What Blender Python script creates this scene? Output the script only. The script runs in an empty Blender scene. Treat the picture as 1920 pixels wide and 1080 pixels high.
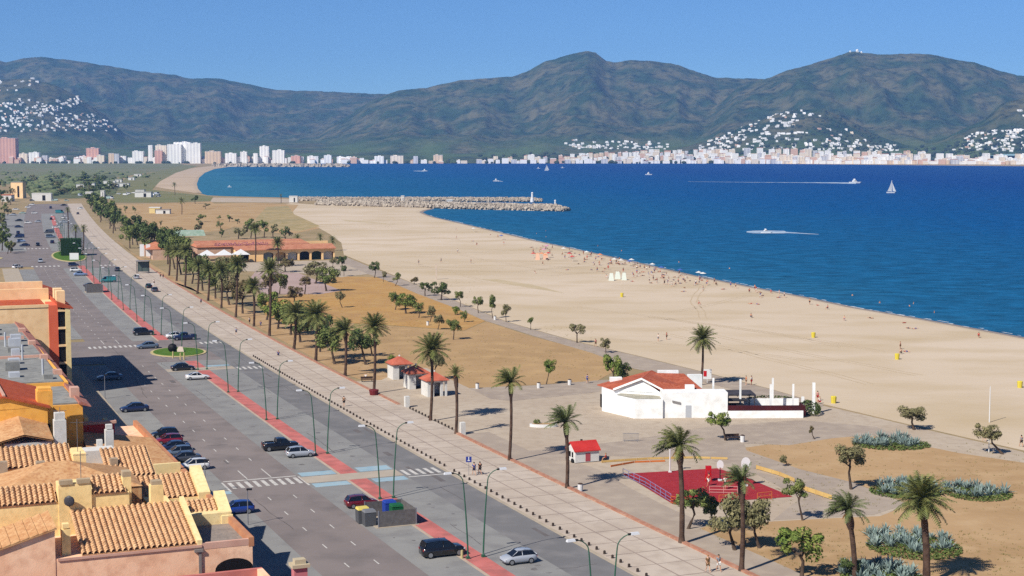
import bpy, math, random
import numpy as np
from mathutils import Vector, Matrix
random.seed(7); np.random.seed(7)
scene = bpy.context.scene
col = scene.collection
# ------------------------------------------------------------------ camera, light, exposure
H, F, YH = 42.0, 2900.0, 278.0
PIT = math.atan((540 - YH) / F)
CP, SP = math.cos(PIT), math.sin(PIT)
cam = bpy.data.cameras.new('camera'); camo = bpy.data.objects.new('camera', cam); col.objects.link(camo)
camo.location = (0, 0, H); camo.rotation_euler = (math.radians(90) - PIT, 0, 0)
cam.sensor_width = 36; cam.lens = 36 * F / 1920; cam.clip_start = 1; cam.clip_end = 40000
scene.camera = camo
SUN_EL = math.radians(43); SDX, SDY = 0.66, 0.75
_n = math.hypot(SDX, SDY); SDX /= _n; SDY /= _n
TRAVEL = Vector((SDX * math.cos(SUN_EL), SDY * math.cos(SUN_EL), -math.sin(SUN_EL)))
world = bpy.data.worlds.new('World'); scene.world = world; world.use_nodes = True
wn, wl = world.node_tree.nodes, world.node_tree.links
sky = wn.new('ShaderNodeTexSky'); sky.sky_type = 'NISHITA'; sky.sun_disc = False
sky.sun_elevation = SUN_EL; sky.sun_rotation = math.atan2(-SDX, -SDY)
sky.altitude = 3000; sky.air_density = 1.0; sky.dust_density = 0.0; sky.ozone_density = 5.0
tint = wn.new('ShaderNodeMix'); tint.data_type = 'RGBA'; tint.blend_type = 'MULTIPLY'; tint.inputs['Factor'].default_value = 1.0; tint.inputs[7].default_value = (.62, .84, 1.06, 1)
wl.new(sky.outputs[0], tint.inputs[6]); wl.new(tint.outputs[2], wn['Background'].inputs['Color']); wn['Background'].inputs['Strength'].default_value = 0.070
sun = bpy.data.lights.new('sun', 'SUN'); suno = bpy.data.objects.new('sun', sun); col.objects.link(suno)
sun.energy = 5.0; sun.angle = math.radians(0.5); sun.color = (1.0, 0.94, 0.86)
suno.rotation_euler = TRAVEL.to_track_quat('-Z', 'Y').to_euler(); suno.location = (-300, -340, 400)
vs = scene.view_settings; vs.view_transform = 'Standard'; vs.look = 'None'; vs.gamma = 1; vs.exposure = 0.42
scene.cycles.volume_bounces = 0; scene.cycles.max_bounces = 6
scene.cycles.use_denoising = False
# ------------------------------------------------------------------ geometry helpers
def at(u, v, z=0.0):
    """ground point seen at a spot of the survey picture (1920 wide), for height z"""
    a = (u - 960) / F; b = (540 - v) / F
    dz = -SP + b * CP; t = (z - H) / dz
    return Vector((a * t, (CP + b * SP) * t, z))
def zat(v, y):
    b = (540 - v) / F
    return H + y * (-SP + b * CP) / (CP + b * SP)
C4 = (-4.220188297145882e-08, 0.00014377518210109967, -0.4640969924898295, 65.2786387903006)
_D = np.arange(40, 1300, 2.0); _X = np.polyval(C4, _D)
_S = np.concatenate([[0], np.cumsum(np.hypot(np.diff(_D), np.diff(_X)))]); _S -= np.interp(150, _D, _S)
def R(s, t=0.0, z=0.0):
    d = float(np.interp(s, _S, _D)); x = float(np.polyval(C4, d))
    k = 3 * C4[0] * d * d + 2 * C4[1] * d + C4[2]; n = math.hypot(1, k)
    return Vector((x + t / n, d - t * k / n, z))
def heading(s):
    a = R(s - 1); b = R(s + 1); return math.atan2(b.y - a.y, b.x - a.x)     # direction of +s
def st_of(p):
    i = int(np.argmin((_X - p[0]) ** 2 + (_D - p[1]) ** 2)); i = min(max(i, 1), len(_D) - 2)
    tx, ty = _X[i + 1] - _X[i - 1], _D[i + 1] - _D[i - 1]; n = math.hypot(tx, ty); tx /= n; ty /= n
    rx, ry = p[0] - _X[i], p[1] - _D[i]
    return _S[i] + rx * tx + ry * ty, rx * ty - ry * tx
B0 = R(30); BT = (R(31) - R(29)).normalized(); BN = Vector((BT.y, -BT.x, 0))
def B(s, t, z=0.0):                                   # straight frame of the near buildings
    p = B0 + BT * (s - 30) + BN * t; return Vector((p.x, p.y, z))
B1 = R(150); BT1 = (R(151) - R(149)).normalized(); BN1 = Vector((BT1.y, -BT1.x, 0))
def BB(s, t, z=0.0):
    p = B1 + BT1 * (s - 150) + BN1 * t; return Vector((p.x, p.y, z))
class MB:
    def __init__(self): self.v = []; self.f = []
    def add(self, vs, fs):
        o = len(self.v); self.v += [tuple(p) for p in vs]; self.f += [tuple(i + o for i in f) for f in fs]; return self
    def box(self, c, s, rot=0.0, top=(1, 1)):
        cr, sr = math.cos(rot), math.sin(rot); vs = []
        for z, kx, ky in ((-.5, 1, 1), (.5, top[0], top[1])):
            for x, y in ((-.5, -.5), (.5, -.5), (.5, .5), (-.5, .5)):
                x *= s[0] * kx; y *= s[1] * ky
                vs.append((c[0] + x * cr - y * sr, c[1] + x * sr + y * cr, c[2] + z * s[2]))
        return self.add(vs, [(3, 2, 1, 0), (4, 5, 6, 7), (0, 1, 5, 4), (1, 2, 6, 5), (2, 3, 7, 6), (3, 0, 4, 7)])
    def prism(self, poly, z0, z1):
        n = len(poly)
        if sum(poly[i][0] * poly[(i + 1) % n][1] - poly[(i + 1) % n][0] * poly[i][1] for i in range(n)) < 0: poly = poly[::-1]
        zt = z1 if hasattr(z1, '__len__') else [z1] * n
        vs = [(p[0], p[1], z0) for p in poly] + [(p[0], p[1], zt[i]) for i, p in enumerate(poly)]
        fs = [tuple(range(n - 1, -1, -1)), tuple(range(n, 2 * n))] + [(i, (i + 1) % n, n + (i + 1) % n, n + i) for i in range(n)]
        return self.add(vs, fs)
    def hexa(self, b, t):                             # 4 bottom + 4 top corners
        return self.add(list(b) + list(t), [(3, 2, 1, 0), (4, 5, 6, 7), (0, 1, 5, 4), (1, 2, 6, 5), (2, 3, 7, 6), (3, 0, 4, 7)])
    def quad(self, a, b, c, d): return self.add([a, b, c, d], [(0, 1, 2, 3)])
    def tube(self, pts, rad, n=7, cap=True):
        pts = [Vector(p) for p in pts]; m = len(pts)
        if not hasattr(rad, '__len__'): rad = [rad] * m
        vs = []; up = Vector((0.13, 0.27, 1))
        for i, p in enumerate(pts):
            d = (pts[min(i + 1, m - 1)] - pts[max(i - 1, 0)]).normalized()
            if abs(d.dot(up.normalized())) > .97: up = Vector((1, .2, 0.1))
            a = d.cross(up).normalized(); b = d.cross(a)
            for k in range(n):
                w = 2 * math.pi * k / n; vs.append(p + (a * math.cos(w) + b * math.sin(w)) * rad[i])
        fs = [(i * n + k, i * n + (k + 1) % n, (i + 1) * n + (k + 1) % n, (i + 1) * n + k) for i in range(m - 1) for k in range(n)]
        if cap: fs += [tuple(range(n)), tuple(range((m - 1) * n, m * n))[::-1]]
        return self.add(vs, fs)
    def cyl(self, c, r, h, n=16, r2=None):
        return self.tube([c, (c[0], c[1], c[2] + h)], [r, r if r2 is None else r2], n)
    def ell(self, c, r, n=10, m=6, z0=-1.0):
        vs = []; fs = []
        for j in range(m + 1):
            ph = math.asin(max(-1, min(1, z0 + (1 - z0) * j / m)))
            for k in range(n):
                w = 2 * math.pi * k / n
                vs.append((c[0] + r[0] * math.cos(ph) * math.cos(w), c[1] + r[1] * math.cos(ph) * math.sin(w), c[2] + r[2] * math.sin(ph)))
        for j in range(m):
            for k in range(n): fs.append((j * n + k, j * n + (k + 1) % n, (j + 1) * n + (k + 1) % n, (j + 1) * n + k))
        return self.add(vs, fs)
    def mesh(self, name, mat, off=None, smooth=False):
        me = bpy.data.meshes.new(name)
        vs = self.v if off is None else [(p[0] - off[0], p[1] - off[1], p[2] - off[2]) for p in self.v]
        me.from_pydata(vs, [], self.f); me.update()
        if mat: me.materials.append(mat)
        if smooth: me.polygons.foreach_set('use_smooth', [True] * len(me.polygons))
        return me
def link(name, me, parent=None):
    o = bpy.data.objects.new(name, me); col.objects.link(o)
    if parent is not None: o.parent = parent
    return o
def thing(name, label, cat, loc=(0, 0, 0), rot=0.0, group=None):
    o = bpy.data.objects.new(name, None); col.objects.link(o)
    o.empty_display_size = .3
    o.location = loc; o.rotation_euler = (0, 0, rot); tag(o, label, cat, group); return o
def tag(o, label, cat, group=None):
    o['label'] = label; o['category'] = cat
    if group: o['group'] = group
    return o
def part(root, name, mat, mb, smooth=False, local=False):
    off = None if local else root.matrix_world.translation if root.parent else root.location
    if not local and root.parent:
        off = Vector(root.parent.location) + Vector(root.location)
    return link(name, mb.mesh(name, mat, off, smooth), root)
def solo(name, label, cat, mat, mb, loc, group=None, smooth=False):
    o = link(name, mb.mesh(name, mat, loc, smooth)); o.location = loc; return tag(o, label, cat, group)
def struct(name, mat, mb, kind='structure', smooth=False):
    o = link(name, mb.mesh(name, mat, None, smooth)); o['kind'] = kind; return o
def copy_tree(o, parent=None):
    c = o.copy(); col.objects.link(c)
    if parent is not None:
        c.parent = parent; c.matrix_parent_inverse = o.matrix_parent_inverse
    for ch in o.children: copy_tree(ch, c)
    return c
ORD = ['first', 'second', 'third', 'fourth', 'fifth', 'sixth', 'seventh', 'eighth', 'ninth', 'tenth', 'eleventh', 'twelfth', 'thirteenth', 'fourteenth', 'fifteenth', 'sixteenth', 'seventeenth', 'eighteenth', 'nineteenth', 'twentieth', 'twenty-first', 'twenty-second', 'twenty-third', 'twenty-fourth', 'twenty-fifth', 'twenty-sixth', 'twenty-seventh', 'twenty-eighth', 'twenty-ninth', 'thirtieth', 'thirty-first', 'thirty-second', 'thirty-third', 'thirty-fourth', 'thirty-fifth', 'thirty-sixth', 'thirty-seventh', 'thirty-eighth', 'thirty-ninth', 'fortieth']
# ------------------------------------------------------------------ materials
def lin(c):
    c /= 255.0; return c / 12.92 if c <= .04045 else ((c + .055) / 1.055) ** 2.4
def A(r, g, b, k=0.70): return (lin(r) * k, lin(g) * k, lin(b) * k, 1)
def M(name, c1, c2=None, scale=1.0, rough=.85, bump=0.0, bscale=None, detail=5, spec=.25, c3=None, scale3=None, lo=.35, hi=.65, obj=False, metal=0.0, sc=(1, 1, 1)):
    m = bpy.data.materials.new(name); m.use_nodes = True; nt = m.node_tree; N, L = nt.nodes, nt.links
    p = N['Principled BSDF']; p.inputs['Roughness'].default_value = rough; p.inputs['Specular IOR Level'].default_value = spec
    p.inputs['Metallic'].default_value = metal
    if c2 is None and not bump:
        p.inputs['Base Color'].default_value = c1; return m
    if obj: co = N.new('ShaderNodeTexCoord').outputs['Object']
    else: co = N.new('ShaderNodeNewGeometry').outputs['Position']
    mp = N.new('ShaderNodeMapping'); mp.inputs['Scale'].default_value = sc; L.new(co, mp.inputs['Vector']); co = mp.outputs[0]
    def noise(s, d=detail):
        t = N.new('ShaderNodeTexNoise'); t.inputs['Scale'].default_value = s; t.inputs['Detail'].default_value = d; L.new(co, t.inputs['Vector']); return t.outputs['Fac']
    def ramp(f, a, b):
        r = N.new('ShaderNodeMapRange'); r.inputs['From Min'].default_value = a; r.inputs['From Max'].default_value = b; r.clamp = True; L.new(f, r.inputs['Value']); return r.outputs[0]
    def mix(f, a, b):
        x = N.new('ShaderNodeMix'); x.data_type = 'RGBA'; L.new(f, x.inputs['Factor'])
        for s, i in ((a, 6), (b, 7)):
            if isinstance(s, tuple): x.inputs[i].default_value = s
            else: L.new(s, x.inputs[i])
        return x.outputs[2]
    c = c1
    if c2 is not None: c = mix(ramp(noise(scale), lo, hi), c, c2)
    if c3 is not None: c = mix(ramp(noise(scale3 or scale * 7), .45, .75), c, c3)
    if isinstance(c, tuple): p.inputs['Base Color'].default_value = c
    else: L.new(c, p.inputs['Base Color'])
    if bump:
        b = N.new('ShaderNodeBump'); b.inputs['Strength'].default_value = min(1, bump); b.inputs['Distance'].default_value = .1 * max(1, bump)
        L.new(noise(bscale or scale * 8, 4), b.inputs['Height']); L.new(b.outputs[0], p.inputs['Normal'])
    return m
def paint(name, c, rough=.25):
    m = M(name, c, rough=rough, spec=.5); m.node_tree.nodes['Principled BSDF'].inputs['Coat Weight'].default_value = .6; return m
# ------------------------------------------------------------------ terrain of the far hills
def _h(ix, iy, seed):
    n = (ix * 374761393 + iy * 668265263 + seed * 1442695041) & 0x7fffffff
    n = ((n ^ (n >> 13)) * 1274126177) & 0x7fffffff
    return ((n ^ (n >> 16)) & 0xffff) / 65535.0
def vn(x, y, seed=0):
    x = np.asarray(x, float); y = np.asarray(y, float)
    ix = np.floor(x).astype(np.int64); iy = np.floor(y).astype(np.int64); fx = x - ix; fy = y - iy
    fx = fx * fx * (3 - 2 * fx); fy = fy * fy * (3 - 2 * fy)
    a = _h(ix, iy, seed); b = _h(ix + 1, iy, seed); c = _h(ix, iy + 1, seed); d = _h(ix + 1, iy + 1, seed)
    return (a * (1 - fx) + b * fx) * (1 - fy) + (c * (1 - fx) + d * fx) * fy
def ridged(x, y, seed, oct=5):
    r = 0; amp = 1; tot = 0
    for o in range(oct):
        r = r + amp * (1 - np.abs(2 * vn(x, y, seed + o) - 1)); tot += amp; amp *= .55; x = x * 2.03 + 17; y = y * 2.03 + 5
    return r / tot
SKY1 = [(-500, 90), (-200, 100), (0, 112), (20, 118), (50, 110), (85, 107), (130, 112), (200, 122), (280, 135), (330, 140), (360, 147), (420, 148), (470, 158), (520, 168), (560, 170), (620, 172), (680, 175), (725, 177), (800, 184), (900, 205), (1000, 235), (1100, 262)]
SKY2 = [(520, 272), (600, 250), (660, 214), (700, 186), (730, 175), (745, 170), (760, 168), (800, 164), (830, 157), (860, 150), (920, 145), (960, 143), (985, 135), (1020, 115), (1060, 103), (1085, 97), (1100, 94), (1115, 98), (1135, 113), (1150, 117), (1180, 111), (1220, 113), (1260, 118), (1300, 133), (1340, 145), (1430, 147), (1500, 175), (1560, 230), (1600, 260)]
SKY3 = [(1250, 262), (1330, 205), (1380, 165), (1420, 150), (1437, 145), (1470, 132), (1520, 118), (1570, 102), (1585, 96), (1600, 94), (1615, 98), (1640, 101), (1700, 99), (1750, 102), (1780, 110), (1820, 116), (1860, 130), (1900, 140), (1920, 141), (2100, 138), (2500, 130)]
SKY4 = [(1240, 280), (1280, 276), (1330, 262), (1400, 234), (1450, 216), (1480, 208), (1540, 204), (1590, 226), (1650, 258), (1710, 276), (1760, 280)]
SKY5 = [(1660, 282), (1720, 274), (1770, 258), (1810, 238), (1845, 220), (1870, 196), (1890, 188), (1920, 184), (2100, 150), (2500, 120)]
SKY6 = [(-500, 120), (-100, 138), (0, 148), (60, 146), (110, 158), (160, 186), (200, 214), (235, 248), (270, 266), (320, 280)]
LAY = [(SKY1, 5900, 8300, 0, 1.0), (SKY2, 5000, 6900, 11, 1.0), (SKY3, 4700, 6300, 23, 1.0), (SKY4, 4330, 5000, 37, .5), (SKY5, 4150, 4800, 41, .5), (SKY6, 5100, 6300, 53, .5)]
def terrain(u, d):
    u = np.asarray(u, float); d = np.asarray(d, float)
    u, d = np.broadcast_arrays(u, d)
    x = (u - 960) / F * d
    ap = np.clip((d - 4420) / 2400, 0, 1); z = 70 * ap * ap * (3 - 2 * ap) + 4 * np.clip((d - 4330) / 120, 0, 1)
    for pts, df, dc, seed, na in LAY:
        pu = [p[0] for p in pts]; pv = [p[1] for p in pts]
        v = np.interp(u, pu, pv)
        v = v + 1.6 * (vn(u / 14.0, u * 0, seed + 3) - .5) + 0.8 * (vn(u / 5.0, u * 0, seed + 4) - .5)
        inside = (u >= pu[0]) & (u <= pu[-1])
        b = (540 - v) / F; zc = H + dc * (-SP + b * CP) / (CP + b * SP)
        q = (d - df) / (dc - df); qc = np.clip(q, 0, 1)
        pr = np.where(q < 1, .28 * qc + .72 * qc ** 1.9, np.clip(1 - .55 * (q - 1), .3, 1))
        wx = x + 160 * (vn(x / 500.0, d / 500.0, seed + 31) - .5); wd = d + 160 * (vn(x / 500.0 + 9, d / 500.0, seed + 33) - .5)
        rn = .25 * ridged(u / 120.0 + seed, d / 1500.0, seed, 3) + .75 * ridged(wx / 620.0, wd / 760.0, seed + 9, 4)
        rn2 = ridged(wx / 190.0, wd / 240.0, seed + 19, 4)
        damp = 1 - np.exp(-((q - 1) / .22) ** 2)
        zz = zc * pr + na * damp * np.clip(zc * pr, 0, 340) * ((rn - .62) * 1.35 + (rn2 - .6) * .34)
        bc = (540 - (v + 1.2 + 9 * np.clip(1 - q, 0, 1))) / F; cap = H + d * (-SP + bc * CP) / (CP + bc * SP)
        zz = np.where(q < .97, np.minimum(zz, cap), np.minimum(zz, zc * pr + 2))
        zz = np.where(inside & (q > 0), zz, 0)
        z = np.maximum(z, zz)
    return z
def tz(u, d): return float(terrain(np.array([u]), np.array([d]))[0])
us = np.concatenate([np.arange(-700, 0, 20.0), np.arange(0, 1921, 3.4), np.arange(1940, 2700, 20.0)])
ds = np.concatenate([np.arange(4330, 5200, 28.0), np.arange(5200, 7000, 26.0), np.arange(7000, 9300, 50.0)])
UU, DD = np.meshgrid(us, ds); ZZ = terrain(UU, DD); XX = (UU - 960) / F * DD
m = MB(); nu = len(us)
m.v = list(zip(XX.ravel().tolist(), DD.ravel().tolist(), (ZZ.ravel() + .3).tolist()))
m.f = [(j * nu + i, j * nu + i + 1, (j + 1) * nu + i + 1, (j + 1) * nu + i) for j in range(len(ds) - 1) for i in range(nu - 1)]
hm = M('hill scrub', A(60, 80, 56), A(112, 108, 80), .0085, .95, 3.0, .02, 12, 0.0, A(24, 42, 34), .03, .40, .62)
nt_ = hm.node_tree; p_ = nt_.nodes['Principled BSDF']; src_ = p_.inputs['Base Color'].links[0].from_socket
g_ = nt_.nodes.new('ShaderNodeNewGeometry'); sx_ = nt_.nodes.new('ShaderNodeSeparateXYZ'); nt_.links.new(g_.outputs['Position'], sx_.inputs[0])
mr_ = nt_.nodes.new('ShaderNodeMapRange'); mr_.inputs['From Min'].default_value = 95; mr_.inputs['From Max'].default_value = 35; mr_.clamp = True; nt_.links.new(sx_.outputs['Z'], mr_.inputs['Value'])
nz_ = nt_.nodes.new('ShaderNodeTexNoise'); nz_.inputs['Scale'].default_value = .006; mp_ = nt_.nodes.new('ShaderNodeMapping'); mp_.inputs['Scale'].default_value = (1, .4, 1); nt_.links.new(g_.outputs['Position'], mp_.inputs[0]); nt_.links.new(mp_.outputs[0], nz_.inputs[0])
r2_ = nt_.nodes.new('ShaderNodeMapRange'); r2_.inputs['From Min'].default_value = .35; r2_.inputs['From Max'].default_value = .6; nt_.links.new(nz_.outputs['Fac'], r2_.inputs['Value'])
mu_ = nt_.nodes.new('ShaderNodeMath'); mu_.operation = 'MULTIPLY'; nt_.links.new(mr_.outputs[0], mu_.inputs[0]); nt_.links.new(r2_.outputs[0], mu_.inputs[1])
mx_ = nt_.nodes.new('ShaderNodeMix'); mx_.data_type = 'RGBA'; nt_.links.new(mu_.outputs[0], mx_.inputs['Factor']); nt_.links.new(src_, mx_.inputs[6]); mx_.inputs[7].default_value = A(94, 112, 66); nt_.links.new(mx_.outputs[2], p_.inputs['Base Color'])
bn_ = [n for n in nt_.nodes if n.type == 'BUMP'][0]; bn_.inputs['Distance'].default_value = 22; bn_.inputs['Strength'].default_value = 1.0
hb_ = bn_.inputs['Height'].links[0].from_node; hb_.inputs['Scale'].default_value = .011; hb_.inputs['Detail'].default_value = 9; hb_.inputs['Roughness'].default_value = .62
struct('hills', hm, m, smooth=True)
# ------------------------------------------------------------------ sea, land, beach
SHORE = [(3200, 905), (2500, 745), (2100, 667), (1920, 634), (1800, 612), (1700, 594), (1600, 577), (1500, 556), (1400, 537), (1300, 517), (1200, 494), (1100, 472), (1000, 451), (920, 432), (860, 418), (815, 408), (797, 402), (790, 398), (797, 394.5), (812, 391.5)]
ZS = -.35
shore = [at(u, v, ZS) for u, v in SHORE]
BAY = [(760, 376), (560, 371.5), (430, 368.5), (390, 366.5), (375, 362), (368, 354), (366, 345), (371, 333), (382, 324), (400, 317), (430, 312.3), (470, 309.5), (520, 308), (600, 306.3), (700, 304.2), (900, 303.2), (1100, 303.2), (1300, 306), (1500, 307.5), (1700, 309.5), (1920, 311.5), (2300, 316), (2900, 322)]
bay = [at(u, v, ZS) for u, v in BAY]
def water_mat():
    m = bpy.data.materials.new('sea water'); m.use_nodes = True; nt = m.node_tree; N, L = nt.nodes, nt.links
    p = N['Principled BSDF']; p.inputs['Roughness'].default_value = .28; p.inputs['IOR'].default_value = 1.33; p.inputs['Specular IOR Level'].default_value = .012
    g = N.new('ShaderNodeNewGeometry').outputs['Position']
    sx = N.new('ShaderNodeSeparateXYZ'); L.new(g, sx.inputs[0])
    # water deepens away from the beach line (x grows, and beyond the breakwater)
    ma = N.new('ShaderNodeMath'); ma.operation = 'MULTIPLY_ADD'; L.new(sx.outputs['Y'], ma.inputs[0]); ma.inputs[1].default_value = .24; ma.inputs[2].default_value = -180
    mb_ = N.new('ShaderNodeMath'); mb_.operation = 'ADD'; L.new(ma.outputs[0], mb_.inputs[0]); L.new(sx.outputs['X'], mb_.inputs[1])
    nz = N.new('ShaderNodeTexNoise'); nz.inputs['Scale'].default_value = .004; nz.inputs['Detail'].default_value = 5; L.new(g, nz.inputs['Vector'])
    mc = N.new('ShaderNodeMath'); mc.operation = 'MULTIPLY_ADD'; L.new(nz.outputs['Fac'], mc.inputs[0]); mc.inputs[1].default_value = 160; L.new(mb_.outputs[0], mc.inputs[2])
    rp = N.new('ShaderNodeValToRGB'); mr = N.new('ShaderNodeMapRange'); mr.inputs['From Min'].default_value = 20; mr.inputs['From Max'].default_value = 900; L.new(mc.outputs[0], mr.inputs['Value']); L.new(mr.outputs[0], rp.inputs[0])
    e = rp.color_ramp.elements; e[0].position = 0; e[0].color = A(56, 124, 156, .64); e[1].position = 1; e[1].color = A(0, 74, 150, .6)
    for pos, c in ((.10, A(30, 106, 152, .62)), (.42, A(8, 92, 156, .6))):
        x = e.new(pos); x.color = c
    n2 = N.new('ShaderNodeTexNoise'); n2.inputs['Scale'].default_value = .13; n2.inputs['Detail'].default_value = 8; n2.inputs['Roughness'].default_value = .62
    mp = N.new('ShaderNodeMapping'); mp.inputs['Rotation'].default_value = (0, 0, .5); mp.inputs['Scale'].default_value = (.8, 1.35, 1); L.new(g, mp.inputs['Vector']); L.new(mp.outputs[0], n2.inputs['Vector'])
    mx = N.new('ShaderNodeMix'); mx.data_type = 'RGBA'; mx.blend_type = 'MULTIPLY'; mx.inputs['Factor'].default_value = 1
    r2 = N.new('ShaderNodeMapRange'); r2.inputs['From Min'].default_value = .3; r2.inputs['From Max'].default_value = .7; r2.inputs['To Min'].default_value = .60; r2.inputs['To Max'].default_value = 1.42; L.new(n2.outputs['Fac'], r2.inputs['Value'])
    L.new(rp.outputs[0], mx.inputs[6]); L.new(r2.outputs[0], mx.inputs[7])
    N.remove(p); p = N.new('ShaderNodeBsdfDiffuse'); L.new(mx.outputs[2], p.inputs['Color']); gs = N.new('ShaderNodeBsdfGlossy'); gs.inputs['Roughness'].default_value = .3; ms = N.new('ShaderNodeMixShader'); ms.inputs[0].default_value = .05; L.new(p.outputs[0], ms.inputs[1]); L.new(gs.outputs[0], ms.inputs[2]); L.new(ms.outputs[0], N['Material Output'].inputs['Surface'])
    b = N.new('ShaderNodeBump'); b.inputs['Strength'].default_value = .8; b.inputs['Distance'].default_value = 1.2; n3 = N.new('ShaderNodeTexNoise'); n3.inputs['Scale'].default_value = .34; n3.inputs['Detail'].default_value = 5; L.new(mp.outputs[0], n3.inputs['Vector'])
    L.new(n3.outputs['Fac'], b.inputs['Height']); L.new(b.outputs[0], p.inputs['Normal']); L.new(b.outputs[0], gs.inputs['Normal'])
    return m
m = MB(); m.quad((-8800, -120, ZS), (8800, -120, ZS), (8800, 8900, ZS), (-8800, 8900, ZS)); struct('sea', water_mat(), m)
soil = M('dry scrub ground', A(184, 160, 124), A(166, 146, 108), .02, .95, .5, 1.5, 6, .1, A(150, 136, 98), .12)
# land: one sheet; its sea edge slopes below the water
def ring_off(line, d):
    out = []
    for i, p in enumerate(line):
        a = line[max(i - 1, 0)]; b = line[min(i + 1, len(line) - 1)]
        t = (b - a); t.z = 0; t.normalize(); out.append(Vector((p.x - t.y * d, p.y + t.x * d, p.z)))
    return out
coast = shore + bay                                   # land lies to the left of this line
inner = ring_off(coast, 4.0); outer = ring_off(coast, -8.0)
for p in inner: p.z = 0
for p in outer: p.z = -1.1
m = MB()
import mathutils.geometry as mg
def sheet(mb, pts, z):
    tri = mg.tessellate_polygon([[Vector((p[0], p[1], 0)) for p in pts]])
    fs = []
    for a, b, c in tri:
        pa, pb, pc = pts[a], pts[b], pts[c]
        if (pb[0] - pa[0]) * (pc[1] - pa[1]) - (pc[0] - pa[0]) * (pb[1] - pa[1]) < 0: b, c = c, b
        fs.append((a, b, c))
    mb.add([(p[0], p[1], z) for p in pts], fs)
land = inner + [Vector((6500, 8700, 0)), Vector((-8000, 8700, 0)), Vector((-8000, -100, 0)), Vector((inner[0].x, -100, 0))]
sheet(m, land, 0)
def skirt(mb, a, b):
    n = len(a); mb.add(a + b, [(i, i + 1, n + i + 1, n + i) for i in range(n - 1)])
skirt(m, outer, inner)
struct('ground', soil, m)
sand_m = M('beach sand', A(228, 209, 184), A(216, 196, 166), .012, .95, .5, .9, 8, .08, A(206, 184, 148), .06, .38, .62, sc=(.55, 1, 1))
def wet_sand():
    m = sand_m.copy(); return m
sea_in = ring_off(shore, 4.0)
for p in sea_in: p.z = .012
sho = ring_off(shore, -6.0)
for p in sho: p.z = -.9
BACK = [(800, 386.5), (700, 386), (600, 384), (545, 381), (520, 386), (545, 400), (585, 420), (620, 440), (640, 455), (645, 478), (700, 500), (760, 525), (850, 562), (950, 603), (1080, 640), (1200, 668), (1330, 700), (1440, 728), (1540, 757), (1700, 795), (1920, 845), (2400, 960), (3200, 1190)]
m = MB(); sheet(m, sea_in + [at(*p) for p in BACK], .012)
l2 = [Vector((p.x, p.y, -.34)) for p in shore]
skirt(m, [Vector((p.x, p.y, -.888)) for p in sho], [Vector((p.x, p.y, -.338)) for p in shore]); skirt(m, [Vector((p.x, p.y, -.338)) for p in shore], sea_in)
struct('beach', sand_m, m)
wet = M('wet sand', A(176, 156, 132), A(160, 142, 122), .2, .5, 0, spec=.3)
m = MB(); a = [p + Vector((0, 0, .012)) for p in ring_off([Vector((p.x, p.y, -.338)) for p in shore], -1)]; b = ring_off(shore, 1.5)
for p in b: p.z = -.205
skirt(m, a, b); struct('wet_sand', wet, m)
foam = M('sea foam', A(226, 232, 234), A(190, 206, 214), .5, .8)
m = MB(); jj = []
for i in range(len(shore) - 4):
    for k in range(40): jj.append(shore[i].lerp(shore[i + 1], k / 40))
rr = random.Random(3)
for i in range(0, len(jj) - 12, 6):
    if rr.random() < .8:
        n = rr.randint(4, 8); seg = jj[i:i + n]; w = rr.uniform(.3, .9); A1 = ring_off(seg, -rr.uniform(1.2, 3)); A2 = ring_off(A1, w)
        A1[0] = A2[0]; A1[-1] = A2[-1]
        skirt(m, [Vector((p.x, p.y, ZS + .03)) for p in A1], [Vector((p.x, p.y, ZS + .03)) for p in A2])
struct('surf', foam, m, 'stuff')
# far bay beach and the pale strip under the distant town
farsand = M('far beach sand', A(214, 190, 160), A(200, 176, 146), .01, .95)
bb = bay[4:]
far_in = ring_off(bb, 2.0)
wid = [4, 30, 60, 66, 62, 54, 48, 44, 40, 36, 34, 30] + [24] * 20
farbk = [ring_off(far_in, -0.0)[i] for i in range(len(far_in))]
far_back = []
for i, p in enumerate(far_in):
    a_ = far_in[max(i - 1, 0)]; b_ = far_in[min(i + 1, len(far_in) - 1)]; t = (b_ - a_); t.z = 0; t.normalize(); far_back.append(Vector((p.x - t.y * wid[i], p.y + t.x * wid[i], .05)))
m = MB(); skirt(m, [Vector((p.x, p.y, .05)) for p in far_in], far_back); skirt(m, [Vector((p.x, p.y, -1.0)) for p in ring_off(bb, -8)], [Vector((p.x, p.y, .05)) for p in far_in])
struct('far_beach', farsand, m)
def patch(name, mat, px, z, kind='structure'):
    m = MB(); sheet(m, [at(*p) for p in px], z); return struct(name, mat, m, kind)
plain = M('reedy plain', A(112, 118, 76, .9), A(124, 114, 96, .9), .003, .95, 0, c3=A(98, 108, 60, .9), scale3=.012, sc=(1, .35, 1))
patch('plain', plain, [(-600, 303.5), (250, 301), (330, 304), (345, 309), (300, 320), (240, 330), (180, 338), (90, 345), (-600, 352)], .06)
grass_far = M('coarse green grass', A(122, 126, 78), A(140, 134, 92), .02, .95)
patch('meadow', grass_far, [(345, 309), (372, 311), (330, 324), (300, 340), (285, 356), (400, 369), (395, 377), (300, 380), (215, 380), (205, 362), (235, 335)], .08)
brown_field = M('dry brown field', A(198, 164, 118), A(182, 148, 104), .03, .95, .3, 1.0, 6, .1, A(206, 180, 138), .12)
ochre = M('ochre dry grass', A(202, 156, 92), A(188, 148, 98), .035, .95, .3, 1.2, 6, .1, A(206, 168, 108), .18)
olive = M('sparse beach grass', A(186, 162, 108), A(160, 146, 100), .04, .95, 0, c3=A(204, 180, 138), scale3=.2)
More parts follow.
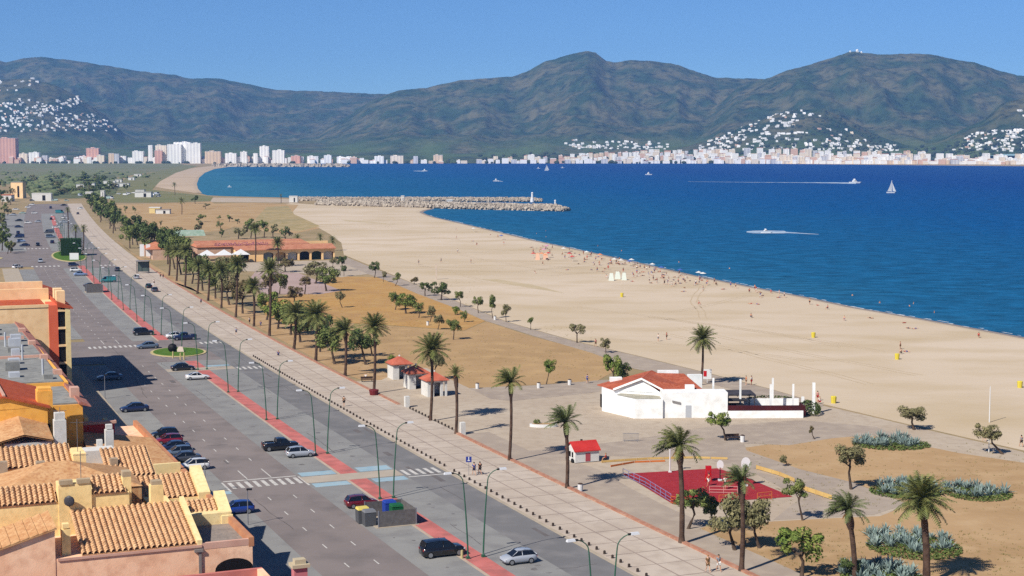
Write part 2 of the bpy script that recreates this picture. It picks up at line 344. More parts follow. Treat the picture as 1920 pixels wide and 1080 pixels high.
patch('field', brown_field, [(215, 384), (300, 382), (395, 378), (430, 396), (440, 425), (420, 432), (330, 440), (260, 436), (240, 408)], .03)
patch('field', brown_field, [(398, 382), (470, 380), (560, 384), (545, 402), (600, 428), (540, 440), (440, 425), (430, 398)], .018)
patch('dune_grass', olive, [(500, 388), (540, 386), (552, 402), (600, 424), (560, 434), (470, 420)], .024)
patch('park_lawn', ochre, [(560, 545), (600, 528), (640, 518), (710, 520), (745, 530), (800, 556), (880, 588), (910, 602), (870, 620), (760, 612), (640, 605), (560, 612), (500, 600), (490, 570)], .02)
patch('park_lawn', M('dry tan grass', A(194, 160, 116), A(180, 148, 106), .04, .95, .3, 1.2, 6, .1, A(204, 170, 122), .15), [(500, 600), (560, 612), (640, 606), (760, 613), (870, 621), (912, 603), (1000, 632), (1130, 664), (1165, 690), (1120, 714), (1000, 722), (880, 728), (800, 690), (740, 690), (690, 690), (600, 655), (520, 622)], .024)
pave = M('pale plaza paving', A(206, 190, 168), A(196, 178, 156), .08, .9, .15, 2, 5, .15, A(186, 168, 146), .7)
grey_path = M('grey path', A(184, 168, 150), A(172, 156, 140), .06, .9, .1, 2, 7, c3=A(196, 180, 160), scale3=.4)
patch('plaza', pave, [(735, 690), (800, 688), (880, 727), (1000, 723), (1130, 714), (1300, 700), (1560, 765), (1700, 798), (1560, 815), (1400, 822), (1290, 845), (1230, 880), (1490, 935), (1380, 975), (1270, 985), (1160, 920), (985, 860), (870, 810), (770, 757), (690, 716)], .018)
patch('plaza', pave, [(985, 846), (1180, 826), (1330, 800), (1560, 764), (1700, 797), (1920, 848), (2400, 965), (2400, 985), (1920, 874), (1800, 852), (1690, 826), (1640, 820), (1560, 822), (1480, 835), (1420, 850), (1520, 880), (1600, 905), (1700, 945), (1650, 970), (1560, 975), (1450, 980), (1330, 990), (1270, 992), (1160, 940), (1060, 890), (985, 866)], .014)
patch('path', grey_path, [(645, 480), (690, 499), (760, 526), (850, 563), (950, 604), (1080, 641), (1200, 669), (1330, 701), (1440, 729), (1545, 759), (1530, 772), (1420, 742), (1300, 712), (1190, 692), (1110, 662), (1000, 630), (905, 600), (860, 580), (780, 550), (735, 530), (690, 514), (640, 505)], .03)
patch('path', pave, [(392, 370.5), (470, 371), (556, 373.5), (560, 380), (480, 379.5), (396, 379)], .05)
patch('path', grey_path, [(880, 728), (1000, 723), (1140, 712), (1150, 730), (1100, 738), (960, 752), (920, 748)], .03)
patch('path', grey_path, [(985, 846), (1180, 826), (1330, 800), (1500, 788), (1640, 800), (1705, 822), (1640, 815), (1560, 822), (1480, 835), (1395, 832), (1400, 845), (1500, 880), (1600, 905), (1700, 945), (1640, 965), (1560, 970), (1450, 975), (1500, 935), (1420, 890), (1330, 862), (1150, 855), (1000, 868)], .026)
patch('path', grey_path, [(990, 872), (1060, 862), (1120, 880), (1180, 915), (1260, 955), (1330, 985), (1290, 1000), (1180, 945), (1080, 900)], .034)
tan = M('bare tan earth', A(196, 162, 120), A(180, 147, 106), .035, .95, .6, .8, 8, .08, A(206, 174, 132), .22, .4, .6)
patch('bare_earth', tan, [(1380, 842), (1480, 828), (1560, 820), (1640, 818), (1800, 850), (1920, 868), (2500, 1010), (2500, 1300), (1200, 1300), (1130, 1040), (1220, 985), (1330, 985), (1450, 978), (1560, 972), (1650, 968), (1710, 945), (1600, 905), (1500, 880)], .022)
patch('bare_earth', tan, [(225, 455), (300, 520), (360, 540), (450, 575), (520, 600), (600, 640), (700, 690), (740, 700), (700, 720), (640, 700), (560, 656), (470, 606), (380, 552), (300, 505), (250, 475), (215, 450)], .03)
patch('paved_court', M('pink paving', A(196, 170, 160), A(186, 160, 150), .1, .9), [(470, 520), (480, 508), (560, 512), (640, 545), (600, 552), (490, 552)], .034)
patch('paved_court', pave, [(430, 492), (630, 488), (690, 514), (640, 520), (560, 512), (440, 508), (390, 500)], .034)
# ------------------------------------------------------------------ the avenue
asph = M('carriageway asphalt', A(152, 141, 136), A(140, 130, 126), .06, .9, .12, 4, 7, .2, A(126, 118, 115), .22, .35, .65)
bayc = M('parking bay concrete', A(160, 159, 154), A(148, 147, 144), .07, .9, .12, 4, 7, .2, A(136, 134, 132), .3, .35, .65)
dark = M('newer dark asphalt', A(134, 132, 131), A(122, 121, 121), .06, .9, .12, 4, 7, .2, A(146, 143, 141), .3)
red = M('red cycle strip', A(220, 132, 124), A(202, 114, 106), .25, .9, .1, 4, 7, .15, A(176, 112, 106), .5)
prom = M('promenade slabs', A(214, 199, 182), A(200, 184, 166), .1, .9, .1, 3, 7, .15, A(188, 172, 156), .45)
groove = M('paving joint', A(160, 142, 130), A(176, 158, 144), .4, .9)
white = M('road paint', A(226, 222, 214), A(200, 196, 188), 1.2, .8)
kerbm = M('kerb stone', A(196, 182, 160), A(182, 168, 148), .5, .9)
brick = M('orange brick edging', A(192, 136, 110), A(176, 120, 96), .6, .9, c3=A(206, 166, 140), scale3=2)
def strip(mb, s0, s1, t0, t1, z, step=6.0):
    n = max(1, int(abs(s1 - s0) / step)); L_ = []
    for i in range(n + 1):
        s = s0 + (s1 - s0) * i / n; L_.append((R(s, t0, z), R(s, t1, z)))
    vs = [p for q in L_ for p in q]; mb.add(vs, [(2 * i, 2 * i + 1, 2 * i + 3, 2 * i + 2) for i in range(n)])
def solid(mb, s0, s1, t0, t1, z0, z1, step=6.0):
    n = max(1, int(abs(s1 - s0) / step)); vs = []
    for i in range(n + 1):
        s = s0 + (s1 - s0) * i / n
        vs += [R(s, t0, z0), R(s, t1, z0), R(s, t1, z1), R(s, t0, z1)]
    fs = [(4 * i + a, 4 * i + b, 4 * i + 4 + b, 4 * i + 4 + a) for i in range(n) for a, b in ((1, 2), (2, 3), (3, 0))]
    fs += [(0, 1, 2, 3), (4 * n + 3, 4 * n + 2, 4 * n + 1, 4 * n)]
    mb.add(vs, fs)
S0, S1 = -60, 1080
m = MB(); strip(m, S0, S1, -16.4, 11.9, .04); struct('road', asph, m)
m = MB()
for a, b in ((S0, 166), (202, 420), (520, 900)):
    strip(m, a, b, -6.7, 6.3, .05)
for a, b in ((S0, 166), (210, 420)): strip(m, a, b, -21.5, -16.4, .05)
struct('parking_lane', bayc, m)
m = MB(); strip(m, S0, 420, 6.3, 11.9, .048); strip(m, 525, 900, 6.3, 11.9, .048); struct('road', dark, m)
m = MB()
for a, b in ((S0, 47.6), (51.4, 166), (202, 432), (520, 860)): strip(m, a, b, -1.15, 1.15, .06)
struct('cycle_path', red, m)
beige = M('beige crossing slabs', A(196, 184, 166), A(186, 172, 154), .3, .9)
m = MB(); strip(m, 47.6, 51.4, -6.6, 6.2, .064, 2); strip(m, 152, 156, -6.6, 6.2, .064, 2)
for s in (47.6, 51.4): pass
m2 = MB()
for a, b in ((S0, 160), (200, 430)):
    strip(m2, a, b, -1.55, -1.15, .056)
struct('footway', beige, m); struct('footway', M('pale edging', A(206, 184, 162), A(192, 170, 150), .4, .9), m2)
blue = M('pale blue paint', A(166, 196, 208), A(150, 180, 194), .25, .85, c3=A(186, 196, 196), scale3=1.2)
m = MB()
for s0, s1, t0, t1 in ((51.8, 54.2, -6.2, -1.6), (45.0, 47.2, -6.2, -1.6), (51.8, 54.6, 1.6, 6.0), (45.0, 47.2, 1.6, 6.0), (45.4, 47.0, -21.3, -16.6), (156.5, 158.5, 1.6, 6.0), (205, 207, 1.6, 6.0)):
    strip(m, s0, s1, t0, t1, .058, 3)
struct('painted_pad', blue, m)
# left: open street mouth at the second junction, car park beyond the third
m = MB(); strip(m, 168, 205, -60, -16.4, .044); strip(m, 432, 520, -90, -16.4, .044); struct('side_street', asph, m)
m = MB(); strip(m, 520, 900, -34, -16.4, .052); struct('car_park', bayc, m)
m = MB(); solid(m, S0, 166, -27.5, -21.5, 0, .14); solid(m, 68, 166, -36, -27.5, 0, .14); solid(m, 206, 425, -27, -21.5, 0, .14); struct('pavement', kerbm, m)
m = MB(); solid(m, S0, 1080, 12.3, 22.2, 0, .15); struct('promenade', prom, m)
m = MB(); solid(m, S0, 1080, 11.9, 12.3, 0, .13); struct('kerb', kerbm, m)
m = MB(); solid(m, S0, 72, 22.2, 22.75, 0, .34); solid(m, 100, 420, 22.2, 22.75, 0, .30); struct('kerb', brick, m)
m = MB(); strip(m, -60, 72, 22.75, 27.5, .036); struct('path', grey_path, m)
m = MB(); strip(m, 70, 128, 22.76, 29, .034); struct('plaza', pave, m)
m = MB(); strip(m, 72, 100, 22.2, 22.75, .152)
struct('promenade', prom, m)
m = MB()
for t in (15.85, 18.95): strip(m, S0, 700, t - .09, t + .09, .155)
s = -55.0
while s < 420:
    strip(m, s, s + .17, 12.5, 22.1, .158, 1); strip(m, s + 4.7, s + 4.80, 12.5, 22.1, .158, 1); s += 9.4
struct('paving_joint', groove, m)
m = MB(); s = -55.5                                   # painted markings
while s < 420:
    if not (46 < s < 58) and not (168 < s < 206):
        strip(m, s - .9, s + .9, -13.08, -12.94, .054, 2); strip(m, s - .9, s + .9, -9.95, -9.81, .054, 2)
    s += 8.05
for t in (-13.0, -9.9):
    strip(m, 53.2, 58.6, t - .08, t + .08, .054, 2); strip(m, 199, 206, t - .08, t + .08, .054, 2)
strip(m, 52.3, 52.75, -16.2, -6.8, .054, 2); strip(m, 46.2, 46.6, 6.4, 11.8, .056, 2)
def zebra(s0, s1, t0, t1, w=.5, p=1.05, z=.055):
    t = t0
    while t + w <= t1: strip(m, s0, s1, t, t + w, z, 5); t += p
zebra(48, 51.6, -15.9, -6.9); zebra(47.4, 50.8, 6.6, 11.8, z=.058); zebra(192, 195.5, -16.8, -6.8); zebra(150.5, 154, 6.6, 11.8, z=.058); zebra(192, 195.5, 6.6, 11.8, z=.058)
zebra(533, 538, -17.4, -7, .7, 1.5); zebra(528, 533, 7, 12, .7, 1.5); zebra(430, 435, -17, -7, .7, 1.5); zebra(428, 433, 6.6, 11.8, .7, 1.5)
strip(m, 46.5, 52, -16.6, -16.35, .056, 3); strip(m, 46.5, 52, -6.75, -6.5, .058, 3)
struct('road_marking', white, m)
lines = M('worn bay lines', A(172, 170, 166), A(160, 158, 155), .8, .85)
m = MB(); s = -50.0
while s < 420:
    if not (43 < s < 56) and not (160 < s < 212):
        strip(m, s, s + .09, -6.5, -1.6, .055, 1); strip(m, s, s + .09, 1.3, 6.1, .055, 1); strip(m, s, s + .09, -21.3, -16.5, .055, 1)
    s += 2.55
struct('bay_line', lines, m)
def island(u0, u1, s, t, a, b, name):
    P = [R(s + a * math.cos(w), t + b * math.sin(w)) for w in np.linspace(0, 2 * math.pi, 41)[:-1]]
    c = sum(P, Vector()) / len(P); m = MB(); m.prism([(p.x, p.y) for p in P], .0, .17); struct('kerb', yel, m)
    q = [c + (p - c) * .9 for p in P]; m = MB(); m.prism([(p.x, p.y) for p in q], .05, .24); struct('lawn', lawn, m)
yel = M('yellowish kerb', A(212, 196, 140), A(198, 182, 132), .5, .9)
lawn = M('green lawn', A(84, 122, 44), A(98, 130, 52), .3, .95, .6, 6, 5, .1, A(70, 106, 36), 1.5)
island(0, 0, 180, -.2, 7.5, 5.6, 'lawn'); island(0, 0, 484, -1.5, 32, 6.5, 'lawn')
for s, t, a, b in ((190, -24.5, 7, 2.6), (480, -40, 12, 14)):
    P = [R(s + a * math.cos(w), t + b * math.sin(w)) for w in np.linspace(0, 2 * math.pi, 33)[:-1]]
    c = sum(P, Vector()) / len(P); m = MB(); m.prism([(p.x, p.y) for p in P], 0, .16); struct('kerb', yel, m)
    m = MB(); m.prism([tuple((c + (p - c) * .9)[:2]) for p in P], .04, .22); struct('lawn', lawn, m)
# asphalt repairs
m = MB(); rr = random.Random(11)
for k in range(26):
    s = rr.uniform(-20, 330); t = rr.choice([rr.uniform(7, 11), rr.uniform(-15.5, -7.5)]); strip(m, s, s + rr.uniform(.8, 6), t, t + rr.uniform(.25, .9), .0515 if t < 0 else .053, 2)
struct('road_repair', M('asphalt repair', A(112, 106, 104), A(122, 116, 113), .5, .9), m)

# traces on sand, grass and road
tr = M('tyre tracks in sand', A(204, 182, 148), A(214, 192, 158), .3, .95)
m = MB(); rr = random.Random(31)
for k in range(22):
    u, v = rr.uniform(700, 1800), rr.uniform(0, 1); lo = float(np.interp(u, [800, 1000, 1300, 1600, 1900], [408, 455, 520, 580, 636])); hi = float(np.interp(u, [640, 760, 950, 1200, 1440, 1700, 1920], [478, 525, 603, 668, 728, 795, 845])); v = lo + 14 + (hi - lo - 26) * v
    p = at(u, v); a = rr.uniform(1.9, 2.35) if rr.random() < .7 else rr.uniform(0, 3); pts = []
    for i in range(rr.randint(10, 26)):
        a += rr.uniform(-.09, .09); p = p + Vector((math.cos(a), math.sin(a), 0)) * 5; pts.append(Vector((p.x, p.y, .02)))
    pts = [q for q in pts if q.y < 1000]
    uv = [(960 + F * q.x / q.y, YH + F * H / q.y) for q in pts]
    pts = [q for q, (u_, v_) in zip(pts, uv) if float(np.interp(u_, [800, 1000, 1300, 1600, 1900], [408, 455, 520, 580, 636])) + 10 < v_ < float(np.interp(u_, [640, 760, 950, 1200, 1440, 1700, 1920], [478, 525, 603, 668, 728, 795, 845])) - 8]
    if len(pts) < 4: continue
    for o in (0, 1.7): skirt(m, ring_off(pts, -o - .35), ring_off(pts, -o))
struct('tyre_tracks', tr, m)
smear = M('trodden sand', A(214, 194, 158), A(204, 184, 146), .15, .95, .4, 2)
patch('trodden_sand', smear, [(900, 523), (930, 523.5), (1000, 534), (1060, 550), (1000, 541), (940, 531)], .02); patch('trodden_sand', smear, [(640, 412), (700, 416), (735, 420), (700, 418.5), (650, 415)], .02)
scrubg = M('green scrub floor', A(104, 112, 70), A(84, 96, 56), .03, .95, c3=A(132, 126, 92), scale3=.08)
patch('scrub_ground', scrubg, [(46, 356), (58, 338), (120, 331), (215, 328), (228, 345), (214, 366), (150, 372), (60, 373)], .10)
tuft = M('dry grass tufts', A(150, 136, 84), A(126, 122, 70), .4, .95)
m = MB(); zones = [((560, 525), (900, 612), 500), ((520, 610), (1130, 715), 800), ((1230, 990), (1920, 1080), 700), ((1400, 830), (1920, 960), 500), ((240, 480), (640, 690), 350)]
for (u0, v0), (u1, v1), n in zones:
    for i in range(n):
        p = at(rr.uniform(u0, u1), rr.uniform(v0, v1)); s_, t_ = st_of(p)
        if t_ < 27: continue
        for j in range(4):
            a = rr.uniform(0, 6.28); h = rr.uniform(.06, .22); d = Vector((math.cos(a), math.sin(a), 0)) * rr.uniform(.05, .2); m.add([p + d + Vector((.03, 0, .02)), p + d - Vector((.03, 0, -.02)), p + d * 1.9 + Vector((0, 0, h))], [(0, 1, 2)])
struct('dry_grass', tuft, m, 'stuff')
crk = M('tar seams', A(104, 98, 96), rough=.9); oil = M('oil stains', A(112, 108, 106), A(138, 134, 130), 1.2, .7)
m = MB()
for k in range(46):
    s = rr.uniform(-25, 330); t = rr.choice([rr.uniform(6.6, 11.4), rr.uniform(-16, -7), rr.uniform(1.4, 6), rr.uniform(-6.4, -1.7)]); z = .0532; al = rr.random() < .6
    for i in range(rr.randint(3, 9)):
        s2, t2 = (s + rr.uniform(1, 2.5), t + rr.uniform(-.15, .15)) if al else (s + rr.uniform(-.2, .2), t + rr.uniform(.3, .7))
        if not (-16 < t2 < 11.5): break
        a, b = R(s, t, z), R(s2, t2, z); d = (b - a).normalized(); n_ = Vector((-d.y, d.x, 0)) * rr.uniform(.03, .06); m.quad(a - n_, b - n_, b + n_, a + n_); s, t = s2, t2
struct('tar_seam', crk, m)
m = MB()
for k in range(150):
    s = rr.uniform(-25, 300); t = rr.choice([rr.gauss(-4.0, .8), rr.gauss(3.8, .8), rr.gauss(-19, .8)]); p = R(s, t, .0545); r_ = rr.uniform(.12, .5); n = 9
    m.add([p + Vector((math.cos(w) * r_ * rr.uniform(.6, 1.2), math.sin(w) * r_ * rr.uniform(.6, 1.2), 0)) for w in np.linspace(0, 6.283, n + 1)[:-1]], [tuple(range(n))])
struct('oil_stain', oil, m)
# ------------------------------------------------------------------ trees
leafA = M('broadleaf foliage', A(104, 122, 64), A(150, 156, 88), .7, .8, 0, spec=.15, c3=A(52, 66, 36), scale3=2.2)
leafB = M('olive grey foliage', A(134, 130, 92), A(158, 150, 106), .7, .8, 0, spec=.15, c3=A(78, 80, 52), scale3=2.2)
leafC = M('fresh green foliage', A(108, 130, 58), A(150, 158, 80), .7, .8, 0, spec=.15, c3=A(58, 80, 36), scale3=2.2)
leafD = M('dry brownish foliage', A(132, 112, 80), A(118, 112, 74), .7, .8, 0, spec=.1, c3=A(96, 86, 60), scale3=2.2)
leafE = M('dark green foliage', A(82, 100, 56), A(112, 126, 70), .6, .8, 0, spec=.15, c3=A(36, 50, 28), scale3=2)
barkm = M('grey brown bark', A(96, 80, 66), A(72, 58, 48), 1.5, .95)
palmbark = M('palm bark', A(104, 82, 68), A(74, 56, 46), 1.6, .95, .6, 9)
frondm = M('palm frond', A(112, 120, 62), A(146, 146, 86), .8, .6, 0, spec=.3, c3=A(60, 74, 34), scale3=2.5)
frondg = M('windblown palm frond', A(98, 110, 62), A(124, 132, 80), .8, .6, 0, spec=.3, c3=A(66, 80, 42), scale3=2.5)
deadm = M('dead palm leaves', A(150, 102, 60), A(112, 78, 50), 1.2, .9)
def crown_mesh(name, seed, nb=16, nl=135, size=.19, squash=.8, mat=None):
    r = random.Random(seed); m = MB()
    for b in range(nb):
        a = r.uniform(0, 6.283); rad = r.uniform(.12, .82) ** .8; zz = r.uniform(-.45, .62)
        c = Vector((rad * math.cos(a), rad * math.sin(a), zz * squash)); br = r.uniform(.20, .42)
        for k in range(nl):
            d = Vector((r.gauss(0, 1), r.gauss(0, 1), r.gauss(0, 1) + .25)).normalized()
            p = c + Vector((d.x, d.y, d.z * .8)) * br * r.uniform(.6, 1.05)
            n = (d + Vector((r.uniform(-.7, .7), r.uniform(-.7, .7), r.uniform(-.5, .7)))).normalized()
            t = n.cross(Vector((r.random(), r.random(), r.random()))).normalized(); bb = n.cross(t)
            s = size * r.uniform(.5, 1.05)
            m.quad(p - t * s * .5, p + bb * s * .28, p + t * s * .5, p - bb * s * .28)
    return m.mesh(name, mat)
CROWNS = [crown_mesh('crown', 100 + i, nb=14 + i % 4 * 2, squash=.75 + .1 * (i % 3)) for i in range(7)]
FARC = [crown_mesh('crown', 200 + i, nb=7, nl=45, size=.34) for i in range(3)]
def trunk_mb(base, top, r0, seed, rx):
    r = random.Random(seed); m = MB(); base = Vector(base); top = Vector(top)
    mid = base.lerp(top, .5) + Vector((r.uniform(-.12, .12), r.uniform(-.12, .12), 0)) * (top - base).length
    fork = base.lerp(top, .72)
    m.tube([base - Vector((0, 0, .05)), base.lerp(mid, .5), mid, fork], [r0 * 1.3, r0, r0 * .85, r0 * .7], 6)
    for k in range(4):
        a = r.uniform(0, 6.28); e = top + Vector((math.cos(a) * rx * .6, math.sin(a) * rx * .6, r.uniform(-.1, .35) * rx))
        m.tube([mid.lerp(fork, r.uniform(.3, 1)), fork.lerp(e, .5) + Vector((0, 0, -.05 * rx)), e], [r0 * .55, r0 * .38, r0 * .15], 5)
    return m
def tree(u, v, uc, vc, rx, ry, leaf, label, group, name='tamarisk_tree', cat='tree', far=False, i=0):
    base = at(u, v); ppm = F / base.y; top = Vector(((uc - 960) / F * base.y, base.y, zat(vc, base.y)))
    rm = rx / ppm; hm_ = ry / ppm / .85
    t = thing(name, label, cat, base, 0, group)
    part(t, 'trunk', barkm, trunk_mb(base, top, max(.07, min(.26, rm * .075)), i, rm), True)
    c = link('crown', (FARC if far else CROWNS)[i % (3 if far else 7)], t)
    c.location = top - base; c.scale = (rm, rm, hm_); c.rotation_euler = (0, 0, i * 1.7)
    c.material_slots[0].link = 'OBJECT' if c.material_slots else 'DATA'
    c.material_slots[0].material = leaf
    return t
for me in CROWNS + FARC: me.materials.append(leafA)
# palms: unit crown (frond length 1), unit trunk (height 1)
def frond(m, r, az, el, L, droop, wind=None, w=.16):
    d = Vector((math.cos(az) * math.cos(el), math.sin(az) * math.cos(el), math.sin(el))); p = Vector((0, 0, 0)); pts = [p.copy()]
    n = 8
    for k in range(n):
        d.z -= droop / n * (.4 + 1.2 * k / n)
        if wind: d += Vector(wind) * (.16 * k / n)
        d.normalize(); p = p + d * (L / n); pts.append(p.copy())
    for k in range(n):
        a, b = pts[k], pts[k + 1]; dd = (b - a).normalized(); side = dd.cross(Vector((0, 0, 1)))
        if side.length < .05: side = Vector((math.sin(az), -math.cos(az), 0))
        side.normalize(); up = side.cross(dd)
        ww = 1.25 * w * (math.sin(math.pi * min(1, (k + 1.2) / (n + 1.0))) ** .6)
        m.quad(a - side * .012, a + side * .012, b + side * .009, b - side * .009)
        for s_ in (-1, 1):
            for h in range(2):
                q = a.lerp(b, .5 * h); q2 = a.lerp(b, .5 * h + .42)
                e = q + (side * s_ * ww + dd * ww * .75 - up * ww * r.uniform(.1, .55))
                m.add([q, q2, e], [(0, 1, 2)])
def palm_crown(seed, n, wind=None, lo=-.75, hi=1.35, dr=(.5, 1.1), sector=None):
    r = random.Random(seed); m = MB()
    for k in range(n):
        el = lo + (hi - lo) * (k / n) ** .8; az = k * 2.39996 + r.uniform(-.25, .25)
        if sector and r.random() < sector[2]: az = r.uniform(sector[0], sector[1])
        frond(m, r, az, el, r.uniform(.8, 1.08) * (1 - .12 * max(0, el)), r.uniform(*dr), wind, r.uniform(.13, .18))
    return m.mesh('crown', frondm)
PALMS = [palm_crown(1, 66), palm_crown(2, 60, lo=-.6, dr=(.4, .9)), palm_crown(3, 54, (-1.0, -.1, 0), lo=-.2, dr=(.7, 1.5), sector=(2.2, 4.1, .5)), palm_crown(4, 46, (-.8, .2, 0), lo=-.1, dr=(.5, 1.3), sector=(2.0, 4.2, .45)), palm_crown(5, 84, lo=-.6, dr=(.5, 1.0)), palm_crown(6, 26, lo=-.2)]
PALMF = palm_crown(9, 24)
def ptrunk(seed, boot=1.0):
    r = random.Random(seed); m = MB(); n = 22; pts = []; rad = []
    for i in range(n + 1):
        h = i / n; pts.append((r.uniform(-.004, .004), r.uniform(-.004, .004), h))
        q = 1.25 - .45 * h if h < .1 else 1.0 - .12 * h
        if h > .80: q = 1.0 + (boot - 1) * math.sin(math.pi * min(1, (h - .80) / .2) ** .8)
        rad.append(q * r.uniform(.93, 1.07))
    m.tube([Vector((p[0], p[1], p[2])) for p in pts], rad, 8)
    return m
def palm(u, v, uc, vc, rpx, rt, var, label, group=None, mat=None, boot=1.5, skirt_=True, name='palm_tree', far=False):
    base = at(u, v); y = base.y; top = Vector(((uc - 960) / F * y, y, zat(vc, y))); L_ = rpx * y / F
    t = thing(name, label, 'palm', base, 0, group); ax = top - base; h = ax.length; r = random.Random(int(u * 7 + v))
    m = MB(); n = 20; pts = []; rad = []
    for i in range(n + 1):
        q = i / n; pts.append(base + ax * q + Vector((math.sin(q * 3.1) * .18, 0, 0)))
        k = (1.3 - 3 * q) if q < .1 else 1.0 - .15 * q
        hb = (1 - q) * h
        if hb < 1.9 and boot > 1: k = .85 + (boot - .85) * math.sin(math.pi * (.15 + .75 * min(1, (1.9 - hb) / 1.9)))
        rad.append(rt * k * r.uniform(.94, 1.06))
    m.tube(pts, rad, 8); part(t, 'trunk', palmbark, m, True)
    c = link('crown', PALMF if far else PALMS[var], t); c.location = ax; c.scale = (L_, L_, L_)
    c.rotation_euler = (0, 0, 0 if var in (2, 3) else r.uniform(0, 6))
    if mat: c.material_slots[0].link = 'OBJECT'; c.material_slots[0].material = mat
    if skirt_ and not far:
        m = MB()
        for k in range(10):
            a = k * .63 + r.uniform(-.2, .2); p = top + Vector((0, 0, -.15)); e = p + Vector((math.cos(a) * L_ * .3, math.sin(a) * L_ * .3, -L_ * r.uniform(.12, .34)))
            s_ = Vector((-math.sin(a), math.cos(a), 0)) * L_ * .05; m.add([p, p.lerp(e, .6) + s_, e, p.lerp(e, .6) - s_], [(0, 1, 2, 3)])
        part(t, 'dead_fronds', deadm, m)
    return t
PG = 'palms along the inner edge of the promenade'
ROW = [(1390, 1073, 1396, 900, 42, .26, 3, frondg), (1278, 1020, 1277, 836, 56, .30, 2, None), (1063, 917, 1061, 790, 44, .24, 3, frondg), (955, 865, 957, 716, 40, .22, 3, None), (855, 815, 853, 700, 23, .24, 5, None), (807, 790, 808, 655, 44, .25, 1, None), (701, 738, 700, 612, 36, .26, 1, None), (647, 705, 645, 620, 38, .27, 2, None), (592, 677, 590, 590, 38, .3, 0, None), (551, 655, 552, 588, 34, .3, 0, None), (505, 630, 505, 504, 28, .3, 1, None), (476, 612, 473, 536, 24, .28, 0, None), (442, 595, 443, 494, 24, .28, 0, None), (415, 578, 413, 506, 22, .28, 0, None), (390, 564, 390, 506, 20, .3, 0, None), (370, 551, 371, 496, 20, .3, 0, None), (347, 537, 347, 470, 20, .3, 0, None), (331, 527, 331, 470, 19, .3, 0, None), (317, 517, 317, 472, 18, .3, 0, None)]
for i, (u, v, uc, vc, rp, rt, var, mt) in enumerate(ROW):
    look = 'windblown palm' if var in (2, 3) else 'small crowned palm' if var == 5 else 'bushy headed palm'
    lab = {6: 'bushy palm standing in the round dark red pot on the promenade edge', 4: 'thin palm with a sparse small crown beside the taller white pillar'}.get(i, f'{look} on the promenade edge, {ORD[i]} of its row from the near end')
    palm(u, v, uc, vc, rp, rt, var, lab, PG, mt)
palm(1737, 1096, 1741, 935, 66, .38, 4, 'stout palm with a broad full crown before the grey agave beds', boot=1.7)
palm(1603, 1086, 1600, 955, 50, .28, 2, 'windblown palm between the round tree and the stout palm', None, frondg)
palm(1314, 722, 1320, 635, 34, .22, 0, 'lone slim palm behind the white beach bar', boot=1.1, skirt_=False)
FARP = [(479, 492, 478, 428, 15), (521, 500, 520, 455, 16), (600, 466, 600, 444, 11), (622, 470, 623, 450, 13), (557, 472, 557, 446, 12), (128, 446, 127, 393, 9), (141, 468, 141, 428, 12), (156, 470, 156, 428, 12), (328, 366, 328, 346, 7), (341, 402, 341, 376, 10), (527, 381, 527, 366, 4)]
FL = ['tall palm in front of the long arcaded restaurant roof', 'palm in front of the arcade with a broad crown', 'palm rising behind the arcade roof, left of a pair at its end', 'rightmost palm behind the end of the arcaded restaurant', 'small palm rising above the middle of the arcade roof', 'tall dark palm on the avenue median beyond the hedge box', 'left one of two palms standing in the hedge box roundabout', 'right one of two palms standing in the hedge box roundabout', 'lone palm on the far curved beach', 'thick trunked palm on the far brown field', 'tiny palm at the root of the breakwater']
for (u, v, uc, vc, rp), lb in zip(FARP, FL): palm(u, v, uc, vc, rp, .25, 0, lb, 'distant palms', None, 1.2, False, far=rp < 14)
TG = 'small trees along the seafront path'
PATHT = [(702, 521, 702, 499, 11, 14, leafE), (719, 529, 720, 515, 6, 7, leafB), (741, 536, 745, 519, 9, 9, leafA), (777, 533, 776, 525, 9, 7, leafD), (797, 555, 798, 538, 14, 11, leafE), (827, 563, 828, 541, 18, 15, leafE), (863, 576, 860, 554, 10, 10, leafA), (897, 587, 896, 564, 11, 13, leafA), (924, 597, 923, 567, 9, 16, leafA), (949, 604, 948, 582, 10, 13, leafB), (995, 619, 995, 601, 6, 8, leafA), (1082, 643, 1083, 617, 17, 12, leafB), (1136, 662, 1137, 644, 11, 12, leafB), (1714, 806, 1718, 778, 30, 19, leafB), (1881, 852, 1862, 810, 27, 24, leafB)]
for i, a in enumerate(PATHT): tree(*a[:6], a[6], f'small tree beside the grey seafront path, {ORD[i]} counting from the arcaded restaurant', TG, i=i)
FG = 'trees on the dry park lawn'
LAWN = [(741, 581, 741, 563, 14, 18, leafA), (761, 588, 762, 563, 22, 19, leafC), (785, 596, 785, 577, 11, 11, leafA), (806, 604, 807, 584, 10, 12, leafB), (821, 618, 823, 600, 11, 13, leafB), (853, 590, 855, 582, 10, 9, leafC), (871, 604, 870, 591, 8, 10, leafA), (850, 637, 850, 611, 14, 14, leafA), (642, 577, 636, 554, 10, 12, leafB), (1024, 721, 1032, 688, 13, 16, leafC)]
for i, a in enumerate(LAWN): tree(*a[:6], a[6], f'small tree on the dry park lawn, {ORD[i]} counting from its top left corner' if i < 9 else 'leaning green tree alone at the foot of the tan lawn', FG, i=i + 20)
GG = 'grove behind the promenade palms'
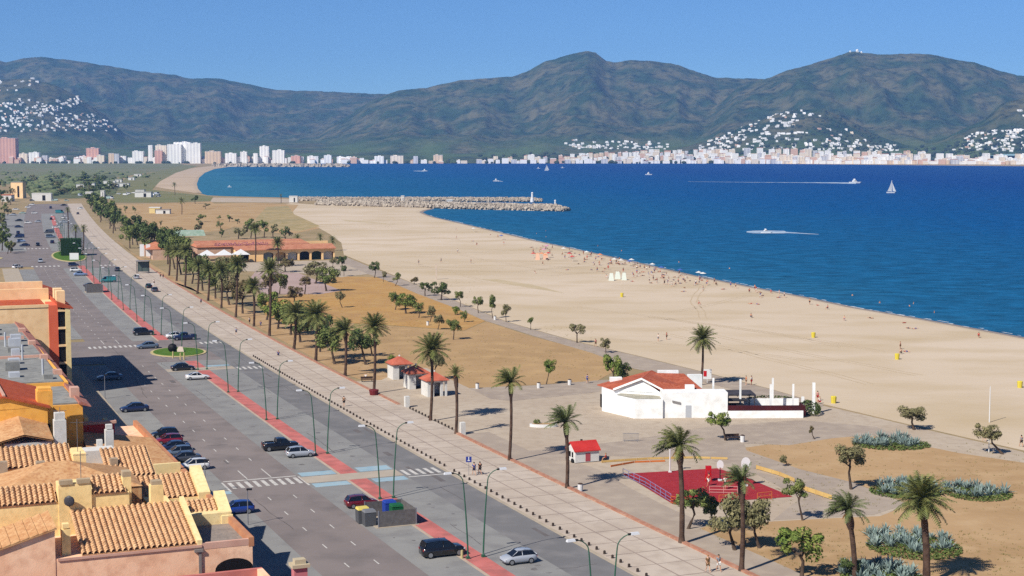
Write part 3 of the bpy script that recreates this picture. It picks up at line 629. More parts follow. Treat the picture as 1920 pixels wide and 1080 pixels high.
GROVE = [(a_[0], a_[1], a_[2], a_[3] - 2, a_[4] * 1.2, a_[5] * 1.2, a_[6]) for a_ in [(686, 684, 672, 638, 24, 22, leafE), (628, 683, 618, 640, 26, 22, leafA), (698, 668, 690, 640, 18, 16, leafA), (563, 642, 566, 606, 24, 26, leafE), (521, 617, 524, 588, 26, 22, leafC), (545, 628, 548, 594, 26, 22, leafA), (500, 600, 500, 566, 20, 18, leafC), (600, 660, 604, 616, 20, 24, leafE), (455, 588, 452, 548, 22, 20, leafD), (430, 572, 428, 530, 22, 24, leafB), (404, 560, 402, 520, 20, 26, leafA), (380, 545, 380, 506, 18, 24, leafE), (360, 532, 358, 500, 16, 20, leafA), (440, 545, 440, 510, 18, 18, leafE), (420, 536, 420, 500, 18, 18, leafB), (505, 560, 506, 530, 16, 14, leafD), (592, 532, 590, 505, 20, 17, leafB), (612, 546, 612, 520, 20, 17, leafA), (571, 552, 573, 529, 12, 8, leafD), (535, 510, 534, 496, 14, 10, leafD), (524, 552, 527, 530, 13, 16, leafA), (552, 566, 550, 550, 13, 12, leafD), (640, 508, 640, 491, 8, 9, leafE), (624, 506, 624, 490, 6, 8, leafB), (645, 518, 644, 506, 6, 6, leafE), (736, 700, 733, 676, 10, 8, leafC), (820, 712, 815, 680, 16, 14, leafB)]]
for i, a in enumerate(GROVE): tree(*a[:6], a[6], f'leafy tree in the grove behind the promenade palms, {ORD[i]} from the kiosk end' if i < 25 else ('low bright shrub left of the three kiosks' if i == 25 else 'small tree just behind the kiosk nearest the plaza'), GG, i=i + 40)
NEAR = [(1290, 992, 1308, 935, 36, 30, leafA, 'leaning green tree at the left corner of the red court'), (1340, 985, 1338, 950, 22, 24, leafE, 'dark narrow tree in front of the red court'), (1378, 1032, 1380, 965, 42, 44, leafB, 'large grey green tree, left half of the pair by the near palm'), (1424, 1028, 1420, 968, 38, 40, leafB, 'large grey green tree, right half of the pair by the near palm'), (1503, 1084, 1508, 1022, 48, 42, leafC, 'round yellow green tree at the bottom edge'), (1505, 976, 1502, 916, 25, 22, leafA, 'slim tree right of the red court casting a blue shadow'), (1596, 918, 1603, 857, 33, 28, leafB, 'grey green tree with a bent trunk on the tan earth'), (1360, 826, 1352, 786, 24, 22, leafC, 'bright green tree before the white bar wall'), (1478, 874, 1476, 862, 10, 9, leafB, 'knee high sapling on the tan earth'), (1528, 824, 1528, 806, 5, 9, leafD, 'nearly bare little tree on the grey path'), (1410, 780, 1412, 773, 14, 9, leafE, 'clipped dark bush at the terrace wall'), (1152, 722, 1150, 686, 22, 26, leafC, 'dense bright green tree at the left side of the beach bar'), (1168, 718, 1168, 694, 19, 18, leafE, 'dark green shrub touching the beach bar roof'), (1608, 1082, 1606, 1062, 24, 16, leafE, 'dark low bush at the foot of the windblown palm')]
for i, a in enumerate(NEAR): tree(*a[:6], a[6], a[7], 'trees around the plaza and bare earth', i=i + 70)
rr = random.Random(5)
FARR = []
for i in range(26):                                    # row of pines beside the far promenade
    s = 380 + i * 24; p = R(s, 26 + rr.uniform(-1, 6)); FARR.append(p)
for i, p in enumerate(FARR):
    u = 960 + F * p.x / p.y * 1.0; v = YH + F * H / p.y
    rp = rr.uniform(4.0, 5.8) * F / p.y; hp = rr.uniform(9.5, 13) * F / p.y
    tree(u, v, u + rr.uniform(-2, 2), v - hp * .68, rp, hp * .42, leafE if i % 3 else leafA, f'dark pine in the row beside the far promenade, {ORD[i]} from its near end', 'pines along the far promenade', name='pine_tree', far=i > 6, i=i + 90)
FART = [(273, 480, 272, 455, 16, 18), (258, 460, 258, 440, 14, 18), (262, 430, 262, 412, 16, 12), (285, 448, 285, 436, 18, 9), (306, 446, 308, 436, 16, 9), (345, 446, 346, 433, 10, 9), (371, 440, 372, 424, 13, 13), (374, 416, 374, 408, 11, 8), (413, 432, 412, 420, 8, 7), (415, 445, 416, 436, 8, 9), (300, 428, 301, 418, 4, 6), (411, 412, 410, 407, 5, 4), (430, 416, 431, 408, 9, 6), (445, 420, 446, 414, 6, 5), (447, 448, 448, 433, 18, 14), (470, 446, 472, 424, 20, 16), (495, 446, 496, 424, 15, 15), (535, 448, 536, 434, 13, 12), (512, 446, 513, 430, 13, 12), (236, 400, 236, 391, 5, 7), (253, 400, 253, 391, 5, 6), (366, 382, 366, 372, 11, 7), (385, 392, 386, 385, 8, 5), (274, 352, 274, 347, 3, 4), (238, 356, 238, 350, 9, 6), (280, 334, 278, 331, 7, 3), (22, 372, 20, 356, 9, 9), (4, 470, 4, 446, 16, 26), (14, 476, 16, 462, 10, 14), (-4, 424, -2, 410, 12, 14), (14, 404, 15, 394, 12, 8), (4, 384, 4, 372, 10, 8)]
for u_, v_, w_ in ((3, 440, 14), (10, 456, 15), (20, 474, 13), (0, 412, 12), (8, 398, 10), (2, 372, 10), (20, 384, 9), (26, 368, 8), (0, 352, 9), (45, 352, 9), (6, 426, 12)): FART.append((u_, v_, u_, v_ - w_ * 1.0, w_, w_ * .9))
for i in range(70):
    u = rr.choice([rr.uniform(48, 215), rr.uniform(100, 225)]); v = rr.uniform(336, 366); w = rr.uniform(5, 12); FART.append((u, v, u, v - w * .8, w, w * .62))
kind_ = ['in the scrub beyond the car park', 'around the arcaded restaurant']
for i, a in enumerate(FART):
    w = 'around the far field and arcaded restaurant' if i < 25 else 'beside the left houses and car park' if 26 <= i < 43 else 'in the scrub at the end of the avenue'
    tree(*a, [leafA, leafE, leafB, leafA][i % 4], f'distant bushy tree {w}', f'distant trees {w}', name='far_tree', far=True, i=i + 120)
# agave beds
agm = M('agave leaves', A(148, 168, 160), A(122, 146, 142), .5, .6, 0, spec=.3, c3=A(172, 184, 170), scale3=1.5)
gcm = M('green ground cover', A(88, 110, 50), A(112, 122, 62), 1.0, .9, 0, c3=A(64, 84, 38), scale3=3)
def agave_bed(u, v, w, d, n, label, seed):
    base = at(u, v); k = base.y / F; t = thing('agave_bed', label, 'agaves', base, 0, 'agave beds on the bare earth'); r = random.Random(seed); m = MB(); g = MB()
    rx = w * k / 2; ry = d * base.y * base.y / (F * H) / 2
    for i in range(n):
        a = r.uniform(0, 6.28); q = math.sqrt(r.random()); c = base + Vector((math.cos(a) * q * rx, math.sin(a) * q * ry + ry * .2, 0)); R_ = r.uniform(.7, 1.35)
        for j in range(17):
            az = j * 2.4 + r.uniform(-.2, .2); el = .15 + 1.25 * j / 17; dd = Vector((math.cos(az) * math.cos(el), math.sin(az) * math.cos(el), math.sin(el))); e = c + dd * R_ * r.uniform(.85, 1.2) + Vector((0, 0, .1)); md = c + dd * R_ * .55 + Vector((0, 0, .12))
            s_ = Vector((-math.sin(az), math.cos(az), 0)) * .10 * R_; m.add([c - s_ * .6, c + s_ * .6, md + s_, e, md - s_], [(0, 1, 2, 3, 4)])
    for i in range(n * 70):
        a = r.uniform(0, 6.28); q = math.sqrt(r.random()); c = base + Vector((math.cos(a) * q * rx * 1.05, math.sin(a) * q * ry * 1.1 - ry * .25, r.uniform(.02, .28)))
        x = Vector((r.uniform(-1, 1), r.uniform(-1, 1), r.uniform(-.3, .3))) * .16; y_ = Vector((-x.y, x.x, .12)) ; g.quad(c - x, c - y_ * .6, c + x, c + y_ * .6)
    part(t, 'leaves', agm, m); part(t, 'ground_cover', gcm, g)
agave_bed(1668, 832, 140, 20, 44, 'low wide bed of grey green agaves beside the seafront path', 1)
agave_bed(1695, 920, 130, 26, 34, 'left agave bed behind the stout palm crown', 2)
agave_bed(1830, 924, 120, 26, 30, 'right agave bed behind the stout palm, trailing off to the right', 3)
agave_bed(1708, 1022, 170, 44, 46, 'large agave bed crossed by the stout palm trunk', 4)
agave_bed(1650, 1080, 150, 40, 44, 'front agave bed at the bottom edge by the windblown palm', 5)
# ------------------------------------------------------------------ vehicles
glass = M('car glass', A(26, 30, 36), rough=.08, spec=.6)
tyrem = M('tyre rubber', A(30, 30, 30), rough=.9)
rimm = M('wheel rim', A(170, 172, 174), rough=.35, metal=.5)
lampm = M('headlight glass', A(226, 230, 232), rough=.15, spec=.6)
tailm = M('tail light', A(170, 30, 26), rough=.2, spec=.5)
platem = M('dark trim', A(38, 38, 40), rough=.7)
def lerp_(P, x): return float(np.interp(x, [p[0] for p in P], [p[1] for p in P]))
def car_template(kind):
    L, W = {'hatch': (3.9, 1.68), 'small': (3.6, 1.62), 'sedan': (4.5, 1.76), 'suv': (4.6, 1.84), 'coupe': (4.3, 1.8), 'pickup': (5.1, 1.84), 'van': (4.8, 1.86), 'bigvan': (5.6, 2.05)}[kind]
    h = L / 2
    belt = {'hatch': [(-h, .82), (-h + .15, .92), (0, .92), (.9, .90), (h - .35, .76), (h, .58)], 'small': [(-h, .8), (-h + .15, .92), (0, .93), (.8, .9), (h - .3, .78), (h, .58)],
            'sedan': [(-h, .74), (-h + .12, .92), (-.9, .94), (.9, .90), (h - .4, .74), (h, .56)], 'coupe': [(-h, .72), (-h + .2, .92), (-.8, .86), (.7, .82), (h - .4, .68), (h, .52)],
            'suv': [(-h, .95), (-h + .12, 1.08), (.8, 1.06), (h - .3, .98), (h, .72)], 'pickup': [(-h, 1.0), (-h + .1, 1.06), (.9, 1.06), (h - .25, 1.0), (h, .75)],
            'van': [(-h, 1.0), (1.2, 1.05), (h - .35, .95), (h, .65)], 'bigvan': [(-h, 1.1), (1.9, 1.15), (h - .3, 1.0), (h, .7)]}[kind]
    roof = {'hatch': [(-h + .12, .93), (-h + .45, 1.38), (-.6, 1.46), (.25, 1.42), (1.05, .9)], 'small': [(-h + .1, .93), (-h + .55, 1.34), (-.4, 1.43), (.3, 1.36), (1.0, .9)],
            'sedan': [(-1.65, .93), (-1.0, 1.36), (-.4, 1.43), (.3, 1.40), (1.15, .9)], 'coupe': [(-1.55, .88), (-.8, 1.2), (-.3, 1.27), (.15, 1.24), (.95, .82)],
            'suv': [(-h + .1, 1.08), (-h + .35, 1.66), (-.4, 1.74), (.45, 1.68), (1.2, 1.05)], 'pickup': [(-.75, 1.06), (-.6, 1.66), (-.2, 1.72), (.6, 1.66), (1.25, 1.05)],
            'van': [(-h + .06, 1.02), (-h + .16, 1.82), (-.5, 1.9), (1.1, 1.8), (1.85, 1.02)], 'bigvan': [(-h + .05, 1.1), (-h + .12, 2.3), (-.5, 2.4), (1.6, 2.3), (2.3, 1.1)]}[kind]
    root = thing('parked_car', 'car', 'car'); m = MB()
    xs = sorted(set([-h, -h + .06, -h + .2, -h + .5, -1.2, -.6, 0, .6, 1.1, h - .7, h - .35, h - .1, h])); n = len(xs); rings = []
    for x in xs:
        e = min(1, (h - abs(x)) / .5); w = W / 2 * (.80 + .20 * math.sqrt(max(0, e))); b = lerp_(belt, x); zb = .2 + .1 * (1 - e)
        rings.append([(x, -w * .9, zb), (x, -w, zb + .14), (x, -w * 1.0, b * .66), (x, -w * .95, b - .03), (x, -w * .8, b + .005), (x, 0, b + .03), (x, w * .8, b + .005), (x, w * .95, b - .03), (x, w, b * .66), (x, w, zb + .14), (x, w * .9, zb)])
    k = 11; m.v = [p for r_ in rings for p in r_]
    m.f = [(i * k + j, i * k + (j + 1) % k, (i + 1) * k + (j + 1) % k, (i + 1) * k + j) for i in range(n - 1) for j in range(k)] + [tuple(range(k))[::-1], tuple(range((n - 1) * k, n * k))]
    # roof skin and pillars
    x0, x1 = roof[1][0], roof[-2][0]; rw = W * .36
    q = MB(); xr = np.linspace(x0 - .02, x1 + .05, 6); vs = []
    for x in xr:
        z = lerp_(roof, min(max(x, roof[0][0]), roof[-1][0])); vs += [(x, -rw - .03, z - .03), (x, -rw * .6, z + .025), (x, rw * .6, z + .025), (x, rw + .03, z - .03)]
    m.add(vs, [(4 * i + j, 4 * i + j + 1, 4 * i + 5 + j, 4 * i + 4 + j) for i in range(5) for j in range(3)])
    bw = W * .465
    for sx in (-1, 1):
        for pa, pb in (((roof[0][0], sx * bw * .98, roof[0][1]), (x0, sx * rw, roof[1][1])), ((roof[-1][0], sx * bw * .98, roof[-1][1]), (x1, sx * rw, roof[-2][1])), ((-.15, sx * (bw + .01), .9), (-.15, sx * (rw + .02), lerp_(roof, -.15)))):
            m.tube([pa, pb], .045, 4)
    if kind == 'pickup':
        for sx in (-1, 1): m.box((-1.65, sx * .84, 1.1), (1.7, .08, .14))
        m.box((-h + .05, 0, 1.1), (.08, 1.7, .14))
    body = link('body', m.mesh('body', None, None, True), root); body.data.materials.append(platem)
    g = MB(); xs2 = [roof[0][0], x0, (x0 + x1) / 2, x1, roof[-1][0]]; vs = []
    for x in xs2:
        zt = lerp_(roof, x); zb = lerp_(belt, x) - .02; ed = x in (roof[0][0], roof[-1][0]); w2 = bw * .96 if ed else rw
        vs += [(x, -bw * .97, zb), (x, -w2, zt if not ed else zb + .03), (x, w2, zt if not ed else zb + .03), (x, bw * .97, zb)]
    g.add(vs, [(4 * i + j, 4 * i + j + 1, 4 * i + 5 + j, 4 * i + 4 + j) for i in range(4) for j in range(3)])
    link('window', g.mesh('window', glass), root)
    if kind == 'pickup':
        d = MB(); d.box((-1.65, 0, 1.05), (1.62, 1.56, .03)); link('load_bed', d.mesh('load_bed', platem), root)
    if kind in ('van', 'bigvan'):
        d = MB(); xa, xb = -h + .2, .6; zt = 1.72 if kind == 'van' else 2.2
        for sx in (-1, 1): d.hexa([(xa, sx * bw * .99, 1.0), (xb, sx * bw * .99, 1.0), (xb, sx * bw * .9, 1.0), (xa, sx * bw * .9, 1.0)], [(xa, sx * (rw + .05), zt), (xb, sx * (rw + .05), zt), (xb, sx * rw * .9, zt), (xa, sx * rw * .9, zt)])
        d.box((-h + .1, 0, (zt + 1) / 2), (.1, rw * 2, zt - 1)); o = link('side_panel', d.mesh('side_panel', None), root); o.data.materials.append(platem)
    wr = .31 if kind in ('hatch', 'small', 'sedan', 'coupe') else .36
    for sx in (-1, 1):
        for x in (-h + .72, h - .76):
            w = MB(); w.tube([(0, -.1, 0), (0, .1, 0)], wr, 14); wo = link('wheel', w.mesh('wheel', tyrem), root); wo.location = (x, sx * (W / 2 - .085), wr)
            w = MB(); w.tube([(0, -.012 * sx + .1 * sx, 0), (0, .012 * sx + .1 * sx, 0)], wr * .66, 10); ro = link('rim', w.mesh('rim', rimm), wo)
        w = MB(); w.box((h - .14, sx * W * .36, lerp_(belt, h - .1) * .9), (.16, .34, .14)); link('headlight', w.mesh('headlight', lampm), root)
        w = MB(); w.box((-h + .04, sx * W * .36, lerp_(belt, -h) * .92), (.1, .2, .2)); link('tail_light', w.mesh('tail_light', tailm), root)
    return root
TPL = {}; PAINT = {}
COLS = {'black': (26, 26, 30), 'silver': (176, 182, 190), 'dark red': (104, 22, 30), 'white': (236, 236, 234), 'grey blue': (96, 112, 132), 'navy': (32, 42, 76), 'dark grey': (70, 74, 82), 'blue': (34, 62, 142), 'teal': (58, 132, 136), 'light blue': (128, 150, 186), 'crimson': (132, 26, 44), 'pale green': (178, 200, 190)}
USED = set()
def car(kind, colour, u, v, rot, label, group='cars', name='parked_car', z=.06, ground=None, cat='car'):
    if kind not in TPL: TPL[kind] = car_template(kind)
    if colour not in PAINT: PAINT[colour] = paint(colour + ' car paint', A(*COLS[colour], k=.75))
    o = copy_tree(TPL[kind]); p = at(u, v, z) if ground is None else ground
    o.name = name; o.location = p; s, t = st_of(p); hd = heading(min(max(s, -40), 1060))
    o.rotation_euler = (0, 0, {'out': hd - math.pi / 2, 'in': hd + math.pi / 2, 'away': hd, 'toward': hd + math.pi}.get(rot, 0) if isinstance(rot, str) else hd + rot)
    tag(o, label, cat, group)
    for ch in o.children:
        if ch.name.split('.')[0] in ('body', 'side_panel'):
            ch.material_slots[0].link = 'OBJECT'; ch.material_slots[0].material = PAINT[colour]
    return o
CG = 'cars parked along the avenue'
CARS = [('suv', 'black', 829, 1041, 'out', 'black estate parked nose in to the red strip, nearest on the left side'), ('small', 'silver', 972, 1055, 'in', 'small rounded silver hatchback parked right of the red strip'),
 ('hatch', 'dark red', 678, 950, 'out', 'dark red hatchback half hidden behind the waste containers'), ('pickup', 'black', 526, 843, 'out', 'black pickup truck parked beside the silver hatchback'), ('hatch', 'silver', 563, 856, 'out', 'silver hatchback parked beside the black pickup truck'),
 ('coupe', 'white', 370, 711, 'out', 'low white sports car beside the black saloon'), ('sedan', 'black', 343, 694, 'out', 'black saloon below the green traffic island'), ('sedan', 'grey blue', 277, 653, 'in', 'grey blue saloon at the left tip of the green traffic island'),
 ('suv', 'black', 269, 628, 'out', 'black off-roader just beyond the green traffic island'), ('sedan', 'white', 330, 634, 'out', 'white car partly behind the navy pickup van'), ('pickup', 'navy', 346, 637, 'in', 'navy blue pickup right of the white car'),
 ('sedan', 'navy', 252, 771, 'in', 'dark navy saloon alone in the left bays'), ('hatch', 'black', 309, 820, 'in', 'black car, farthest of the tight row in the left bays'), ('hatch', 'crimson', 316, 832, 'in', 'crimson car in the tight row in the left bays'), ('sedan', 'navy', 326, 845, 'in', 'navy car right below the crimson one in the row'), ('hatch', 'grey blue', 335, 855, 'in', 'grey blue hatchback in the tight row of the left bays'), ('sedan', 'dark grey', 345, 866, 'in', 'dark grey car next to the white one in the row'), ('hatch', 'white', 364, 880, 'in', 'white hatchback, nearest of the tight row'),
 ('hatch', 'blue', 444, 962, 'in', 'bright blue car beside the tiled gable'), ('sedan', 'grey blue', 206, 712, 'in', 'grey car parked in the deep building shadow'),
 ('coupe', 'black', 170, 538, 'out', 'black coupe left of the red strip near the mesh container'), ('hatch', 'navy', 138, 499, 'out', 'dark car, farthest of three left of the red strip by the hedge island'), ('hatch', 'white', 142, 509, 'out', 'white car in the middle of three left of the red strip'), ('sedan', 'light blue', 151, 517, 'out', 'light blue car, nearest of three left of the red strip'),
 ('van', 'teal', 203, 529, 'in', 'teal van parked right of the red strip')]
for c in CARS: car(*c, group=CG)
DG = 'cars driving on the avenue'
for c in [('hatch', 'silver', 256, 523, 'away', 'silver car driving away, middle one by the bus shelter'), ('hatch', 'dark grey', 220, 508, 'away', 'grey car at the zebra crossing by the hedge island'), ('sedan', 'black', 279, 540, 'away', 'black car at the promenade kerb beside a pedestrian'), ('sedan', 'dark grey', 290, 547, 'away', 'dark grey car at the kerb behind the black one'), ('hatch', 'silver', 76, 492, 'toward', 'silver car driving left of the hedge island'), ('hatch', 'white', 33, 503, -.9, 'white car turning out of the side street on the left'), ('hatch', 'black', 71, 461, 'toward', 'black car approaching the far zebra crossing')]: car(*c, group=DG, name='driving_car')
LOT = [('hatch', 'white', 60, 385), ('sedan', 'white', 53, 390), ('sedan', 'pale green', 42, 401), ('hatch', 'white', 65, 401), ('suv', 'navy', 95, 391), ('van', 'pale green', 103, 377), ('hatch', 'pale green', 125, 377), ('sedan', 'black', 119, 386), ('bigvan', 'teal', 112, 400), ('hatch', 'dark grey', 146, 402), ('sedan', 'black', 35, 415), ('hatch', 'white', 53, 419), ('small', 'silver', 71, 417), ('sedan', 'navy', 35, 427), ('sedan', 'navy', 34, 438), ('van', 'navy', 36, 446), ('hatch', 'light blue', 40, 454), ('sedan', 'navy', 46, 462), ('suv', 'grey blue', 95, 446), ('sedan', 'navy', 98, 456), ('van', 'dark grey', 92, 437), ('hatch', 'white', 105, 428), ('small', 'silver', 112, 424), ('sedan', 'silver', 120, 418), ('hatch', 'black', 96, 412), ('hatch', 'white', 150, 392), ('sedan', 'white', 30, 394), ('hatch', 'silver', 24, 404), ('hatch', 'dark grey', 60, 377), ('sedan', 'white', 118, 410)]
cnt = {}
for i, c in enumerate(LOT):
    cnt[c[1]] = cnt.get(c[1], 0) + 1
    car(*c, ['in', 'out', 'in', 'out', 'away'][i % 5], f'{c[1]} {"van" if "van" in c[0] else "car"} in the far car park, {ORD[cnt[c[1]] - 1]} of that colour listed by distance', 'cars in the far car park')
CAMP = []
rr = random.Random(21)
for i in range(22):
    u = rr.uniform(182, 300); v = rr.uniform(352, 378) if u < 240 else rr.uniform(362, 370); CAMP.append((u, v))
for i in range(10): CAMP.append((rr.uniform(146, 180), rr.uniform(362, 374)))
for i, (u, v) in enumerate(CAMP): car(rr.choice(['bigvan', 'van', 'sedan', 'hatch']), rr.choice(['white', 'white', 'silver', 'pale green', 'grey blue', 'navy']), u, v, rr.uniform(0, 6), 'tiny parked vehicle among those at the end of the avenue', 'vehicles parked beyond the promenade pines')
for k, o in list(TPL.items()):                          # park the patterns: drop them
    for ch in list(o.children):
        for g_ in list(ch.children): bpy.data.objects.remove(g_)
        bpy.data.objects.remove(ch)
    bpy.data.objects.remove(o)
# ------------------------------------------------------------------ near left buildings
pink = M('salmon render', A(242, 200, 166, 1), A(234, 186, 150, 1), .35, .9, .1, 6, 7, .1, A(212, 164, 132, 1), 1.1)
yellow = M('pale yellow render', A(244, 216, 156, 1), A(236, 204, 142, 1), .6, .9, .1, 6, 5, .1, A(218, 188, 130, 1), 2.0)
cream = M('cream render', A(244, 222, 166, .9), A(238, 212, 152, .9), .6, .9, c3=A(224, 198, 142, .9), scale3=2.2)
tilem = M('barrel tiles', A(232, 194, 150, .8), A(212, 168, 124, .8), 1.8, .85, .2, 10, 6, .1, A(172, 126, 90, .8), 4.5)
tileo = M('smooth orange tiles', A(230, 184, 134), A(216, 164, 114), .9, .85, .2, 8, 5, .1, A(190, 132, 90), 3)
tiler = M('red orange tiles', A(214, 108, 72), A(196, 92, 60), .8, .85, .2, 8, 5, .1, A(178, 84, 58), 3)
terr = M('gravel roof terrace', A(172, 158, 146), A(156, 144, 134), .7, .95, .3, 10, 5, .1, A(140, 130, 122), 3)
cope = M('terracotta coping', A(212, 150, 110), A(196, 132, 96), .8, .9)
copep = M('pink coping', A(232, 186, 164), A(222, 172, 150), .8, .9)
darkm = M('dark parts and opening shade', A(24, 20, 20), rough=.6)  # near black for dark parts; on openings it paints their inner shade
white_r = M('white render', A(240, 238, 232), A(232, 230, 222), .5, .9, c3=A(222, 220, 212), scale3=2)
greyr = M('grey roof felt', A(166, 166, 160), A(150, 150, 146), .25, .95, .2, 4, 6, .1, A(134, 134, 130), 1.0)
acm = M('pale metal box', A(212, 216, 220), A(196, 200, 206), 1, .5)
orange = M('orange yellow render', A(236, 176, 84, 1), A(228, 166, 74, 1), .4, .9, c3=A(214, 154, 72, 1), scale3=1.5)
peach = M('peach render', A(240, 206, 158, 1), A(234, 196, 146, 1), .25, .9, c3=A(220, 182, 134, 1), scale3=.9)
brickr = M('brick red render', A(216, 104, 72, 1), A(206, 94, 64, 1), .4, .9)
redw = M('deep red wall', A(204, 66, 62, 1), A(190, 56, 54, 1), .5, .9)
def corr(P00, P10, P01, P11, period, amp=.085, row=.42, thick=.12):
    """barrel tiled slope: P00->P10 along the eave, P00->P01 up the slope"""
    P00, P10, P01, P11 = map(Vector, (P00, P10, P01, P11)); wl = (P10 - P00).length; sl = (P01 - P00).length
    nc = max(2, int(round(wl / period))); nr = max(2, int(round(sl / row))); per = 8
    n = (P10 - P00).cross(P01 - P00).normalized()
    if n.z < 0: n = -n
    m = MB(); nx = nc * per + 1 if period < .5 or amp < .05 else nc * 12 + 1; ys = []
    for j in range(nr): ys += [(j / nr, .085), ((j + .96) / nr, 0.0)]
    ys[-1] = (1.0, 0.0)
    vs = []
    for y, off in ys:
        for i in range(nx):
            x = i / (nx - 1); fr = (x * nc) % 1.0; w = math.sin(math.pi * fr / .68) ** .6 if fr < .68 else -.75 * math.sin(math.pi * (fr - .68) / .32)
            vs.append(P00.lerp(P10, x).lerp(P01.lerp(P11, x), y) + n * (amp * w * 2 + off * (.4 + max(0, w)) + .02))
    m.add(vs, [(j * nx + i, j * nx + i + 1, (j + 1) * nx + i + 1, (j + 1) * nx + i) for j in range(len(ys) - 1) for i in range(nx - 1)])
    m.hexa([p - n * thick for p in (P00, P10, P11, P01)], [P00, P10, P11, P01])
    return m
def bx(m, s0, s1, t0, t1, z0, z1, f=B):
    m.hexa([f(s0, t0, z0), f(s0, t1, z0), f(s1, t1, z0), f(s1, t0, z0)], [f(s0, t0, z1), f(s0, t1, z1), f(s1, t1, z1), f(s1, t0, z1)]); return m
root = thing('terraced_house', 'salmon and yellow terraced houses with barrel tiled roofs and flat street terraces', 'house', B(20, -40))
def pb(name, mat, *boxes, lab=None):
    m = MB()
    for b in boxes: bx(m, *b)
    o = part(root, name, mat, m)
    if lab: o['label'] = lab
    return o
# salmon base; a flat near-black face paints the shade in the arched garage opening
wm = MB(); bx(wm, .02, 67, -62, -29.3, 0, 5.9); bx(wm, .02, 67, -29.3, -24.6, 0, 5.45); part(root, 'wall', pink, wm)
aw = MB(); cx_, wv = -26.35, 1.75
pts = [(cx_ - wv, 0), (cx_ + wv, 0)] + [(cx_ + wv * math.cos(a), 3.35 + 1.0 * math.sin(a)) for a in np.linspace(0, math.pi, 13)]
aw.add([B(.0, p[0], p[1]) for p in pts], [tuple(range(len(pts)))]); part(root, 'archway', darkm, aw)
pb('downpipe', M('grey pipe', A(150, 140, 134), rough=.6), (-.14, .0, -29.6, -29.35, 0, 5.4), (-.25, .0, -30, -29.2, 5.3, 5.55))
pb('terrace', terr, (.4, 8.8, -29.2, -24.9, 5.45, 5.5), (12.2, 19.5, -29.0, -24.9, 5.45, 5.52), (24, 34, -29.2, -24.9, 5.45, 5.5))
pb('parapet', cope, (.0, 67, -24.95, -24.45, 5.3, 6.15))
pb('parapet', copep, (.0, .4, -29.3, -24.95, 5.45, 6.02), (-.1, .02, -42, -29.3, 5.7, 5.92))
part(root, 'tiled_roof', tilem, corr(B(.05, -39.9, 6.0), B(.05, -29.7, 6.0), B(8.6, -39.9, 8.15), B(8.6, -29.7, 8.15), .5))
m = MB(); m.hexa([B(.0, -29.7, 5.9), B(.0, -29.25, 5.9), B(8.7, -29.25, 5.9), B(8.7, -29.7, 5.9)], [B(.0, -29.7, 6.35), B(.0, -29.25, 6.35), B(8.7, -29.25, 8.6), B(8.7, -29.7, 8.6)]); part(root, 'gable_edge', cream, m)
# left gable house in salmon with a smooth shed roof
m = MB(); m.hexa([B(-.03, -55, 0), B(-.03, -42.2, 0), B(6.5, -42.2, 0), B(6.5, -55, 0)], [B(-.03, -55, 4.9), B(-.03, -42.2, 8.6), B(6.5, -42.2, 8.6), B(6.5, -55, 4.9)]); part(root, 'wall', pink, m)
part(root, 'tiled_roof', tileo, corr(B(-.25, -42.05, 8.72), B(6.6, -42.05, 8.72), B(-.25, -55.2, 4.92), B(6.6, -55.2, 4.92), .42, .03, .8), label=None) if False else part(root, 'tiled_roof', tileo, corr(B(-.25, -42.05, 8.72), B(6.6, -42.05, 8.72), B(-.25, -55.2, 4.92), B(6.6, -55.2, 4.92), .42, .03, .8))
pb('chimney', yellow, (1.0, 1.9, -41.5, -40.75, 5.8, 8.2), (1.1, 1.8, -41.4, -40.85, 8.3, 8.7))
for s_, t_ in ((10.4, -38.6), (9.1, -47.8), (28.5, -36.7), (37, -37.5), (30, -50)):
    m = MB(); p = B(s_, t_, 8); m.tube([p, p + Vector((0, 0, 5.4))], .035, 5); q = p + Vector((0, 0, 5.0)); m.tube([q + Vector((-.7, 0, 0)), q + Vector((.7, .2, 0))], .02, 4)
    for k in (-.6, -.3, 0, .3, .6): m.tube([q + Vector((k, -.25, 0)), q + Vector((k, .25, 0))], .015, 4)
    part(root, 'aerial', M('aerial metal', A(120, 120, 124), rough=.5), m)
# second tier
pb('wall', yellow, (8.6, 13, -39.6, -34.4, 5.8, 9.5), (8.4, 10.6, -40.9, -37.9, 5.8, 10.7), (8.5, 13, -47.5, -40.9, 5.8, 9.0), (8.4, 9.6, -48.4, -47.2, 5.8, 10.3), (9.2, 10.4, -34.9, -34.1, 5.8, 10.8), (8.5, 9.6, -32.4, -31.2, 7.8, 9.9))
pb('tower_cap', M('stone cap', A(206, 184, 150), A(190, 168, 136), 1, .9), (8.3, 9.0, -40.8, -39.6, 10.7, 11.1), (8.3, 9.0, -39.2, -38.0, 10.7, 11.1), (8.4, 9.4, -48.3, -47.3, 10.3, 10.8), (9.2, 10.3, -34.9, -34.1, 10.8, 11.3), (8.6, 9.5, -32.3, -31.3, 9.9, 10.3))
part(root, 'tiled_roof', tilem, corr(B(8.45, -37.7, 9.55), B(8.45, -34.7, 9.55), B(11.2, -37.7, 10.75), B(11.2, -34.7, 10.75), .5))
part(root, 'tiled_roof', tilem, corr(B(8.4, -46.9, 9.1), B(8.4, -41.1, 9.1), B(11.2, -46.9, 10.3), B(11.2, -41.1, 10.3), .5))
dm = MB(); c = B(8.0, -40.0, 9.2); dm.ell((c.x, c.y, c.z), (.5, .16, .55), 12, 6); part(root, 'satellite_dish', M('dark grey dish', A(70, 70, 76), rough=.5), dm)
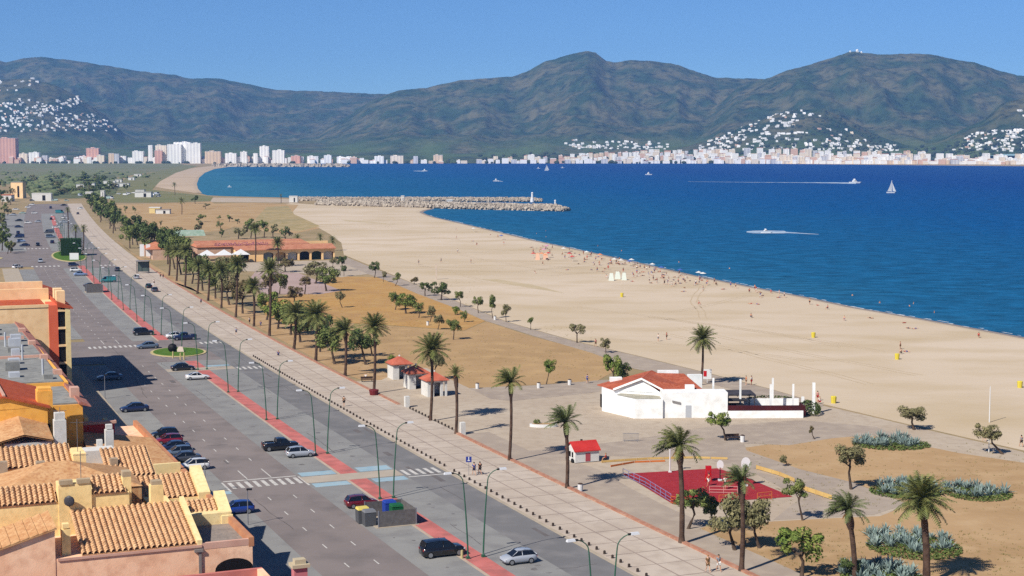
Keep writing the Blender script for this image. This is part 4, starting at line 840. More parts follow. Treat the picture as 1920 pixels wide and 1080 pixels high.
# smooth hip roof behind, street gables and their tile strips
m = MB(); hb = [B(12.5, -46, 9.3), B(12.5, -32.5, 9.1), B(22, -32.5, 9.1), B(22, -46, 9.3)]; rid = [B(17.5, -41, 11.2), B(17.5, -39, 11.2)]
m.add(hb + rid, [(0, 1, 5, 4), (1, 2, 5), (2, 3, 4, 5), (3, 0, 4)]); bx(m, 12.6, 21.9, -45.9, -32.6, 5.8, 9.05); part(root, 'hip_roof', tileo, m)
pb('wall', cream, (8.8, 12.2, -29.4, -24.62, 5.4, 6.6))
part(root, 'tiled_roof', tilem, corr(B(8.9, -28.9, 5.95), B(8.9, -25.5, 5.95), B(12.2, -28.9, 7.3), B(12.2, -25.5, 7.3), .5))
m = MB(); m.hexa([B(8.7, -25.6, 5.4), B(8.7, -24.5, 5.4), B(12.5, -24.5, 5.4), B(12.5, -25.6, 5.4)], [B(8.7, -25.6, 6.3), B(8.7, -24.5, 6.3), B(12.5, -24.5, 8.0), B(12.5, -25.6, 8.0)]); part(root, 'gable_edge', cream, m)
part(root, 'tiled_roof', tilem, corr(B(19.6, -34.2, 6.0), B(19.6, -25.7, 6.0), B(24.2, -34.2, 7.6), B(24.2, -25.7, 7.6), .52))
part(root, 'tiled_roof', tilem, corr(B(24.3, -34.2, 7.62), B(24.3, -29.2, 7.62), B(30.5, -34.2, 9.6), B(30.5, -29.2, 9.6), .52))
pb('wall', yellow, (19.5, 24, -34.3, -25.6, 5.4, 5.95), (19.3, 24.4, -34.3, -29.0, 5.4, 6.0), (12.3, 19.5, -31.4, -29.1, 5.4, 6.4))
m = MB(); m.hexa([B(19.4, -25.7, 5.4), B(19.4, -24.5, 5.4), B(24.3, -24.5, 5.4), B(24.3, -25.7, 5.4)], [B(19.4, -25.7, 6.4), B(19.4, -24.5, 6.4), B(24.3, -24.5, 8.3), B(24.3, -25.7, 8.3)]); part(root, 'gable_edge', cream, m)
# third tier: long tile strip over a yellow wall
pb('wall', yellow, (27.5, 31.5, -56, -36.6, 5.8, 8.75), (27.2, 31, -37.3, -36.0, 5.8, 9.9))
part(root, 'tiled_roof', tilem, corr(B(27.2, -56, 8.8), B(27.2, -37.3, 8.8), B(31.5, -56, 10.3), B(31.5, -37.3, 10.3), .55))
wch = M('weathered chimney', A(196, 176, 150), A(176, 154, 128), 1.5, .9)
for q_ in ((26.2, 27.0, -45, -44, 5.8, 9.8), (25.6, 26.6, -41.2, -40.3, 5.8, 9.6), (26.6, 27.4, -33.6, -32.8, 5.8, 9.2)): pb('chimney', wch, q_)
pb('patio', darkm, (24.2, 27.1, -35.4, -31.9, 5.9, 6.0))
# white roofs, chimney tower and red wall at the far end
pb('wall', white_r, (35.5, 42, -43.5, -38.6, 6, 9.9), (36.5, 37.7, -38.2, -36.9, 6, 12.0), (35, 37.5, -36.4, -31.9, 6, 8.6), (36, 38.4, -33.3, -30.6, 6, 8.0), (36, 41, -48, -45, 6, 10.6))
m = MB(); m.add([B(35.2, -46.5, 9.7), B(35.2, -41.5, 10.9), B(35.2, -38.4, 10.1), B(43.5, -38.4, 11.0), B(43.5, -41.5, 12.1), B(43.5, -46.5, 10.7)], [(0, 1, 4, 5), (1, 2, 3, 4)]); m.add([B(35.2, -46.5, 9.55), B(35.2, -41.5, 10.75), B(35.2, -38.4, 9.95), B(43.5, -38.4, 10.85), B(43.5, -41.5, 11.95), B(43.5, -46.5, 10.55)], [(5, 4, 1, 0), (4, 3, 2, 1)]); part(root, 'tiled_roof', tileo, m)
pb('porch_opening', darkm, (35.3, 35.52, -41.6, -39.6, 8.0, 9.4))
for q_ in ((36.6, 37.6, -38.1, -37.0, 12.0, 12.8), (40, 41, -32.2, -31.3, 6, 9.9), (40.2, 40.8, -32.1, -31.4, 10, 10.5), (37.4, 38.1, -33.5, -32.9, 8, 9.3)): pb('chimney', white_r, q_)
m = MB(); m.add([B(33.5, -34.5, 7.2), B(33.5, -25.0, 6.25), B(52, -25.2, 6.5), B(52, -33.5, 7.8)], [(0, 1, 2, 3)]); bx(m, 33.6, 52, -34.4, -25.1, 5.7, 6.2); part(root, 'tiled_roof', tileo, m)
pb('wall', redw, (52.5, 53.2, -35, -29.4, 5.8, 8.5))
pb('coping', copep, (52.3, 53.4, -35, -29.2, 8.5, 8.8))
pb('wall', cream, (33.2, 33.6, -34.6, -25.0, 5.5, 6.9))
# orange yellow house
root = thing('yellow_house', 'big orange yellow house with a low red tiled roof', 'house', B(50, -42))
m = MB(); bx(m, 42, 58, -70, -38.3, 0, 12.7); m.add([B(42, -70, 12.0), B(42, -38.3, 12.7), B(42, -43, 14.0), B(58, -70, 12.0), B(58, -38.3, 12.7), B(58, -43, 14.0)], [(0, 1, 2), (5, 4, 3)]); part(root, 'wall', orange, m)
m = MB()
for a, b_, za, zb in ((-70.3, -43, 11.95, 14.05), (-43, -38.0, 14.05, 12.55)):
    m.hexa([B(41.7, a, za), B(41.7, b_, zb), B(58.3, b_, zb), B(58.3, a, za)], [B(41.7, a, za + .2), B(41.7, b_, zb + .2), B(58.3, b_, zb + .2), B(58.3, a, za + .2)])
part(root, 'roof', tiler, m)
m = MB(); bx(m, 41.75, 58.2, -43.15, -42.85, 14.2, 14.4); part(root, 'ridge', copep, m)
m = MB(); bx(m, 43, 45, -39.3, -37.6, 9, 14.4); bx(m, 43.1, 44.9, -39.2, -37.7, 14.4, 14.7); part(root, 'chimney', orange, m)
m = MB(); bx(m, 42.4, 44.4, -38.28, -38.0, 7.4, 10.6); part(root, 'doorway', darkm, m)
# long grey roofed block and its yellow end
def BC(s, t, z=0.0): return BB(s, t + 1.75e-4 * (150 - s) ** 2, z)
root = thing('flat_roof_block', 'long block with a grey flat roof, red tiled edge and yellow end wall', 'building', B(90, -45))
m = MB(); bx(m, 60, 128, -75, -34.6, 0, 12.7, BC); bx(m, 46, 60, -56, -34.8, 0, 12.0, BC); part(root, 'wall', orange, m)
m = MB(); bx(m, 60.2, 129.5, -75, -35.2, 12.7, 12.85, BC); bx(m, 46.3, 60.2, -56, -35.3, 12.0, 12.2, BC); part(root, 'flat_roof', greyr, m)
m = MB()
m.hexa([BC(45.5, -35.3, 12.1), BC(45.5, -33.9, 11.7), BC(129.5, -33.9, 12.5), BC(129.5, -35.3, 12.8)], [BC(45.5, -35.3, 12.5), BC(45.5, -33.9, 11.85), BC(129.5, -33.9, 12.65), BC(129.5, -35.3, 13.2)])
part(root, 'tiled_edge', M('weathered rose tiles', A(206, 136, 116), A(188, 116, 98), .7, .85, c3=A(222, 168, 148), scale3=2), m)
for s in (50, 66, 82, 99, 116): m = MB(); bx(m, s, s + 1.5, -35.6, -34.6, 12.0, 13.4, BC); part(root, 'dormer', copep, m)
rr = random.Random(4)
for i in range(20):
    s = 62 + i * 3.2; t = -36.2 - (i * 3.7) % 8; w = rr.uniform(.9, 1.9); h = rr.uniform(.5, 1.3); m = MB(); bx(m, s, s + w, t - w, t, 12.8, 12.85 + h, BC); part(root, 'roof_unit', acm if i % 3 else greyr, m)
for i in range(4):
    m = MB(); p = BC(66 + i * 16, -37 - i, 12.8); m.tube([p, p + Vector((0, 0, 2.2))], .14, 8); part(root, 'vent_pipe', acm, m)
m = MB(); bx(m, 84, 84.4, -60, -35.6, 12.8, 13.2, BC); bx(m, 107, 107.4, -60, -35.6, 12.8, 13.3, BC); part(root, 'roof_divider', copep, m)
# the low yellow terraces on its street side
root = thing('yellow_terrace', 'yellow terrace block with a stepped balcony beside the dark street shadow', 'building', B(50, -33))
m = MB(); bx(m, 53.5, 66, -36, -32.6, 0, 8.6); bx(m, 53.5, 60, -32.6, -29.5, 0, 7.3); part(root, 'wall', orange, m)
m = MB(); bx(m, 53.3, 66.2, -32.9, -32.4, 8.6, 9.2); bx(m, 53.3, 60.2, -29.8, -29.3, 7.3, 7.9); part(root, 'parapet', yellow, m)
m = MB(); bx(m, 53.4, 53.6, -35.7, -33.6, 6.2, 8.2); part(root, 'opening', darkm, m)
# peach block with the brick red pilaster
root = thing('apartment_block', 'tall peach apartment block with a brick red stripe and corner balconies', 'building', BB(150, -35))
m = MB(); bx(m, 131.0, 172, -75, -29.6, 0, 15.2, BB); bx(m, 131.4, 172, -28.2, -27.6, 0, 15.0, BB); bx(m, 138, 170, -29.6, -28.1, 0, 15.2, BB); part(root, 'wall', peach, m)
m = MB(); bx(m, 130.9, 138, -29.6, -28.1, 0, 15.5, BB); part(root, 'pilaster', brickr, m)
m = MB(); bx(m, 131.1, 131.4, -28.1, -26.9, 0, 14.6, BB); part(root, 'balcony_opening', darkm, m)  # near-black slab, paints the shade of the balcony recess
for k in range(5):
    m = MB(); bx(m, 130.8, 170, -28.1, -26.2, 2.4 + k * 3.0, 2.75 + k * 3, BB); part(root, 'balcony', peach, m)
m = MB(); bx(m, 130.7, 131.5, -26.9, -26.1, 0, 15.0, BB)
for s in (140, 150, 160, 170): bx(m, s, s + .8, -26.9, -26.1, 0, 15, BB)
part(root, 'corner_column', cream, m)
m = MB(); m.hexa([BB(130.6, -28.2, 15.2), BB(130.6, -25.6, 14.8), BB(172.4, -25.6, 14.8), BB(172.4, -28.2, 15.2)], [BB(130.6, -28.2, 16.0), BB(130.6, -25.6, 15.0), BB(172.4, -25.6, 15.0), BB(172.4, -28.2, 16.0)]); part(root, 'tiled_edge', tiler, m)
m = MB(); bx(m, 130.9, 131.3, -75, -29.6, 15.2, 15.7, BB); bx(m, 145, 146, -60, -28.4, 15.2, 17.2, BB); bx(m, 158, 159, -60, -28.4, 15.2, 17.4, BB)
for s in (134, 139): bx(m, s, s + 2.2, -28.0, -26.6, 15.2, 17.6, BB)
part(root, 'parapet', peach, m)
m = MB(); bx(m, 136, 172, -74, -29.9, 15.2, 15.35, BB); part(root, 'flat_roof', tiler, m)
m = MB(); bx(m, 162, 168, -44, -36, 15.3, 18.6, BB); part(root, 'stair_tower', peach, m)
m = MB(); bx(m, 161.7, 168.3, -44.3, -35.7, 18.6, 19.0, BB); part(root, 'stair_tower_roof', tiler, m)
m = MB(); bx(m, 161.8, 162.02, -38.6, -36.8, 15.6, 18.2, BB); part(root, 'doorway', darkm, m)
# front corner: salmon parapet of the next roof below
root = thing('corner_house', 'pink parapet roof corner with a small chimney at the bottom edge', 'house', B(-10, -32))
m = MB(); bx(m, -24, -3.2, -62, -24.6, 0, 3.3); part(root, 'wall', pink, m)
m = MB(); bx(m, -23.6, -3.6, -61, -25, 3.3, 3.36); part(root, 'terrace', terr, m)
m = MB(); bx(m, -3.5, -3.1, -62, -24.5, 3.3, 4.1); part(root, 'parapet', M('pink parapet', A(222, 138, 126), A(206, 122, 112), .7, .9), m)
m = MB(); bx(m, -24, -3.5, -25.0, -24.5, 3.3, 4.1); part(root, 'parapet', pink, m)
m = MB(); bx(m, -8.6, -7.6, -22.9, -21.7, 2, 5.2); part(root, 'chimney', M('rose chimney', A(214, 128, 132), rough=.9), m)
m = MB(); bx(m, -8.8, -7.4, -23.1, -21.5, 5.2, 5.5); bx(m, -8.5, -7.7, -22.8, -21.8, 5.5, 5.9); part(root, 'chimney_cap', M('stone cap pale', A(206, 190, 158), rough=.9), m)
m = MB(); m.add([B(-9, -22.5, 4.0), B(-9, -17.5, 3.0), B(-16, -17.5, 3.0), B(-16, -24.4, 4.4)], [(3, 2, 1, 0)]); bx(m, -16, -9.2, -24.4, -18, 0, 2.9); part(root, 'porch_roof', tiler, m)
# ------------------------------------------------------------------ beach bar
barw = M('bright white wall', A(250, 250, 246, .85), A(242, 243, 240, .85), .3, .85, c3=A(224, 224, 218, .85), scale3=.9)
bart = M('terracotta bar roof', A(200, 114, 86), A(182, 98, 72), .6, .85, .3, 6, 5, .1, A(168, 80, 56), 2.4)
root = thing('beach_bar', 'white beach bar with a terracotta gable roof', 'beach bar', (24, 246, 0))
a_, b_, c_, d_ = at(1133, 770), at(1190, 785), at(1245, 786.5), at(1363, 786)
e_ = at(1363, 750); f_ = at(1240, 748); g_ = at(1165, 742)
def wallpoly(m, P, z1, z0=0): m.prism([(p[0], p[1]) for p in P], z0, z1)
ex = (d_ - c_).normalized(); ey = Vector((-ex.y, ex.x, 0))
O = at(1190, 785)
def L(x, y, z=0): p = O + ex * x + ey * y; return Vector((p.x, p.y, z))
m = MB()
def lb(m, x0, x1, y0, y1, z0, z1): m.hexa([L(x0, y0, z0), L(x1, y0, z0), L(x1, y1, z0), L(x0, y1, z0)], [L(x0, y0, z1), L(x1, y0, z1), L(x1, y1, z1), L(x0, y1, z1)]); return m
def lp(m, P, z1): m.prism([tuple(L(x, y)[:2]) for x, y in P], 0, z1)
lp(m, [(-4.5, 7.2), (0, 0), (4.4, 0), (4.6, 3.7), (-2.1, 6.8)], 3.0)
lb(m, 4.4, 14.6, .4, 4.0, 0, 4.0)
lp(m, [(-4.5, 7.25), (-2.1, 6.85), (4.6, 4.0), (11.2, 4.05), (10.5, 12), (-4.2, 12)], 3.4)
m.add([L(-2.4, 6.85, 3.4), L(4.6, 3.9, 3.4), L(1.6, 5.2, 5.35)], [(0, 1, 2)])
part(root, 'wall', barw, m)
def slab(m, P, th=.16):
    n = len(P); P = [L(*p) for p in P]; m.add(P + [p + Vector((0, 0, th)) for p in P], [tuple(range(n))[::-1], tuple(range(n, 2 * n))] + [(i, (i + 1) % n, n + (i + 1) % n, n + i) for i in range(n)])
m = MB(); slab(m, [(-2.7, 6.6, 3.35), (1.55, 4.8, 5.35), (4.3, 14.6, 5.35), (-4.9, 12.4, 3.35)]); slab(m, [(1.6, 4.8, 5.35), (4.7, 3.5, 3.72), (8, 6.2, 4.2), (4.35, 14.6, 5.35)])
slab(m, [(4.75, 4.02, 3.75), (11.2, 4.3, 3.75), (9.2, 11.4, 5.2), (3.8, 12, 5.25)], .2); part(root, 'roof', bart, m)
m = MB()
for (x0, y0, z0), (x1, y1, z1) in (((-2.8, 6.55, 3.4), (1.55, 4.7, 5.4)), ((1.55, 4.7, 5.4), (4.8, 3.35, 3.8))): m.hexa([L(x0, y0, z0), L(x1, y1, z1), L(x1, y1 + .22, z1), L(x0, y0 + .22, z0)], [L(x0, y0, z0 + .3), L(x1, y1, z1 + .3), L(x1, y1 + .22, z1 + .3), L(x0, y0 + .22, z0 + .3)])
part(root, 'gable_trim', barw, m)
for q_ in ((-2.8, -.8, 12.2, 13.6, 3.3, 4.6), (5.0, 8.4, 12.1, 12.8, 4.4, 5.8), (9.8, 12.2, 11.4, 12.2, 3.0, 5.2), (8.4, 9.8, 3.5, 4.4, 3.9, 4.7)): m = MB(); lb(m, *q_); part(root, 'parapet', barw, m)
m = MB(); m.add([L(-2.4, 4.6, 3.04), L(.2, .5, 3.04), L(4.2, .4, 3.04), L(4.3, 3.5, 3.04), L(-1.6, 6.2, 3.04)], [(0, 1, 2, 3, 4)]); part(root, 'canopy_roof', M('weathered canopy', A(206, 200, 180), A(170, 166, 146), .8, .9), m)
m = MB(); lb(m, 8.0, 8.9, .36, .42, .1, 2.0); part(root, 'door', M('grey white door', A(196, 200, 204), rough=.6), m)
m = MB(); m.hexa([L(5.9, .25, 2.5), L(7.2, .25, 2.2), L(7.2, .4, 2.2), L(5.9, .4, 2.5)], [L(5.9, .25, 2.8), L(7.2, .25, 2.5), L(7.2, .4, 2.5), L(5.9, .4, 2.8)]); part(root, 'vent', M('grey vent', A(150, 146, 142), rough=.7), m)
m = MB(); lb(m, -4.62, -4.4, 8.2, 9.6, .4, 2.4); part(root, 'window', darkm, m)
# terrace of the bar
root = thing('bar_terrace', 'walled bar terrace with a dark red rail, next to the white beach bar', 'terrace', tuple(L(20, 6)))
m = MB(); lb(m, 14.6, 26.6, .1, 11.2, .02, .12); part(root, 'floor', M('pale terrace floor', A(206, 198, 188), A(194, 184, 174), .6, .9), m)
m = MB(); lb(m, 14.62, 26.4, -.1, .15, 0, 1.15); lb(m, 20.5, 20.8, 9, 9.2, 0, .1); lb(m, 19, 28, 10.9, 11.2, 0, 1.3); part(root, 'low_wall', barw, m)
m = MB(); lb(m, 14.62, 26.8, .18, .4, .5, 1.95); lb(m, 26.6, 26.8, .2, 4.0, .3, 1.8); part(root, 'rail', M('dark red boards', A(84, 26, 30), A(66, 20, 24), .8, .8), m)
m = MB(); lb(m, 14.7, 18.0, 2.2, 4.6, 2.3, 2.45); lb(m, 14.7, 17.6, 2.4, 4.4, .2, 1.7); part(root, 'serving_hatch', M('dark awning', A(44, 42, 44), A(60, 58, 60), .8, .8), m)
m = MB()
for i in range(9): lb(m, 10.8 + i * .02, 20.0, 5.6 + i * .62, 5.75 + i * .62, 2.62, 2.74)
for x in (11, 14, 17, 19.9): lb(m, x, x + .12, 5.6, 10.8, 2.5, 2.62)
lb(m, 10.8, 20.0, 5.6, 10.7, 2.78, 2.8)
for x in (11.2, 15.5, 19.7):
    for y in (5.7, 10.4): lb(m, x, x + .14, y, y + .14, 0, 2.6)
part(root, 'pergola', M('dark pergola slats', A(82, 78, 82), A(64, 60, 64), .8, .8), m)
for i, (x, y) in enumerate(((12.9, 5.0), (17.0, 3.6), (21.4, 1.4), (25.0, 1.6), (23.0, 8.0))):
    m = MB(); lb(m, x, x + .28, y, y + .28, 0, 5.6 - .5 * (i > 1)); p = L(x, y)
    solo('white_post', ['white post at the pergola back', 'white post in the middle of the bar terrace', 'white post by the dark bush on the terrace wall', 'white post at the right end of the dark red rail', 'white post behind the pale terrace floor'][i], 'post', barw, m, p, 'white posts of the bar terrace')
for i, (u, v, h) in enumerate(((1525, 776, 5.0), (1505, 768, 2.1))):
    p = at(u, v); m = MB(); m.box((p.x, p.y, h / 2), (.42, .42, h)); solo('white_post', ['tall free standing white post right of the bar terrace', 'short white post beside the hedge end'][i], 'post', barw, m, p, 'white posts of the bar terrace')
m = MB(); r5 = random.Random(9)
def hedge_fill(m, c, rx, ry, rz, n, s=.18, box=False):
    for i in range(n):
        if box: d = Vector((r5.uniform(-1, 1), r5.uniform(-1, 1), r5.uniform(-1, 1))); k = max(abs(d.x), abs(d.y), abs(d.z)); d /= k
        else: d = Vector((r5.gauss(0, 1), r5.gauss(0, 1), r5.gauss(0, 1))).normalized()
        d *= r5.uniform(.85, 1.02); p = Vector(c) + Vector((d.x * rx, d.y * ry, d.z * rz)); t = Vector((r5.uniform(-1, 1), r5.uniform(-1, 1), r5.uniform(-1, 1))).normalized() * s; q = t.cross(Vector((r5.random(), r5.random(), r5.random()))).normalized() * s * .6
        m.quad(p - t, p + q, p + t, p - q)
c = L(28.3, 4, .9); hedge_fill(m, c, 1.6, 3.4, 1.1, 900); solo('clipped_hedge', 'dark hedge closing the right end of the bar terrace', 'hedge', leafE, m, L(28.3, 4))
m = MB(); hedge_fill(m, L(23.5, 11.6, 1.1), 4.0, .5, .6, 500); solo('clipped_hedge', 'narrow hedge along the back wall of the bar terrace', 'hedge', leafE, m, L(23.5, 11.6))
# ------------------------------------------------------------------ kiosks
def kiosk(u, v, label):
    base = at(u, v); root = thing('kiosk', label, 'kiosk', base, 0, 'white kiosks with pyramid roofs'); s, t = st_of(base); h = heading(s); cs, sn = math.cos(h), math.sin(h)
    def K(x, y, z): return Vector((base.x + x * cs + y * sn, base.y + x * sn - y * cs, z))     # x along +s, y towards +t
    def kb(m, x0, x1, y0, y1, z0, z1): m.hexa([K(x0, y0, z0), K(x0, y1, z0), K(x1, y1, z0), K(x1, y0, z0)], [K(x0, y0, z1), K(x0, y1, z1), K(x1, y1, z1), K(x1, y0, z1)])
    w = 1.75; m = MB()
    kb(m, -w, w, -w, -w + .22, 0, 2.75); kb(m, w - .22, w, -w + .22, w, 0, 2.75); kb(m, -w, -w + .22, -w + .22, -w + 1.9, 0, 2.75) if False else None
    kb(m, -w, -w + .3, .55, 1.0, 0, 2.75); kb(m, -w, -w + .3, w - .35, w, 0, 2.75); kb(m, -w, w - .22, w - .22, w, 2.3, 2.75); kb(m, .9, w - .22, w - .22, w, 0, 2.3); kb(m, -w, -w + .22, -w + .22, w - .35, 2.45, 2.75); kb(m, -w, -w + .3, -w + .22, -.6, 0, 2.75)
    part(root, 'wall', white_r, m)
    m = MB(); e = w + .32; vs = [K(-e, -e, 2.72), K(-e, e, 2.72), K(e, e, 2.72), K(e, -e, 2.72), K(0, 0, 4.15), K(-e, -e, 2.86), K(-e, e, 2.86), K(e, e, 2.86), K(e, -e, 2.86)]
    m.add(vs, [(0, 3, 2, 1), (5, 6, 4), (6, 7, 4), (7, 8, 4), (8, 5, 4), (0, 1, 6, 5), (1, 2, 7, 6), (2, 3, 8, 7), (3, 0, 5, 8)]); part(root, 'roof', M('kiosk roof tiles', A(210, 118, 92), A(192, 100, 76), .9, .85, .2, 8), m)
    m = MB(); m.box(tuple(K(0, 0, 4.15)), (.3, .3, .3)); part(root, 'finial', white_r, m)
    m = MB(); kb(m, -1.2, 1.2, -1.4, 1.2, 0.02, .1); kb(m, .2, .8, -.9, -.4, .1, 1.1); part(root, 'counter', M('dark counter', A(40, 44, 60), rough=.7), m)
kiosk(749, 709, 'white kiosk with pyramid roof, farthest of the three'); kiosk(780, 727, 'white kiosk with pyramid roof, middle of the three'); kiosk(814, 741, 'white kiosk with pyramid roof, nearest of the three')
for u, v, lb_ in ((763, 764, 'white block pillar at the end of the orange kerb by the kiosks'), (867, 815, 'white block pillar beside the thin sparse palm')):
    p = at(u, v); s, t = st_of(p); m = MB(); m.box((p.x, p.y, .9), (.75, .75, 1.9), heading(s)); solo('pillar', lb_, 'pillar', white_r, m, p, 'white block pillars')
# little white house with a red roof
base = at(1093, 864); root = thing('play_house', 'little white house with a bright red roof on the plaza', 'play house', base); s, t = st_of(base); h = heading(s); cs, sn = math.cos(h), math.sin(h)
def K(x, y, z): return Vector((base.x + x * cs + y * sn, base.y + x * sn - y * cs, z))
m = MB(); w, l, hh = 1.35, 1.75, 1.75
m.hexa([K(-w, -l, .1), K(-w, l, .1), K(w, l, .1), K(w, -l, .1)], [K(-w, -l, hh), K(-w, l, hh), K(w, l, hh), K(w, -l, hh)]); m.add([K(-w, -l, hh), K(w, -l, hh), K(0, -l, 2.6), K(-w, l, hh), K(w, l, hh), K(0, l, 2.6)], [(0, 1, 2), (5, 4, 3)]); part(root, 'wall', white_r, m)
m = MB()
for sg in (-1, 1): m.hexa([K(sg * (w + .2), -l - .2, hh - .2), K(sg * (w + .2), l + .2, hh - .2), K(0, l + .2, 2.65), K(0, -l - .2, 2.65)], [K(sg * (w + .2), -l - .2, hh - .08), K(sg * (w + .2), l + .2, hh - .08), K(0, l + .2, 2.78), K(0, -l - .2, 2.78)])
part(root, 'roof', M('bright red roof', A(216, 62, 56), A(200, 52, 48), .9, .7), m)
m = MB(); m.hexa([K(-w - .03, -.25, .2), K(-w - .03, .45, .2), K(-w, .45, .2), K(-w, -.25, .2)], [K(-w - .03, -.25, 1.3), K(-w - .03, .45, 1.3), K(-w, .45, 1.3), K(-w, -.25, 1.3)]); part(root, 'door', M('rose door', A(190, 84, 92), rough=.7), m)
for q in (-.45, .35):
    m = MB(); m.hexa([K(q - .22, -l - .03, .7), K(q + .22, -l - .03, .7), K(q + .22, -l, .7), K(q - .22, -l, .7)], [K(q - .22, -l - .03, 1.4), K(q + .22, -l - .03, 1.4), K(q + .22, -l, 1.4), K(q - .22, -l, 1.4)]); part(root, 'window', darkm, m)
m = MB(); m.box(tuple(K(.5, 0, 2.6)), (.3, .3, .5)); part(root, 'chimney', darkm, m)
for q in (-.8, .9):
    m = MB(); p = K(q, -l - .12, .3); m.tube([p, p + Vector((-.15 * sn, -.15 * -cs, 0))], .32, 12); part(root, 'wheel', tyrem, m)
# ------------------------------------------------------------------ red sports court
cour = M('red court surface', A(172, 44, 50), A(160, 38, 46), .4, .9, c3=A(182, 54, 58), scale3=1.5)
patch('sports_court', cour, [(1168, 889), (1345, 878.5), (1392, 893), (1486, 932), (1400, 938), (1325, 945), (1262, 946)], .05)
yl = M('yellow boards', A(226, 190, 118), A(212, 172, 104), .5, .8); orr = M('orange boards', A(226, 130, 62), A(210, 112, 52), .5, .8); bl = M('blue rails', A(126, 132, 178), A(150, 150, 190), .5, .7)
def lowfence(px, h, mat, label, name='low_fence', rails=False):
    P = [at(*p) for p in px]; m = MB()
    for a, b in zip(P, P[1:]):
        d = (b - a); n = max(1, int(d.length / 1.6)); w = math.atan2(d.y, d.x)
        if rails:
            for z in (.15, h * .55, h): m.tube([a + Vector((0, 0, z)), b + Vector((0, 0, z))], .035, 5)
            for k in range(n + 1): q = a + d * k / n; m.tube([q, q + Vector((0, 0, h))], .035, 5)
        else:
            for k in range(n):
                q0 = a + d * (k + .03) / n; q1 = a + d * (k + .97) / n; c = (q0 + q1) / 2; m.box((c.x, c.y, h * .55), ((q1 - q0).length, .05, h * .8), w); m.box((q0.x, q0.y, h / 2), (.09, .09, h), w)
    solo(name, label, 'fence', mat, m, P[0])
lowfence([(1128, 868), (1215, 862), (1300, 860), (1365, 862)], .35, yl, 'low yellow board fence behind the red court')
lowfence([(1145, 876), (1190, 868), (1248, 866)], .28, orr, 'curved orange board edge left behind the red court')
lowfence([(1418, 880), (1462, 893), (1490, 905)], .6, yl, 'yellow board fence right behind the red court')
lowfence([(1500, 918), (1560, 938)], .65, yl, 'yellow board fence behind the slim tree right of the court')
lowfence([(1168, 893), (1210, 912), (1258, 942)], 1.0, bl, 'blue railing along the left side of the red court', rails=True)
lowfence([(1258, 944), (1285, 950), (1330, 948)], .9, orr, 'orange railing at the near left corner of the red court', rails=True)
lowfence([(1348, 944), (1380, 942)], 1.0, orr, 'orange goal like railing at the near edge of the red court', rails=True)
lowfence([(1420, 940), (1447, 937)], 1.0, orr, 'orange railing at the near right edge of the red court', rails=True)
lowfence([(1330, 925), (1383, 926)], .9, M('pale rail', A(226, 170, 160), rough=.6), 'pale hoop rail standing on the red court', rails=True)
wp = M('white enamel', A(240, 240, 238), rough=.4); blackp = M('black metal', A(36, 36, 40), rough=.6)
def hoop(u, v, label, sc=1.0, col_=None):
    b = at(u, v); root = thing('basketball_hoop', label, 'basketball hoop', b); m = MB(); m.tube([b, b + Vector((0, 0, 2.2 * sc))], .07, 7); part(root, 'pole', blackp, m)
    m = MB(); m.box((b.x, b.y, .12), (.5, .5, .24)); part(root, 'base', wp, m)
    m = MB(); c = b + Vector((0, 0, 2.6 * sc)); n = 20; P = [(c.x + .55 * sc * math.cos(a), c.z + .75 * sc * math.sin(a)) for a in np.linspace(0, 2 * math.pi, n + 1)[:-1]]
    m.add([(x, c.y - .04, z) for x, z in P] + [(x, c.y + .04, z) for x, z in P], [tuple(range(n)), tuple(range(n, 2 * n))[::-1]] + [(i, n + i, n + (i + 1) % n, (i + 1) % n) for i in range(n)]); part(root, 'backboard', wp, m)
    m = MB(); m.tube([(c.x + .25 * math.cos(a), c.y - .35 + .25 * math.sin(a), c.z - .4) for a in np.linspace(0, 2 * math.pi, 13)], .02, 4); part(root, 'ring', orr, m)
hoop(1350, 902, 'white oval backboard on a dark pole, left one on the red court', .8); hoop(1398, 912, 'larger white oval backboard beside the windblown palm head', 1.1)
b = at(1328, 903); root = thing('play_tower', 'slim bright red climbing frame on the red court', 'climbing frame', b); m = MB()
rdp = M('bright red metal', A(206, 24, 34), rough=.5)
for dx in (-.35, .35):
    for dy in (-.3, .3): m.tube([b + Vector((dx, dy, 0)), b + Vector((dx * .7, dy * .7, 1.9))], .06, 5)
part(root, 'frame', rdp, m); m = MB()
m.box((b.x, b.y, 1.0), (.8, .7, .08)); m.box((b.x, b.y, 1.75), (.7, .6, .5)); part(root, 'panel', rdp, m)
b = at(1256, 886); root = thing('floodlight', 'white floodlight mast at the back edge of the red court', 'lamp', b); m = MB(); m.tube([b, b + Vector((0, 0, 3.6))], .09, 8); m.box((b.x, b.y, .1), (.4, .4, .2)); part(root, 'pole', wp, m); m = MB(); m.box((b.x, b.y, 3.65), (.9, .35, .16)); part(root, 'lamp_head', wp, m)
